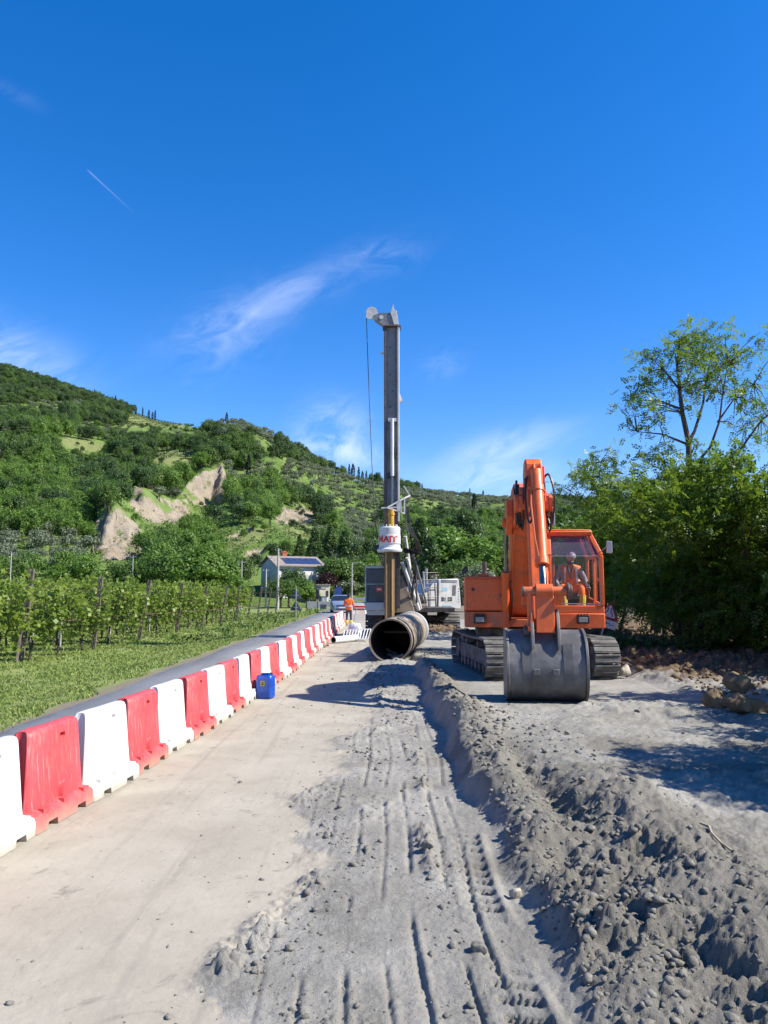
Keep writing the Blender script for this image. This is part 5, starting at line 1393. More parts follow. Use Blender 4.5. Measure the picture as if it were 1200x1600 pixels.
for x in (BX0-.115, BX1+.115):
    b, tp = Vector((x, -.98, 1.05)), Vector((x, -1.88, 3.12)); d = (tp-b).normalized()
    m = MB(); m.cyl(b, b+d*1.15, .085, n=16); m.cyl(b+d*1.1, b+d*1.2, .098, n=16); c_ = m.build('lift_cylinder', M['orange'], ex)
    m = MB(); m.cyl(b+d*1.15, tp, .045, n=14); m.build('rod', M['chrome'], c_)
    m = MB(); m.cyl((x-.08, tp.y, tp.z), (x+.08, tp.y, tp.z), .09, n=14); m.cyl((x-.08, b.y, b.z), (x+.08, b.y, b.z), .09, n=14); m.build('eye', M['orange'], c_)
    m = MB(); m.tube([b+d*1.0+Vector((.1, -.05, 0)), b+d*.7+Vector((.13, -.12, 0)), b+d*.3+Vector((.12, -.1, 0)), b+Vector((.1, 0, .1))], .018, 6); m.build('hose', M['hose'], c_)
# arm with its tail, bucket cylinder and linkage
AX0, AX1 = -.325, -.025
m = MB(); m.prism(P2([(3.10, 3.62), (3.12, 3.92), (3.26, 4.10), (3.52, 4.14), (3.66, 4.02), (3.70, 3.78), (3.86, 3.2), (4.10, 2.4), (4.42, 1.5), (4.52, 1.22), (4.44, 1.08), (4.28, 1.10), (4.02, 1.9), (3.72, 2.7), (3.40, 3.05), (3.22, 3.3)]), AX0, AX1, 'x')
arm = m.build('arm', M['orange'], ex, bevel=.03)
m = MB(); m.prism(P2([(3.50, 3.95), (3.715, 4.03), (3.80, 3.70), (3.60, 3.62)]), AX0+.13, AX0+.165, 'x'); m.prism(P2([(3.50, 3.95), (3.715, 4.03), (3.80, 3.70), (3.60, 3.62)]), AX1-.055, AX1-.02, 'x')
m.box((AX1+.03, -3.42, 3.85), (.05, .22, .3)); m.cyl((AX1, -3.4, 3.36), (AX1+.12, -3.4, 3.36), .13, n=16); m.cyl((AX0-.10, -3.4, 3.52), (AX0+.02, -3.4, 3.52), .12, n=16); m.build('cylinder_bracket', M['orange'], arm, bevel=.008)
b, tp = Vector((-.145, -3.80, 3.80)), Vector((-.165, -4.80, 1.76)); d = (tp-b).normalized()
m = MB(); m.cyl(b-d*.08, b+d*1.72, .105, n=20); m.cyl(b+d*1.68, b+d*1.80, .118, n=20); m.cyl(b+d*.28, b+d*.36, .122, n=20); bc = m.build('bucket_cylinder', M['orange'], ex)
m = MB(); m.cyl(b+d*1.75, tp, .06, n=16); m.build('rod', M['chrome'], bc)
m = MB(); m.tube([b+d*.30+Vector((-.11, -.06, 0)), b+d*.6+Vector((-.13, -.06, 0)), b+d*1.3+Vector((-.10, -.08, 0)), b+d*1.7+Vector((-.05, -.1, 0))], .016, 6)
m.tube([b+d*.28+Vector((-.16, -.04, 0)), b+d*.30+Vector((0, -.13, 0)), b+d*.34+Vector((.13, -.02, 0)), b+d*.55+Vector((.13, .05, 0))], .014, 6); m.build('oil_pipe', M['orange_dusty'], bc)
m = MB(); m.cyl((-.52, -4.80, 1.76), (.20, -4.80, 1.76), .075, n=16); m.cyl((-.30, -4.80, 1.76), (-.03, -4.80, 1.76), .12, n=18); m.build('link_pin', M['orange_dusty'], ex, bevel=.008)
m = MB()
for x, r_ in ((.215, .14), (.255, .115), (-.50, .09)): m.cyl((x-.018, -4.80, 1.76), (x+.018, -4.80, 1.76), r_, n=18)
m.build('pin_cap', M['greasy'], ex, bevel=.006)
m = MB()
for x in (-.44, .10): m.bar((x, -4.42, 1.55), (x, -4.80, 1.76), .05, .12, (1, 0, 0))
for x in (-.40,): m.bar((x, -4.80, 1.80), (x, -4.84, 1.12), .07, .13, (0, 1, 0))
m.bar((-.16, -4.82, 1.70), (-.16, -4.86, 1.10), .29, .10, (0, 1, 0)); m.build('bucket_link', M['orange'], ex, bevel=.012)
# bucket, its back towards the camera
BK0, BK1 = -.765, .465
prof = [(4.22, 1.12), (4.50, 1.13), (4.74, 1.06), (4.90, .92), (5.00, .72), (5.04, .50), (5.00, .28), (4.90, .12), (4.72, .02), (4.45, -.02), (4.05, .02)]
inner = [(f-.045 if f > 4.6 else f, z-.045 if z > .6 else z+.045) for f, z in prof]
m = MB(); m.prism(P2(prof+inner[::-1]), BK0+.03, BK1-.03, 'x'); bk = m.build('bucket', M['bucket'], ex, ang=30)
sidep = [(4.20, 1.14), (4.52, 1.16), (4.77, 1.09), (4.94, .94), (5.035, .73), (5.065, .50), (5.03, .27), (4.92, .10), (4.73, .0), (4.45, -.03), (3.98, 0), (4.05, .6)]
for x in (BK0, BK1): m = MB(); m.prism(P2(sidep), x-.022 if x < 0 else x-.022, x+.022, 'x'); m.build('side_plate', M['bucket'], bk, bevel=.006)
for x in (-.37, .04):
    m = MB(); m.prism(P2([(4.35, 1.05), (4.55, 1.42), (4.70, 1.48), (4.86, 1.36), (4.97, 1.05), (5.01, .84), (4.86, .90), (4.70, 1.04)]), x-.025, x+.025, 'x'); m.build('bucket_ear', M['bucket'], bk, bevel=.008)
for x in (-.47, .17):
    m = MB()
    o_pts = [(f+.014*(1 if f > 4.8 else .6), z+(.014 if z > .9 else (-.01 if z < .1 else 0))) for f, z in prof[3:7]]; i_pts = prof[3:7]
    m.prism(P2(o_pts+i_pts[::-1]), x-.075, x+.075, 'x'); m.build('wear_strip', M['bucketdark'], bk)
for x in (-.33, -.03): m = MB(); m.box((x, -5.05, .50), (.10, .035, .10)); m.build('lug', M['bucket'], bk, bevel=.008)
for i in range(5): x = BK0+.12+i*(BK1-BK0-.24)/4; m = MB(); m.prism([(x-.05, 0.0), (x+.05, 0.0), (x+.03, .06), (x-.03, .06)], -4.08, -3.80, 'y'); m.build('tooth', M['bucket'], bk, bevel=.006)
m = MB(); m.tube([(-.44, -4.7, 1.0), (-.42, -4.92, 1.25), (-.40, -4.95, 1.45)], .015, 5); m.cyl((-.02, -4.74, 1.12), (.08, -4.74, 1.12), .09, n=14); m.cyl((-.49, -4.74, 1.12), (-.39, -4.74, 1.12), .09, n=14); m.build('bucket_pin', M['greasy'], bk)
# hoses looping at the arm joint
def hang(a, b, sag, out, n=9):
    a, b = Vector(a), Vector(b); return [a.lerp(b, i/(n-1))+Vector((0, out*math.sin(math.pi*i/(n-1)), -sag*math.sin(math.pi*i/(n-1))**.8)) for i in range(n)]
for pts_, r_ in ((hang((-.40, -3.1, 3.62), (-.36, -3.62, 3.6), .75, -.1), .017), (hang((-.44, -2.9, 3.7), (-.40, -3.3, 3.15), .35, -.25), .02), (hang((-.47, -2.9, 3.72), (-.46, -3.2, 3.0), .25, -.2), .02),
                 (hang((-.34, -3.72, 3.75), (-.26, -3.9, 3.55), .85, -.05), .015), (hang((.06, -3.2, 3.75), (.15, -3.5, 3.5), .8, -.1), .017), (hang((.04, -3.3, 3.55), (.22, -3.45, 3.55), .62, -.1), .015)):
    m = MB(); m.tube(pts_, r_, 6); m.build('hose', M['hose'], arm)
for pts_, r_ in (([(-.02, 3.3, 3.72), (.09, 3.5, 3.86), (.165, 3.6, 3.62), (.185, 3.62, 3.3), (.13, 3.6, 3.06), (.06, 3.55, 3.12), (.02, 3.5, 3.35)], .02),
                 ([(-.31, 3.72, 3.78), (-.355, 3.95, 3.45), (-.345, 4.06, 3.1), (-.30, 4.10, 2.92), (-.255, 4.08, 3.1), (-.235, 3.98, 3.5)], .018),
                 ([(-.45, 3.2, 3.78), (-.475, 3.45, 3.5), (-.465, 3.42, 3.1), (-.41, 3.3, 2.92), (-.38, 3.2, 3.0)], .022), ([(-.42, 3.25, 3.7), (-.44, 3.5, 3.4), (-.43, 3.5, 3.12), (-.37, 3.4, 2.98)], .02)):
    m = MB(); pp = [Vector((x, -f, z)) for x, f, z in pts_]; fine = []
    for i in range(len(pp)-1):
        p0_, p1_, p2_, p3_ = pp[max(i-1, 0)], pp[i], pp[i+1], pp[min(i+2, len(pp)-1)]
        for k in range(4):
            t = k/4; fine.append(.5*((2*p1_)+(p2_-p0_)*t+(2*p0_-5*p1_+4*p2_-p3_)*t*t+(3*p1_-p0_-3*p2_+p3_)*t**3))
    m.tube(fine+[pp[-1]], r_, 6); m.build('hose', M['hose'], arm)
m = MB(); m.box((.17, -3.35, 3.1), (.08, .15, .34)); m.build('junction_block', M['mirror'], arm, bevel=.01)
# cab
CX0, CX1, CF = .30, 1.43, 1.30
m = MB(); m.prism([(CX0, 1.0), (CX1, 1.0), (CX1, 1.30), (CX0, 1.30)], -CF-.02, -1.0, 'y'); m.prism([(CX0, 1.30), (CX1, 1.30), (CX1-.005, 1.46), (CX0, 1.46)], -CF, -1.06, 'y')
m.prism(P2([(1.0, 1.163), (-.45, 1.163), (-.45, 1.5), (1.0, 1.5)]), CX0, CX0+.06, 'x'); m.prism(P2([(1.0, 1.163), (-.45, 1.163), (-.45, 1.62), (1.0, 1.5)]), CX1-.06, CX1, 'x'); cab = m.build('cab', M['orange'], ex, bevel=.018)
def pil(pts, w, h): 
    m = MB()
    for a, b in zip(pts, pts[1:]): m.bar(a, b, w, h)
    return m
m = MB(); tl, tr_ = (CX0+.05, -1.05, 2.93), (CX1-.22, -1.05, 2.93); bl_, br_ = (CX0+.03, -1.27, 1.46), (CX1-.035, -1.27, 1.46); ml, mr = (CX0+.04, -1.27, 2.48), (CX1-.04, -1.27, 2.48)
for a, b in ((bl_, ml), (br_, mr)): m.bar(a, b, .075, .08, (0, 1, 0))
for a, b in ((ml, tl), (mr, tr_)): m.bar(a, b, .085, .08, (0, 1, 0))
rl, rr_ = (CX0+.05, .42, 2.93), (CX1-.22, .42, 2.93); rbl, rbr = (CX0+.04, .42, 1.5), (CX1-.05, .42, 1.5); mbl, mbr = (CX0+.04, .42, 2.48), (CX1-.05, .42, 2.48)
for a, b in ((rbl, mbl), (mbl, rl), (rbr, mbr), (mbr, rr_), ((CX1-.045, -.45, 1.5), (CX1-.045, -.45, 2.48)), ((CX1-.045, -.45, 2.48), (CX1-.21, -.45, 2.93)), (mr, mbr)): m.bar(a, b, .07, .07, (0, 1, 0))
m.build('cab_frame', M['orange'], cab, bevel=.012)
m = MB(); m.prism([(CX0-.005, 2.95), (CX1-.17, 2.95), (CX1-.22, 3.03), (CX0+.0, 3.045)], -1.14, .5, 'y'); m.prism(P2([(1.14, 2.90), (1.16, 2.99), (1.08, 3.03), (1.02, 2.95)]), CX0+.01, CX1-.19, 'x'); m.build('roof', M['orange'], cab, bevel=.015)
m = MB(); m.box(((CX0+CX1)/2, .44, 1.72), (CX1-CX0-.1, .05, .5)); m.box((CX0+.2, .44, 2.4), (.3, .05, .95)); m.box((CX1-.3, .44, 2.86), (.4, .05, .1)); m.build('rear_wall', M['orange_dusty'], cab, bevel=.01)
m = MB(); m.prism([(CX0+.075, 1.5), (CX1-.08, 1.5), (CX1-.085, 2.455), (CX0+.08, 2.455)], -1.275, -1.267, 'y'); m.build('windscreen', M['glass'], cab)
m = MB(); vs = [(CX0+.09, -1.255, 2.50), (CX1-.09, -1.255, 2.50), (CX1-.26, -1.06, 2.90), (CX0+.10, -1.06, 2.90)]; m.add(vs+[(x, y-.008, z+.003) for x, y, z in vs], [(0, 1, 2, 3), (4, 5, 6, 7), (0, 1, 5, 4), (1, 2, 6, 5), (2, 3, 7, 6), (3, 0, 4, 7)]); m.build('upper_windscreen', M['visor'], cab)
m = MB(); m.box((CX0+.2, .38, 2.2), (.02, .02, .02)); m.box(((CX0+CX1)/2+.12, .43, 2.35), (.62, .008, .72)); m.build('rear_window', M['glass'], cab)
m = MB(); m.box((CX1-.03, -.86, 1.99), (.008, .68, .86)); m.build('side_window', M['glass'], cab)
for x in (CX0+.17,): 
    m = MB(); m.bar((x, -1.2, 1.5), (x, -1.2, 2.4), .02, .02); m.build('wiper', M['black'], cab)
m = MB(); m.bar((CX0+.07, -1.285, 1.495), (CX1-.08, -1.285, 1.495), .012, .02); m.bar((CX1-.078, -1.285, 1.5), (CX1-.085, -1.285, 2.45), .012, .02); m.bar((CX0+.08, -1.285, 2.475), (CX1-.085, -1.285, 2.475), .012, .02); m.build('window_seal', M['mirror'], cab)
m = MB(); m.box((.86, -.30, 1.62), (.5, .5, .16)); m.box((.86, -.04, 2.0), (.48, .13, .66)); m.box((.86, -.3, 1.45), (.3, .3, .3)); m.build('seat', M['dark'], cab, bevel=.05)
m = MB(); m.box((.86, -.3, 1.19), (1.0, 1.3, .05)); m.build('cab_floor', M['dark'], cab)
for x in (.62, 1.20):
    m = MB(); m.tube([(x, -.78, 1.2), (x, -.72, 1.75), (x, -.78, 1.92)], .014, 6); m.sphere((x, -.78, 1.93), .03, 8, 6); m.build('control_lever', M['black'], cab)
m = MB(); m.tube([(CX1-.16, -1.0, 1.3), (CX1-.16, -1.05, 2.4)], .018, 6); m.tube([(CX1-.10, -.8, 1.5), (CX1-.10, -.8, 2.45)], .022, 6); m.build('grab_rail', M['orange'], cab)
m = MB(); m.tube([(CX1-.06, -1.28, 2.55), (CX1+.06, -1.36, 2.66)], .012, 6); m.prism([(CX1+.05, 2.53), (CX1+.155, 2.52), (CX1+.17, 2.56), (CX1+.165, 2.76), (CX1+.06, 2.78)], -1.40, -1.34, 'y'); m.build('mirror', M['mirror'], ex, bevel=.02)
m = MB(); m.bar((-1.42, -1.1, 2.06), (-1.44, -1.15, 2.14), .02, .02); m.prism([(-1.46, 2.08), (-1.32, 2.16), (-1.35, 2.30), (-1.46, 2.2)], -1.19, -1.16, 'y'); m.build('mirror', M['black'], ex, bevel=.01)

# ------------------------------------------------------------------ people
M['skin'] = surf('skin', (.42, .23, .155), .55, .1, 12); M['hivis'] = surf('orange_hi_vis_cloth', (.95, .17, .02), .75, .1, 9, bump=.2, bscale=20)
M['hivis2'] = surf('yellow_hi_vis_cloth', (.72, .50, .06), .75, .12, 9); M['grey_cloth'] = surf('grey_lilac_cloth', (.30, .27, .33), .85, .15, 9, bump=.2, bscale=20)
M['navy'] = surf('dark_trousers', (.045, .045, .065), .85, .2, 9); M['boot'] = surf('dark_boots', (.05, .045, .04), .7, .2, 9); M['hair'] = surf('dark_hair', (.02, .015, .012), .6, .3, 20)
M['cap'] = surf('grey_white_cap', (.50, .49, .50), .6, .1, 9); M['reflect'] = surf('silver_reflective_tape', (.62, .62, .64), .35, .1, 9)
def skinned(name, J, E, mats, reg, parent, subdiv=2):
    """one continuous body grown round a skeleton; materials by the nearest bone"""
    keys = list(J); me = bpy.data.meshes.new(name); me.from_pydata([J[k][:3] for k in keys], [(keys.index(a), keys.index(b)) for a, b in E], [])
    o = bpy.data.objects.new(name, me); COL.objects.link(o)
    o.modifiers.new('skin', 'SKIN')
    if not me.skin_vertices: 
        bm = bmesh.new(); bm.from_mesh(me); bm.verts.layers.skin.verify(); bm.to_mesh(me); bm.free()
    sv_ = me.skin_vertices[0].data
    for i, k in enumerate(keys): r_ = J[k][3]; sv_[i].radius = r_ if isinstance(r_, tuple) else (r_, r_); sv_[i].use_root = (i == 0)
    s = o.modifiers.new('sub', 'SUBSURF'); s.levels = subdiv; s.render_levels = subdiv
    dg = bpy.context.evaluated_depsgraph_get(); nm = bpy.data.meshes.new_from_object(o.evaluated_get(dg)); o.modifiers.clear(); o.data = nm
    nm.materials.clear()
    for m_ in mats: nm.materials.append(m_)
    segs = [(Vector(J[a][:3]), Vector(J[b][:3]), reg(a, b)) for a, b in E]
    for p_ in nm.polygons:
        c = p_.center; best = None
        for a, b, r_ in segs:
            d = b-a; t = max(0, min(1, (c-a).dot(d)/max(d.length_squared, 1e-9))); q = (c-a-d*t).length
            if best is None or q < best[0]: best = (q, r_, t)
        p_.material_index = best[1]; p_.use_smooth = True
    o.parent = parent; return o
def hand(parent_mesh_mb, w, d, side, curl=.5, s=1.0):
    """palm with four unequal fingers and a thumb leaving its side"""
    d = Vector(d).normalized(); up = Vector((0, 0, 1)); r_ = d.cross(up).normalized(); dn = r_.cross(d)*-1
    m = parent_mesh_mb; w = Vector(w)
    m.bar(w, w+d*.09*s, .08*s, .035*s)
    for i, L in enumerate((.062, .075, .070, .052)):
        b = w+d*.088*s+r_*(i-1.5)*.021*s; k1 = b+(d*(1-curl*.4)+dn*curl*.5)*L*.5*s; k2 = k1+(d*(1-curl)+dn*curl)*L*.4*s; k3 = k2+(d*(.5-curl)+dn*curl)*L*.3*s
        m.tube([b, k1, k2, k3], [.0105*s, .0095*s, .0085*s, .006*s], 6)
    t0 = w+d*.03*s-r_*side*.038*s; m.tube([t0, t0+(d*.6-r_*side*.8)*.04*s, t0+(d*.9-r_*side*.3)*.075*s], [.013*s, .011*s, .008*s], 6)
op = root('person', 'excavator operator in orange work clothes and pale cap, sitting in the cab looking down', 'person', (0, 0, 0))
A = Matrix.Translation((3.20, 17.2, .2)) @ Matrix.Rotation(R(-5.5), 4, 'Z')
op.location = A @ Vector((.86, -.34, 1.80)); op.rotation_euler = (0, 0, R(-5.5))
J = {'pel': (0, 0, 0, (.165, .13)), 'spine': (0, -.05, .20, (.155, .12)), 'chest': (.01, -.11, .38, (.185, .135)), 'neck': (.015, -.16, .52, .06), 'head': (.02, -.21, .62, (.072, .085)), 'top': (.025, -.24, .73, (.085, .10)),
     'shl': (-.19, -.13, .43, .075), 'ell': (-.31, -.16, .18, .055), 'wrl': (-.27, -.40, .08, .036), 'shr': (.20, -.13, .43, .075), 'elr': (.33, -.14, .18, .055), 'wrr': (.35, -.36, .02, .036),
     'hil': (-.11, -.05, -.03, .11), 'knl': (-.19, -.44, .05, .078), 'anl': (-.17, -.52, -.40, .048), 'tol': (-.18, -.68, -.46, .04), 'hir': (.11, -.05, -.03, .11), 'knr': (.20, -.44, .05, .078), 'anr': (.21, -.52, -.40, .048), 'tor': (.22, -.68, -.46, .04)}
E = [('pel', 'spine'), ('spine', 'chest'), ('chest', 'neck'), ('neck', 'head'), ('head', 'top'), ('chest', 'shl'), ('shl', 'ell'), ('ell', 'wrl'), ('chest', 'shr'), ('shr', 'elr'), ('elr', 'wrr'), ('pel', 'hil'), ('hil', 'knl'), ('knl', 'anl'), ('anl', 'tol'), ('pel', 'hir'), ('hir', 'knr'), ('knr', 'anr'), ('anr', 'tor')]
def reg_op(a, b):
    if a in ('neck', 'head') : return 1
    if a in ('shl', 'shr', 'ell', 'elr'): return 2
    if a in ('knl', 'knr'): return 3
    if a in ('anl', 'anr'): return 4
    return 0
body = skinned('body', J, E, [M['hivis'], M['skin'], M['grey_cloth'], M['hivis'], M['boot']], reg_op, op)
m = MB(); hand(m, J['wrl'][:3], (.1, -1, -.15), 1, .8); hand(m, J['wrr'][:3], (.0, -1, -.3), -1, .8); m.build('hands', M['skin'], op)
m = MB(); m.tube([(.02, -.315, .655), (.02, -.335, .625), (.02, -.325, .61)], [.010, .016, .012], 8); m.sphere((-.012, -.308, .665), .009, 6, 5); m.sphere((.055, -.308, .665), .009, 6, 5); m.build('nose', M['skin'], op)
m = MB(); m.sphere((.022, -.235, .70), (.105, .125, .095), 16, 9); m.prism([(-.07, -.33), (.11, -.33), (.10, -.42), (.02, -.44), (-.06, -.42)], .665, .68, 'z'); m.build('cap', M['cap'], op)
for x in (-.18, .21): m = MB(); m.tube([(x, -.485, -.14), (x*.95, -.525, -.36)], [.072, .062], 10); m.build('leg_band', M['hivis2'], op)
m = MB(); m.sphere((.02, -.19, .565), (.07, .09, .05), 12, 8); m.build('beard', M['hair'], op)
for x in (-.12, .135): m = MB(); m.bar((x, -.265, .14), (x*.9, -.265, .47), .03, .012, (0, 1, 0)); m.build('reflective_band', M['reflect'], op)
m = MB(); m.tube([(-.06, -.215, .5), (-.03, -.27, .38), (0, -.275, .22), (.03, -.27, .38), (.07, -.215, .5)], .022, 6); m.build('shirt_front', M['navy'], op)
# worker standing by the barriers, seen from behind
q = on(545, 978, 0)
wk = root('person', 'worker in orange hi-vis jacket and yellow gaiters standing by the far barriers', 'person', (q.x, q.y, .01), R(0))
J = {'pel': (0, 0, .90, (.155, .115)), 'spine': (0, .02, 1.08, (.15, .11)), 'chest': (0, .03, 1.30, (.18, .125)), 'neck': (0, .01, 1.46, .058), 'head': (0, -.01, 1.54, (.072, .085)), 'top': (0, -.01, 1.66, (.082, .095)),
     'shl': (-.19, .03, 1.37, .072), 'ell': (-.25, .02, 1.12, .055), 'wrl': (-.20, -.20, 1.06, .038), 'shr': (.19, .03, 1.37, .072), 'elr': (.25, .02, 1.12, .055), 'wrr': (.19, -.20, 1.10, .038),
     'hil': (-.09, 0, .86, .10), 'knl': (-.11, -.01, .48, .068), 'anl': (-.11, .03, .09, .05), 'tol': (-.12, -.12, .04, .045), 'hir': (.09, 0, .86, .10), 'knr': (.11, -.01, .48, .068), 'anr': (.12, .03, .09, .05), 'tor': (.14, -.12, .04, .045)}
J = {k: (v[0], -v[1], v[2], v[3]) for k, v in J.items()}
def reg_w(a, b):
    if a in ('neck', 'head'): return 1
    if a in ('knl', 'knr'): return 2
    if a in ('anl', 'anr'): return 3
    if a in ('hil', 'hir'): return 2
    return 0
skinned('body', J, E, [M['hivis'], M['skin'], M['navy'], M['hivis2']], reg_w, wk)
m = MB(); hand(m, J['wrl'][:3], (.1, 1, 0), 1, .6); hand(m, J['wrr'][:3], (-.1, 1, 0), -1, .6); m.build('hands', M['skin'], wk)
m = MB(); m.sphere((0, .01, 1.655), (.098, .115, .10), 14, 9); m.sphere((0, -.04, 1.58), (.075, .07, .07), 12, 7); m.build('hair', M['hair'], wk)
m = MB(); m.lathe([(.19, 0), (.195, .05)], (0, 0, 1.04), 18, 'z', cap=False); m.build('reflective_band', M['reflect'], wk)
for x in (-.115, .12): m = MB(); m.lathe([(.062, .07), (.085, .12), (.088, .26), (.075, .30)], (x, -.02, 0), 12, 'z', cap=False); m.build('gaiter', M['hivis2'], wk)
# ------------------------------------------------------------------ drilling rig
RX, RY = 1.25, 36.3
rg = root('drilling_rig', 'white crawler drilling rig with a tall grey mast and ochre kelly bar', 'drilling rig', (RX, RY, 0))
for s in (-1, 1): make_track(rg, s*1.72+.02, 1.75, .40, .74, .20, s, .445)
m = MB(); m.box((0, 0, .55), (3.0, 1.6, .4)); m.cyl((0, 0, .7), (0, 0, 1.0), .8, n=28); m.build('undercarriage', M['trackdark'], rg, bevel=.02)
m = MB(); m.box((-.05, -.5, 1.10), (3.7, 5.0, .2)); m.build('deck', M['greasy'], rg, bevel=.02)
mx, my = -.915, -4.3
# mast: web, flanges, rails; shaded web and sunlit right flange painted in
m = MB(); m.box((mx, my+.28, 7.2), (.50, .40, 12.0)); mast = m.build('mast', M['mast'], rg, bevel=.01)
m = MB(); m.box((mx-.295, my+.25, 7.2), (.085, .56, 12.0)); m.build('mast_flange', M['greasy'], mast, bevel=.008)
m = MB(); m.box((mx+.285, my+.25, 9.0), (.085, .56, 8.4)); m.build('mast_flange', M['mastedge'], mast, bevel=.008)
m = MB(); m.box((mx+.285, my+.25, 2.99), (.085, .56, 3.6)); m.build('mast_flange', M['greasy'], mast, bevel=.008)
m = MB(); m.box((mx+.215, my+.03, 7.2), (.05, .12, 11.9)); m.box((mx-.228, my+.03, 7.2), (.04, .12, 11.9)); m.build('guide_rail', M['greasy'], mast)
m = MB(); m.box((mx, my+.25, 13.22), (.78, .64, .05)); m.build('mast_cap', M['rust'], mast, bevel=.01)
m = MB(); m.prism([(mx+.335, 9.9), (mx+.46, 10.0), (mx+.335, 10.3)], my+.1, my+.3, 'y'); m.box((mx-.41, my+.1, 12.05), (.16, .1, .07)); m.build('bracket', M['mastedge'], mast)
m = MB()
for z in (11.1, 12.3, 10.4, 9.7): m.cyl((mx-.02+.06*math.sin(z*5), my+.085, z), (mx-.02+.06*math.sin(z*5), my+.07, z), .035, n=10)
m.build('bolt_head', M['black'], mast)
# crown block leaning over to the left
m = MB()
for y in (my+.05, my+.35): m.prism([(mx-.34, 13.25), (mx+.28, 13.25), (mx+.20, 13.7), (mx+.02, 14.05), (mx-.05, 13.82), (mx-.5, 13.82), (mx-.78, 13.72), (mx-.72, 13.52)], y-.02, y+.02, 'y')
m.build('crown_block', M['mast'], mast, bevel=.006)
for y in (my+.02, my+.38): m = MB(); m.prism([(mx-.05, 13.8), (mx+.05, 14.18), (mx+.10, 13.95), (mx+.20, 13.9), (mx+.30, 13.3), (mx+.10, 13.28)], y-.025, y+.025, 'y'); m.build('crown_plate', M['white'], mast, bevel=.006)
m = MB(); m.lathe([(.03, 0), (.25, 0), (.25, .06), (.21, .09), (.21, .13), (.25, .16), (.25, .22), (.03, .22)], (mx-.86, my+.09, 13.86), 24, 'y'); m.build('sheave', M['white'], mast)
m = MB(); m.prism([(mx-1.12, 13.62), (mx-.98, 13.55), (mx-.62, 13.55), (mx-.66, 13.80), (mx-.86, 13.75), (mx-1.06, 13.9)], my+.05, my+.07, 'y'); m.lathe([(.02, -.02), (.09, -.02), (.09, .01), (.02, .01)], (mx-.45, my+.03, 13.62), 14, 'y'); m.build('sheave_cover', M['white'], mast)
m = MB(); m.tube([(mx-1.10, my+.2, 13.75), (mx-.98, my+.1, 10.5), (mx-.84, my-.1, 7.2), (mx-.72, my-.3, 4.9), (mx-.62, my-.3, 4.2)], .016, 5); m.build('cable', M['hose'], rg)
# crowd cylinder
m = MB(); m.cyl((mx+.01, my-.12, 6.7), (mx+.01, my-.12, 9.15), .075, n=16); m.box((mx+.01, my-.06, 9.1), (.34, .14, .14)); cc = m.build('crowd_cylinder', M['mastedge'], mast, bevel=.004)
m = MB(); m.cyl((mx+.01, my-.12, 5.4), (mx+.01, my-.12, 6.8), .05, n=14); m.build('rod', M['chrome'], cc)
m = MB(); m.box((mx+.10, my-.1, 7.7), (.09, .1, .5)); m.box((mx-.02, my-.05, 6.75), (.3, .14, .2)); m.build('clamp', M['black'], cc, bevel=.01)
# kelly bar and rotary head
kx, ky = -1.02, -4.80
m = MB(); m.cyl((kx, ky, .35), (kx, ky, 3.55), .205, n=24); kel = m.build('kelly_bar', M['kelly'], rg)
for a in (-130, -60, 40, 140): m = MB(); c, s_ = math.cos(R(a)), math.sin(R(a)); m.bar((kx+c*.215, ky+s_*.215, .38), (kx+c*.215, ky+s_*.215, 3.5), .075, .05, (c, s_, 0)); m.build('drive_rib', M['kellyrib'], kel, bevel=.006)
m = MB(); m.cyl((kx+.02, ky, .1), (kx+.02, ky, .36), .12, .2, n=18); m.build('kelly_tip', M['kelly'], kel)
m = MB(); m.lathe([(.05, 3.50), (.50, 3.50), (.52, 3.55), (.52, 3.60), (.45, 3.66), (.43, 3.80), (.455, 3.83), (.455, 4.16), (.44, 4.18), (.44, 4.48), (.40, 4.53), (.05, 4.53)], (kx, ky, 0), 32, 'z'); rh = m.build('rotary_head', M['white'], rg)
m = MB(); m.box((kx+.12, ky+.55, 4.0), (.8, .5, .8)); m.build('head_carriage', M['greasy'], rh, bevel=.03)
m = MB(); m.cyl((kx-.42, ky+.1, 3.68), (kx-.62, ky+.15, 3.66), .15, .1, n=14); m.build('head_motor', M['black'], rh)
m = MB(); m.cyl((kx-.03, ky+.02, 4.53), (kx-.03, ky+.02, 5.25), .22, n=22); m.build('upper_sleeve', M['kelly'], rh)
m = MB(); m.cyl((kx+.06, ky-.18, 4.53), (kx+.06, ky-.18, 5.0), .125, n=20); m.cyl((kx+.06, ky-.18, 5.0), (kx+.06, ky-.18, 5.10), .15, n=20); m.cyl((kx+.06, ky-.18, 5.10), (kx+.06, ky-.18, 5.24), .12, n=20); m.build('feed_sleeve', M['yellow'], rh)
for i in range(7): a = R(-170+i*27); m = MB(); m.cyl((kx+.3*math.cos(a), ky+.3*math.sin(a), 4.53), (kx+.3*math.cos(a), ky+.3*math.sin(a), 4.62), .03, n=8); m.build('bolt', M['white'], rh)
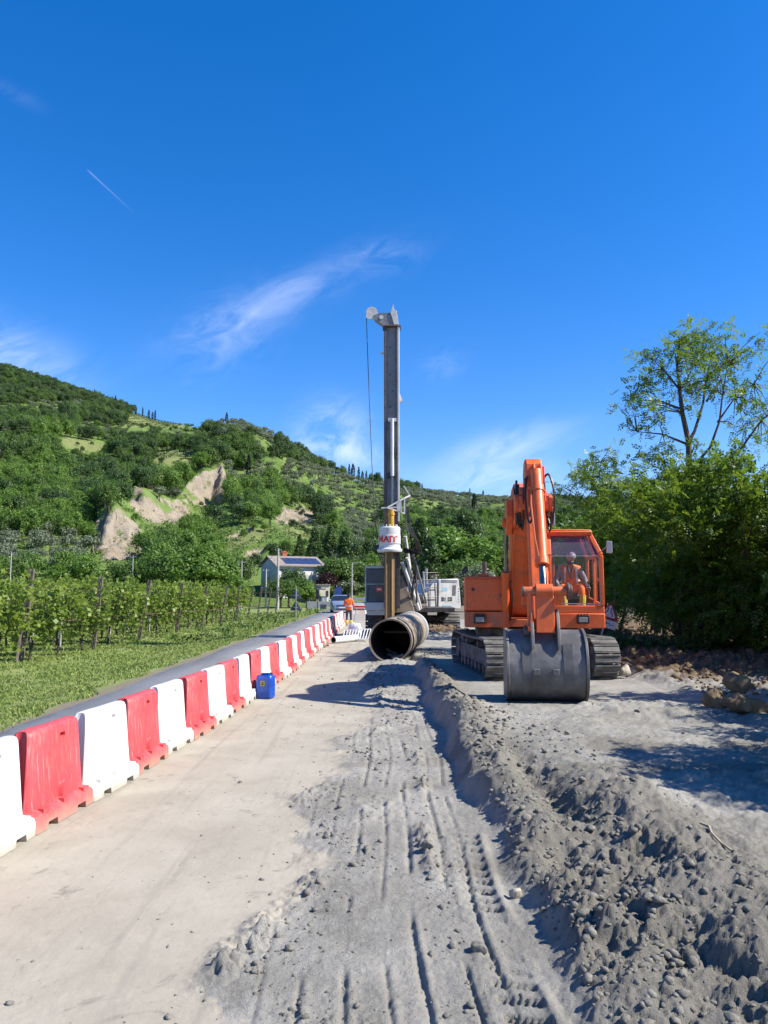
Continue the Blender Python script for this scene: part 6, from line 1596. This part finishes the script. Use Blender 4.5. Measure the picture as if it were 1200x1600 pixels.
def text_on_cylinder(txt, size, r, z, a0, mat, name, parent, c):
    cu = bpy.data.curves.new(name, 'FONT'); cu.body = txt; cu.size = size; cu.extrude = .004; cu.offset = .012; cu.align_x = 'CENTER'; cu.align_y = 'CENTER'; cu.space_character = 1.05
    o = bpy.data.objects.new(name, cu); COL.objects.link(o); dg = bpy.context.evaluated_depsgraph_get(); me = bpy.data.meshes.new_from_object(o.evaluated_get(dg)); bpy.data.objects.remove(o); bpy.data.curves.remove(cu)
    for v in me.vertices:
        x, y, d = v.co; a = a0+x/r; rr = r+.006+d; v.co = (c[0]+rr*math.sin(a), c[1]-rr*math.cos(a), z+y)
    me.materials.clear(); me.materials.append(mat); o = bpy.data.objects.new(name, me); COL.objects.link(o); o.parent = parent; return o
text_on_cylinder('MAIT', .36, .455, 4.0, R(-16), M['redpaint'], 'lettering', rh, (kx, ky))
# small guard frame on top of the head
m = MB(); zt = 5.32
for a, b in (((kx-.1, ky-.1, zt), (kx+.62, ky+.1, zt+.42)), ((kx+.62, ky+.1, zt+.42), (kx+.62, ky+.1, zt-.25)), ((kx-.1, ky-.1, zt), (kx+.62, ky+.1, zt-.22)), ((kx+.62, ky+.1, zt+.42), (kx+.85, ky+.3, zt+.55)), ((kx+.85, ky+.3, zt+.55), (kx+.6, ky+.3, zt+.95)), ((kx+.3, ky, zt+.22), (kx+.35, ky, zt-.15)), ((kx-.35, ky, zt), (kx+.3, ky, zt+.02)), ((kx+.45, ky, zt+.32), (kx+.48, ky, zt-.18))):
    m.bar(a, b, .055, .055)
m.build('guard_frame', M['white'], rh)
# hoses beside the mast
hr = random.Random(4)
for i in range(5):
    x0 = mx+.50+.05*i; m = MB()
    m.tube([(mx+.45+.03*i, my-.15, 5.9-.2*i), (x0, my-.2, 5.4), (x0+.05, my-.25, 4.7), (x0+.12*hr.random()+.1, my-.3, 4.3-.1*i), (x0+.35, my-.1, 3.75-.04*i), (x0+.30, my+.2, 2.6), (x0+.15, my+.6, 1.5)], .02 if i > 2 else .014, 6); m.build('hose', M['hose'], rg)
for i in range(5):
    m = MB(); m.tube([(mx+.15, my-.35, 4.55-.06*i), (mx+.55, my-.45, 4.75-.08*i), (mx+.85+.06*i, my-.3, 4.45-.12*i), (mx+1.0+.07*i, my, 3.8-.1*i), (mx+1.05+.05*i, my+.2, 3.45), (mx+.5, my-.1, 3.5+.05*i)], .022, 6); m.build('hose', M['hose'], rg)
# back stays and goose neck
for (a, b, r_, mt) in (((mx+.55, my+.2, 4.2), (mx+.98, my+.9, 1.3), .075, 'white'), ((mx+.62, my+.25, 3.3), (mx+1.25, my+1.2, 1.15), .06, 'white'), ((mx+.42, my+.3, 3.1), (mx+1.15, my+1.0, 1.1), .085, 'mastedge'), ((mx+.85, my+.5, 3.6), (mx+1.5, my+1.6, 1.4), .05, 'mast'), ((mx+1.0, my+.6, 3.0), (mx+1.05, my+.6, 1.4), .04, 'greasy')):
    m = MB(); m.cyl(a, b, r_, n=12); m.build('back_stay', M[mt], rg)
m = MB(); m.prism([(mx+.10, 1.0), (mx+.98, .98), (mx+.66, 2.05), (mx+.45, 2.55), (mx+.10, 2.6)], my+.55, my+1.7, 'y'); m.build('goose_neck', M['beige'], rg, bevel=.04)
m = MB(); m.prism([(mx+.30, 2.62), (mx+.55, 2.62), (mx+.42, 2.95)], my+.5, my+.56, 'y'); m.cyl((mx+.45, my+.5, 3.05), (mx+.45, my+1.2, 3.05), .12, n=14); m.build('mast_joint', M['greasy'], rg)
# cab
cx0, cx1, cy0, cy1 = -2.05, -1.12, -4.0, -2.3
m = MB(); m.box(((cx0+cx1)/2, (cy0+cy1)/2, 1.27), (cx1-cx0, cy1-cy0, .34)); m.box(((cx0+cx1)/2, (cy0+cy1)/2+.05, 1.0), (cx1-cx0-.15, cy1-cy0-.2, .2)); rc = m.build('cab', M['cabblue'], rg, bevel=.03)
m = MB()
for x in (cx0+.03, cx1-.03):
    for y in (cy0+.04, cy1-.04): m.bar((x, y, 1.42), (x, y+(.06 if y < -3.5 else 0), 2.86), .06, .06)
m.box(((cx0+cx1)/2, (cy0+cy1)/2+.03, 2.90), (cx1-cx0, cy1-cy0-.02, .09)); m.box(((cx0+cx1)/2, cy0+.05, 2.2), (cx1-cx0, .03, .035)); m.build('cab_frame', M['cabblue'], rc, bevel=.012)
m = MB(); m.box(((cx0+cx1)/2, cy0+.05, 2.14), (cx1-cx0-.1, .01, 1.36)); m.build('windscreen', M['glassdark'], rc)
for x in (cx0+.02, cx1-.02): m = MB(); m.box((x, (cy0+cy1)/2, 2.14), (.01, cy1-cy0-.12, 1.36)); m.build('side_window', M['glassdark'], rc)
m = MB(); m.box(((cx0+cx1)/2, cy1-.05, 2.14), (cx1-cx0-.1, .03, 1.36)); m.box(((cx0+cx1)/2, -2.9, 1.8), (.5, .5, .9)); m.build('cab_interior', M['dark'], rc)
m = MB(); m.box((cx1-.33, cy0+.035, 1.98), (.26, .012, .20)); wp_ = m.build('warning_plate', M['redpaint'], rc); m = MB(); m.box((cx1-.33, cy0+.027, 1.98), (.17, .006, .06)); m.build('print', M['signwhite'], wp_)
m = MB(); m.tube([(cx0+.1, cy0-.02, 1.5), (cx0+.15, cy0-.05, 2.1)], .012, 5); m.bar((cx0-.1, cy0, 1.45), (cx0+.02, cy0, 1.42), .03, .03); m.tube([(cx1-.2, cy0+.5, 2.95), (cx1-.2, cy0+.5, 3.6)], .03, 6); m.build('wiper', M['black'], rc)
# engine house, turned a little to the sun
eh = root('engine_house', None, None); eh.parent = rg; eh.location = (1.45, .4, 0); eh.rotation_euler = (0, 0, R(24))
bpy.data.objects.remove(eh)
RM = Matrix.Translation((.92, .4, 0)) @ Matrix.Rotation(R(22), 4, 'Z')
def RB(mb):
    mb.v = [tuple(RM @ Vector(v)) for v in mb.v]; return mb
m = MB(); m.prism([(-.22, 1.18), (.92, 1.06), (.96, 1.30), (.86, 2.42), (.80, 2.47), (-.18, 2.42)], -1.35, 1.6, 'y'); eh = RB(m).build('engine_house', M['white'], rg, bevel=.03)
m = MB(); m.prism([(-1.05, 1.12), (-.23, 1.16), (-.23, 2.25), (-.45, 2.25), (-.75, 1.85), (-1.0, 1.7)], -1.3, 1.4, 'y'); st_ = RB(m).build('side_step', M['white'], rg, bevel=.02)
m = MB(); m.box((.35, -1.36, 2.36), (.8, .01, .12)); RB(m).build('vent', M['mast'], eh)
m = MB(); m.box((.13, -1.355, 1.98), (.26, .006, .16)); m.box((.22, -1.355, 1.24), (.42, .006, .07)); RB(m).build('sticker', M['paleblue'], eh)
m = MB()
for i, (x, w_) in enumerate(((-.02, .05), (.05, .05), (.14, .05), (.30, .05), (.40, .05), (.48, .04))): m.box((x, -1.355, 1.52), (w_, .006, .17))
for x in (.0, .34, .44): m.box((x, -1.355, 1.60), (.12, .0065, .03)); m.box((x, -1.355, 1.45), (.12, .0065, .03))
for i in range(4): m.prism([(.50+.05*i, 1.68), (.525+.05*i, 1.68), (.555+.05*i, 2.16), (.53+.05*i, 2.16)], -1.358, -1.352, 'y')
for i in range(6): m.box((.84, -1.355, 1.4+.12*i), (.05, .006, .03))
RB(m).build('lettering', M['ink'], eh)
m = MB()
for x in (-1.0, -.62, -.26):
    m.tube([(x, -1.33, 1.15), (x, -1.36, 2.2), (x+.02, -1.36, 2.75)], .02, 6)
for z in (1.6, 2.05, 2.4, 2.72): m.tube([(-1.0, -1.37, z), (-.26, -1.37, z+.02)], .018, 6)
RB(m).build('railing', M['greasy'], rg)
m = MB(); m.cyl((.3, .0, 2.44), (.3, 0, 2.62), .12, n=14); m.cyl((.3, 0, 2.62), (.3, 0, 2.68), .16, n=14); RB(m).build('air_filter', M['beige'], eh)
m = MB(); m.cyl((-.45, -.6, 2.0), (-.45, -.6, 2.95), .06, n=12); m.cyl((-.7, -.9, 1.8), (-.75, -.9, 2.8), .05, n=12); RB(m).build('exhaust', M['galv'], rg)
m = MB(); m.cyl((-.2, -2.2, 1.2), (.5, -2.2, 1.5), .3, n=20); m.cyl((-.1, -2.6, 1.15), (.6, -2.4, 1.2), .2, n=16); m.build('winch', M['greasy'], rg)
m = MB(); m.box((-.2, -1.8, 1.5), (.7, 1.6, .7)); m.build('hydraulic_box', M['beige'], rg, bevel=.03)

# ------------------------------------------------------------------ car on the lane
M['carpaint'] = surf('silver_blue_car_paint', (.33, .39, .50), .25, .04, 2, metal=.4); M['tyre'] = surf('tyre_rubber', (.02, .02, .02), .8, .2, 8)
M['carglass'] = surf('dark_car_glass', (.02, .025, .035), .06, .1, 2)
q = on(532, 957, 0); car = root('parked_car', 'silver blue hatchback standing on the open lane beyond the barriers', 'car', (q.x, q.y+.3, 0), R(6))
def car_sec(y, w, z0, z1, tum):   # body cross sections along the length
    return [(-w*.94, y, z0), (-w, y, z0+.12), (-w, y, z0+.42), (-w*tum, y, z1-.05), (-w*tum*.82, y, z1), (w*tum*.82, y, z1), (w*tum, y, z1-.05), (w, y, z0+.42), (w, y, z0+.12), (w*.94, y, z0)]
m = MB(); m.loft([car_sec(-2.0, .62, .26, .62, .9), car_sec(-1.95, .76, .20, .78, .92), car_sec(-1.6, .85, .18, .90, .93), car_sec(-.95, .87, .18, 1.0, .93), car_sec(-.9, .87, .18, 1.02, .92), car_sec(-.25, .87, .18, 1.42, .74), car_sec(.5, .87, .18, 1.48, .74), car_sec(1.3, .87, .18, 1.42, .74), car_sec(1.85, .84, .2, 1.05, .9), car_sec(1.98, .76, .25, .7, .9)])
m.build('body', M['carpaint'], car, ang=40)
m = MB(); vs = [(-.72, -.93, 1.02), (.72, -.93, 1.02), (.57, -.32, 1.40), (-.57, -.32, 1.40)]; m.add([(x, y-.02, z+.02) for x, y, z in vs]+vs, [(0, 1, 2, 3), (4, 5, 6, 7), (0, 1, 5, 4), (1, 2, 6, 5), (2, 3, 7, 6), (3, 0, 4, 7)]); m.build('windscreen', M['carglass'], car)
for s in (-1, 1): m = MB(); vs = [(s*.80, -.7, 1.04), (s*.80, 1.3, 1.06), (s*.66, 1.0, 1.38), (s*.66, -.15, 1.38)]; m.add(vs+[(x+s*.02, y, z+.01) for x, y, z in vs], [(0, 1, 2, 3), (4, 5, 6, 7), (0, 1, 5, 4), (1, 2, 6, 5), (2, 3, 7, 6), (3, 0, 4, 7)]); m.build('side_window', M['carglass'], car)
for x in (-.76, .76):
    for y in (-1.3, 1.25):
        m = MB(); m.lathe([(.02, x-.09), (.29, x-.09), (.31, x-.06), (.31, x+.06), (.29, x+.09), (.02, x+.09)], (0, y, .31), 20, 'x'); w_ = m.build('wheel', M['tyre'], car); m = MB(); sx = x+(.095 if x > 0 else -.095); m.cyl((sx-.006, y, .31), (sx+.006, y, .31), .19, n=16); m.build('rim', M['galv'], w_)
for x in (-.62, .62): m = MB(); m.sphere((x, -1.86, .70), (.16, .10, .09), 12, 8); m.build('headlight', M['lamp'], car)
m = MB(); m.box((0, -2.005, .46), (.52, .02, .11)); m.build('number_plate', M['signwhite'], car); m = MB(); m.box((0, -1.99, .60), (.9, .05, .10)); m.box((0, -1.99, .32), (1.0, .05, .1)); m.build('grille', M['black'], car)
for x in (-.95, .95): m = MB(); m.sphere((x, -.6, 1.04), (.1, .06, .07), 10, 6); m.build('mirror', M['carpaint'], car)

# ------------------------------------------------------------------ signs by the road
M['maroon'] = surf('dark_red_sign_border', (.28, .02, .025), .5, .15, 4)  # border red, darker than the plain sign red
def tri(s, cx=0, cz=0): return [(cx-s/2, cz), (cx+s/2, cz), (cx, cz+s*.87)]
q = on(462, 974, -.1); t = root('road_sign', 'two triangular road signs on one pole seen from their dark backs', 'road sign', (q.x, q.y, -.15), R(3))
m = MB(); m.cyl((0, 0, -.2), (0, 0, 2.25), .03, n=10); m.build('pole', M['galv'], t)
for z in (1.55, .82): m = MB(); m.prism(tri(.74, 0, z), .035, .055, 'y'); pl_ = m.build('sign_plate', M['signback'], t, bevel=.01); m = MB(); m.box((0, .0, z+.2), (.3, .03, .04)); m.build('clamp', M['galv'], pl_)
q = on(496, 958, 0); t = root('traffic_light', 'black temporary traffic light on a thin post by the verge', 'traffic light', (q.x, q.y, -.2)); m = MB(); m.cyl((0, 0, 0), (0, 0, 1.5), .035, n=8); m.build('post', M['black'], t); m = MB(); m.box((0, 0, 1.75), (.28, .22, .85)); hd = m.build('housing', M['black'], t, bevel=.03); m = MB(); m.prism([(-.3, 2.2), (.3, 2.2), (.25, 2.42), (-.25, 2.42)], -.05, .05, 'y'); m.build('battery_box', M['signback'], t)
for z in (1.5, 1.75, 2.0): m = MB(); m.cyl((0, .11, z), (0, .16, z), .09, n=12); m.build('lamp_hood', M['black'], hd)
q = on(505, 962, -.1); t = root('notice_board', 'low dark rectangular board on two legs in the verge grass', 'sign', (q.x, q.y, -.15)); m = MB(); m.box((0, 0, .75), (.5, .03, .36)); m.build('panel', M['signback'], t)
for x in (-.18, .18): m = MB(); m.cyl((x, .03, -.1), (x, .03, .9), .02, n=6); m.build('leg', M['galv'], t)
q = at(526, 940, 84); t = root('road_sign', 'blue round and square road signs on a pole near the parked car', 'road sign', (q.x, 84, 0)); m = MB(); m.cyl((0, 0, -.4), (0, 0, 2.4), .035, n=8); m.build('pole', M['galv'], t); m = MB(); m.box((.25, -.02, 1.75), (.55, .03, .9)); m.build('sign_plate', M['blueink'], t); m = MB(); m.box((-.2, -.02, 1.5), (.3, .03, 1.0)); m.build('sign_plate', M['signback'], t)
q = on(561, 971, 0); t = root('trestle_sign', 'red and white road works board on a folding trestle beside the worker', 'sign', (q.x+.1, q.y, 0)); m = MB(); m.box((0, 0, .82), (.95, .03, .28)); pn = m.build('panel', M['redpaint'], t); m = MB(); m.box((0, -.018, .82), (.8, .006, .05)); m.build('print', M['signwhite'], pn)
for s in (-1, 1):
    for y in (-.3, .3): m = MB(); m.bar((s*.25, 0, .8), (s*.42, y, 0), .03, .03); m.build('leg', M['galv'], t)
# tilted sign leaning behind the excavator
q = at(951, 962, 19.3); t = root('road_sign', 'tilted triangular road narrowing sign with a white panel below it, behind the excavator', 'road sign', (q.x-.1, q.y, q.z-.28)); t.rotation_euler = (R(-4), R(17), R(-8)); t.scale = (.78, .78, .78)
def rt(s, z0, k=.04): return [(-s/2+k, z0), (s/2-k, z0), (s/2-k*.2, z0+k*1.2), (k*.5, z0+s*.87-k*.8), (-k*.5, z0+s*.87-k*.8), (-s/2+k*.2, z0+k*1.2)]
m = MB(); m.prism(rt(.66, .28), 0, .02, 'y'); pl_ = m.build('warning_triangle', M['maroon'], t, bevel=.004); m = MB(); m.prism(rt(.47, .34), -.006, -.001, 'y'); m.build('white_field', M['signwhite'], pl_)
m = MB()
for s in (-1, 1):
    pp = [(s*.13, .37), (s*.12, .45), (s*.05, .53), (s*.045, .64)]
    for a, b in zip(pp, pp[1:]): m.bar((a[0], -.009, a[1]), (b[0], -.009, b[1]), .004, .03, (1, 0, 0))
m.build('symbol', M['ink'], pl_)
m = MB(); m.box((0, .01, .12), (.66, .02, .26)); sp_ = m.build('lower_panel', M['signwhite'], t, bevel=.004)
m = MB(); z = .13; pp = [(-.25, z-.02), (-.2, z+.05), (-.16, z-.05), (-.1, z+.04), (-.06, z-.04), (.0, z+.05), (.02, z-.02), (.08, z+.03), (.12, z-.03), (.25, z)]
for a, b in zip(pp, pp[1:]): m.bar((a[0], -.004, a[1]), (b[0], -.004, b[1]), .004, .022, (1, 0, 0))
m.build('scribble', M['blueink'], sp_); m = MB(); m.bar((0, .04, .8), (-.05, .1, -.9), .04, .04); m.build('post', M['galv'], t)

# ------------------------------------------------------------------ farmhouse
M['plaster'] = surf('white_plaster', (.72, .69, .66), .85, .06, .8, dirt=(.5, .46, .42), dirt_amt=.2); M['cream'] = surf('cream_render', (.66, .60, .45), .85, .08, 1, dirt=(.45, .4, .3), dirt_amt=.25)
M['tile'] = surf('brown_roof_tile', (.25, .215, .19), .85, .25, 3); M['solar'] = surf('blue_solar_glass', (.035, .05, .12), .2, .2, 2, spec=.6); M['brick'] = surf('red_brick', (.42, .12, .06), .85, .15, 5); M['shutter'] = surf('grey_shutter', (.35, .36, .36), .6, .1, 5)
h = root('farmhouse', 'white two storey farmhouse with solar panels on its brown roof', 'house', (-14.1, 118, -.5), R(30)); LX, LY, EV, RDG = 3.75, 3.2, 5.95, 7.3
m = MB(); m.prism([(-LY, 0), (LY, 0), (LY, EV), (0, RDG-.12), (-LY, EV)], -LX, LX, 'x'); m.build('wall', M['plaster'], h)
rf = None
m = MB()
for s in (-1, 1):
    a = [(s*(LY+.45), EV-.16), (0, RDG+.02), (0, RDG+.17), (s*(LY+.45), EV+.0)]; m.prism(a, -LX-.4, LX+.4, 'x')
rf = m.build('roof', M['tile'], h)
sl = math.atan2(RDG-EV+.16, LY+.45)
for i in range(6):
    for j in range(2):
        yc = -(LY+.45)+(1.05+1.25*j)*math.cos(sl)+.15; zc = EV+.03+(1.05+1.25*j)*math.sin(sl)+.06
        m = MB(); m.box((-1.8+.98*i, yc, zc), (.94, 1.2, .05), Matrix.Rotation(sl, 3, 'X')); m.build('solar_panel', M['solar'], rf)
m = MB(); m.box((-1.2, .4, RDG+.25), (.75, .7, .9)); m.prism([(-1.68, RDG+.72), (-.72, RDG+.72), (-1.2, RDG+1.0)], -.0, .8, 'y'); m.build('chimney', M['brick'], rf)
for (x, z) in ((2.2, 4.0), (-1.2, 4.0), (2.2, 1.4), (-1.2, 1.4)):
    m = MB(); m.box((x, -LY-.03, z), (.95, .08, 1.45)); w_ = m.build('window', M['plaster'], h); m = MB(); m.box((x, -LY-.085, z), (.78, .04, 1.28)); m.build('shutter', M['shutter'], w_)
m = MB(); m.box((-LX-.03, .2, 3.6), (.08, .9, 1.3)); m.build('window', M['shutter'], h)
m = MB(); m.cyl((LX-.12, -LY-.06, 0), (LX-.12, -LY-.06, EV-.15), .05, n=8); m.build('downpipe', M['tile'], h)
q = at(503, 920, 104); t = root('roadside_shed', 'small cream shed with a flat roof beside the farmhouse', 'shed', (q.x, 104, -.5), R(14)); m = MB(); m.box((0, 0, 1.5), (1.75, 2.2, 3.0)); m.build('wall', M['cream'], t); m = MB(); m.box((0, 0, 3.06), (2.0, 2.5, .12)); m.build('roof', M['tile'], t); m = MB(); m.box((.55, -1.12, 1.9), (.28, .06, .7)); m.build('window', M['black'], t); m = MB(); m.box((-.1, -1.12, 2.5), (.9, .04, .12)); m.build('board', M['tile'], t)
m = MB(); m.box((-1.35, .1, 1.4), (.9, 1.6, 2.8)); m.build('porch', M['tile'], t)
for i, px in enumerate((500, 505, 510)): q = at(px, 933, 97); t = root('wheelie_bin', '%s waste bin in front of the cream shed' % ('left', 'middle', 'right')[i], 'bin', (q.x, 97, -.1), 0, 'waste bins by the shed'); m = MB(); m.loft([rounded(.16, .2, .04, .15), rounded(.2, .25, .05, 1.1)]); m.build('body', M['signwhite'] if i else M['signback'], t); m = MB(); m.box((0, 0, 1.13), (.44, .54, .06)); m.build('lid', M['black'], t)
q = at(506, 939, 92); t = MB(); t.box((0, 0, .1), (4.0, .3, 1.6)); o = t.build('garden_wall', M['concrete'], loc=(q.x, 92, -.4)); tag(o, 'low grey concrete wall below the cream shed', 'wall')
q = at(545, 944, 62)
# poles
def pole(px, top, dd, r, lab, arm=None, grp=None):
    q = at(px, top, dd); zb = tz(px, dd); t = root('utility_pole', lab, 'pole', (q.x, dd, zb), 0, grp); m = MB(); m.cyl((0, 0, -.3), (0, 0, q.z-zb), r, r*.6, 10); m.build('post', M['concrete'], t)
    m = MB()
    if arm: m.bar((0, 0, q.z-zb-.05), (arm, 0, q.z-zb+.05), .06, .06)
    else:
        m.bar((-.4, 0, q.z-zb-.2), (.4, 0, q.z-zb-.2), .06, .06)
        for x in (-.35, .35): m.cyl((x, 0, q.z-zb-.17), (x, 0, q.z-zb-.05), .03, n=6)
    m.build('crossarm' if not arm else 'lamp_arm', M['galv'], t); return Vector((q.x, dd, q.z-.1))
w1 = pole(435, 857, 92, .17, 'tall pale concrete pole in front of the farmhouse'); pole(416, 889, 96, .14, 'shorter concrete pole left of the farmhouse gable'); w3 = pole(378, 876, 88, .1, 'slim pole at the far edge of the vineyard')
pole(550, 879, 92, .1, 'slim grey street lamp column beyond the parked car', .9); w0 = pole(18, 862, 100, .09, 'thin pole rising from the olive grove at the left edge'); w2 = pole(208, 868, 102, .09, 'thin pole behind the vineyard below the clay bluff')
for i, (a, b) in enumerate(((w0, w2), (w2, w3), (w3, w1))):
    m = MB(); m.tube([a.lerp(b, k/8)-Vector((0, 0, 1.2*math.sin(math.pi*k/8))) for k in range(9)], .02, 4); o = m.build('power_line', M['hose']); tag(o, ('sagging wire over the left half of the vineyard', 'sagging wire between the two thin poles behind the vineyard', 'wire reaching the tall pole by the farmhouse')[i], 'wire')
# guard rail across the end of the lane
t = root('guard_rail', 'galvanised guard rail across the end of the road', 'guard rail', (0, 99, 0))
for z in (.72, .30): m = MB(); m.bar((-4.5, 0, z), (3.0, 0, z), .06, .26, (0, 0, 1)); m.build('beam', M['galv'], t, bevel=.02)
for i in range(5): m = MB(); m.box((-4.2+1.7*i, .1, .45), (.12, .1, 1.0)); m.build('post', M['galv'], t)
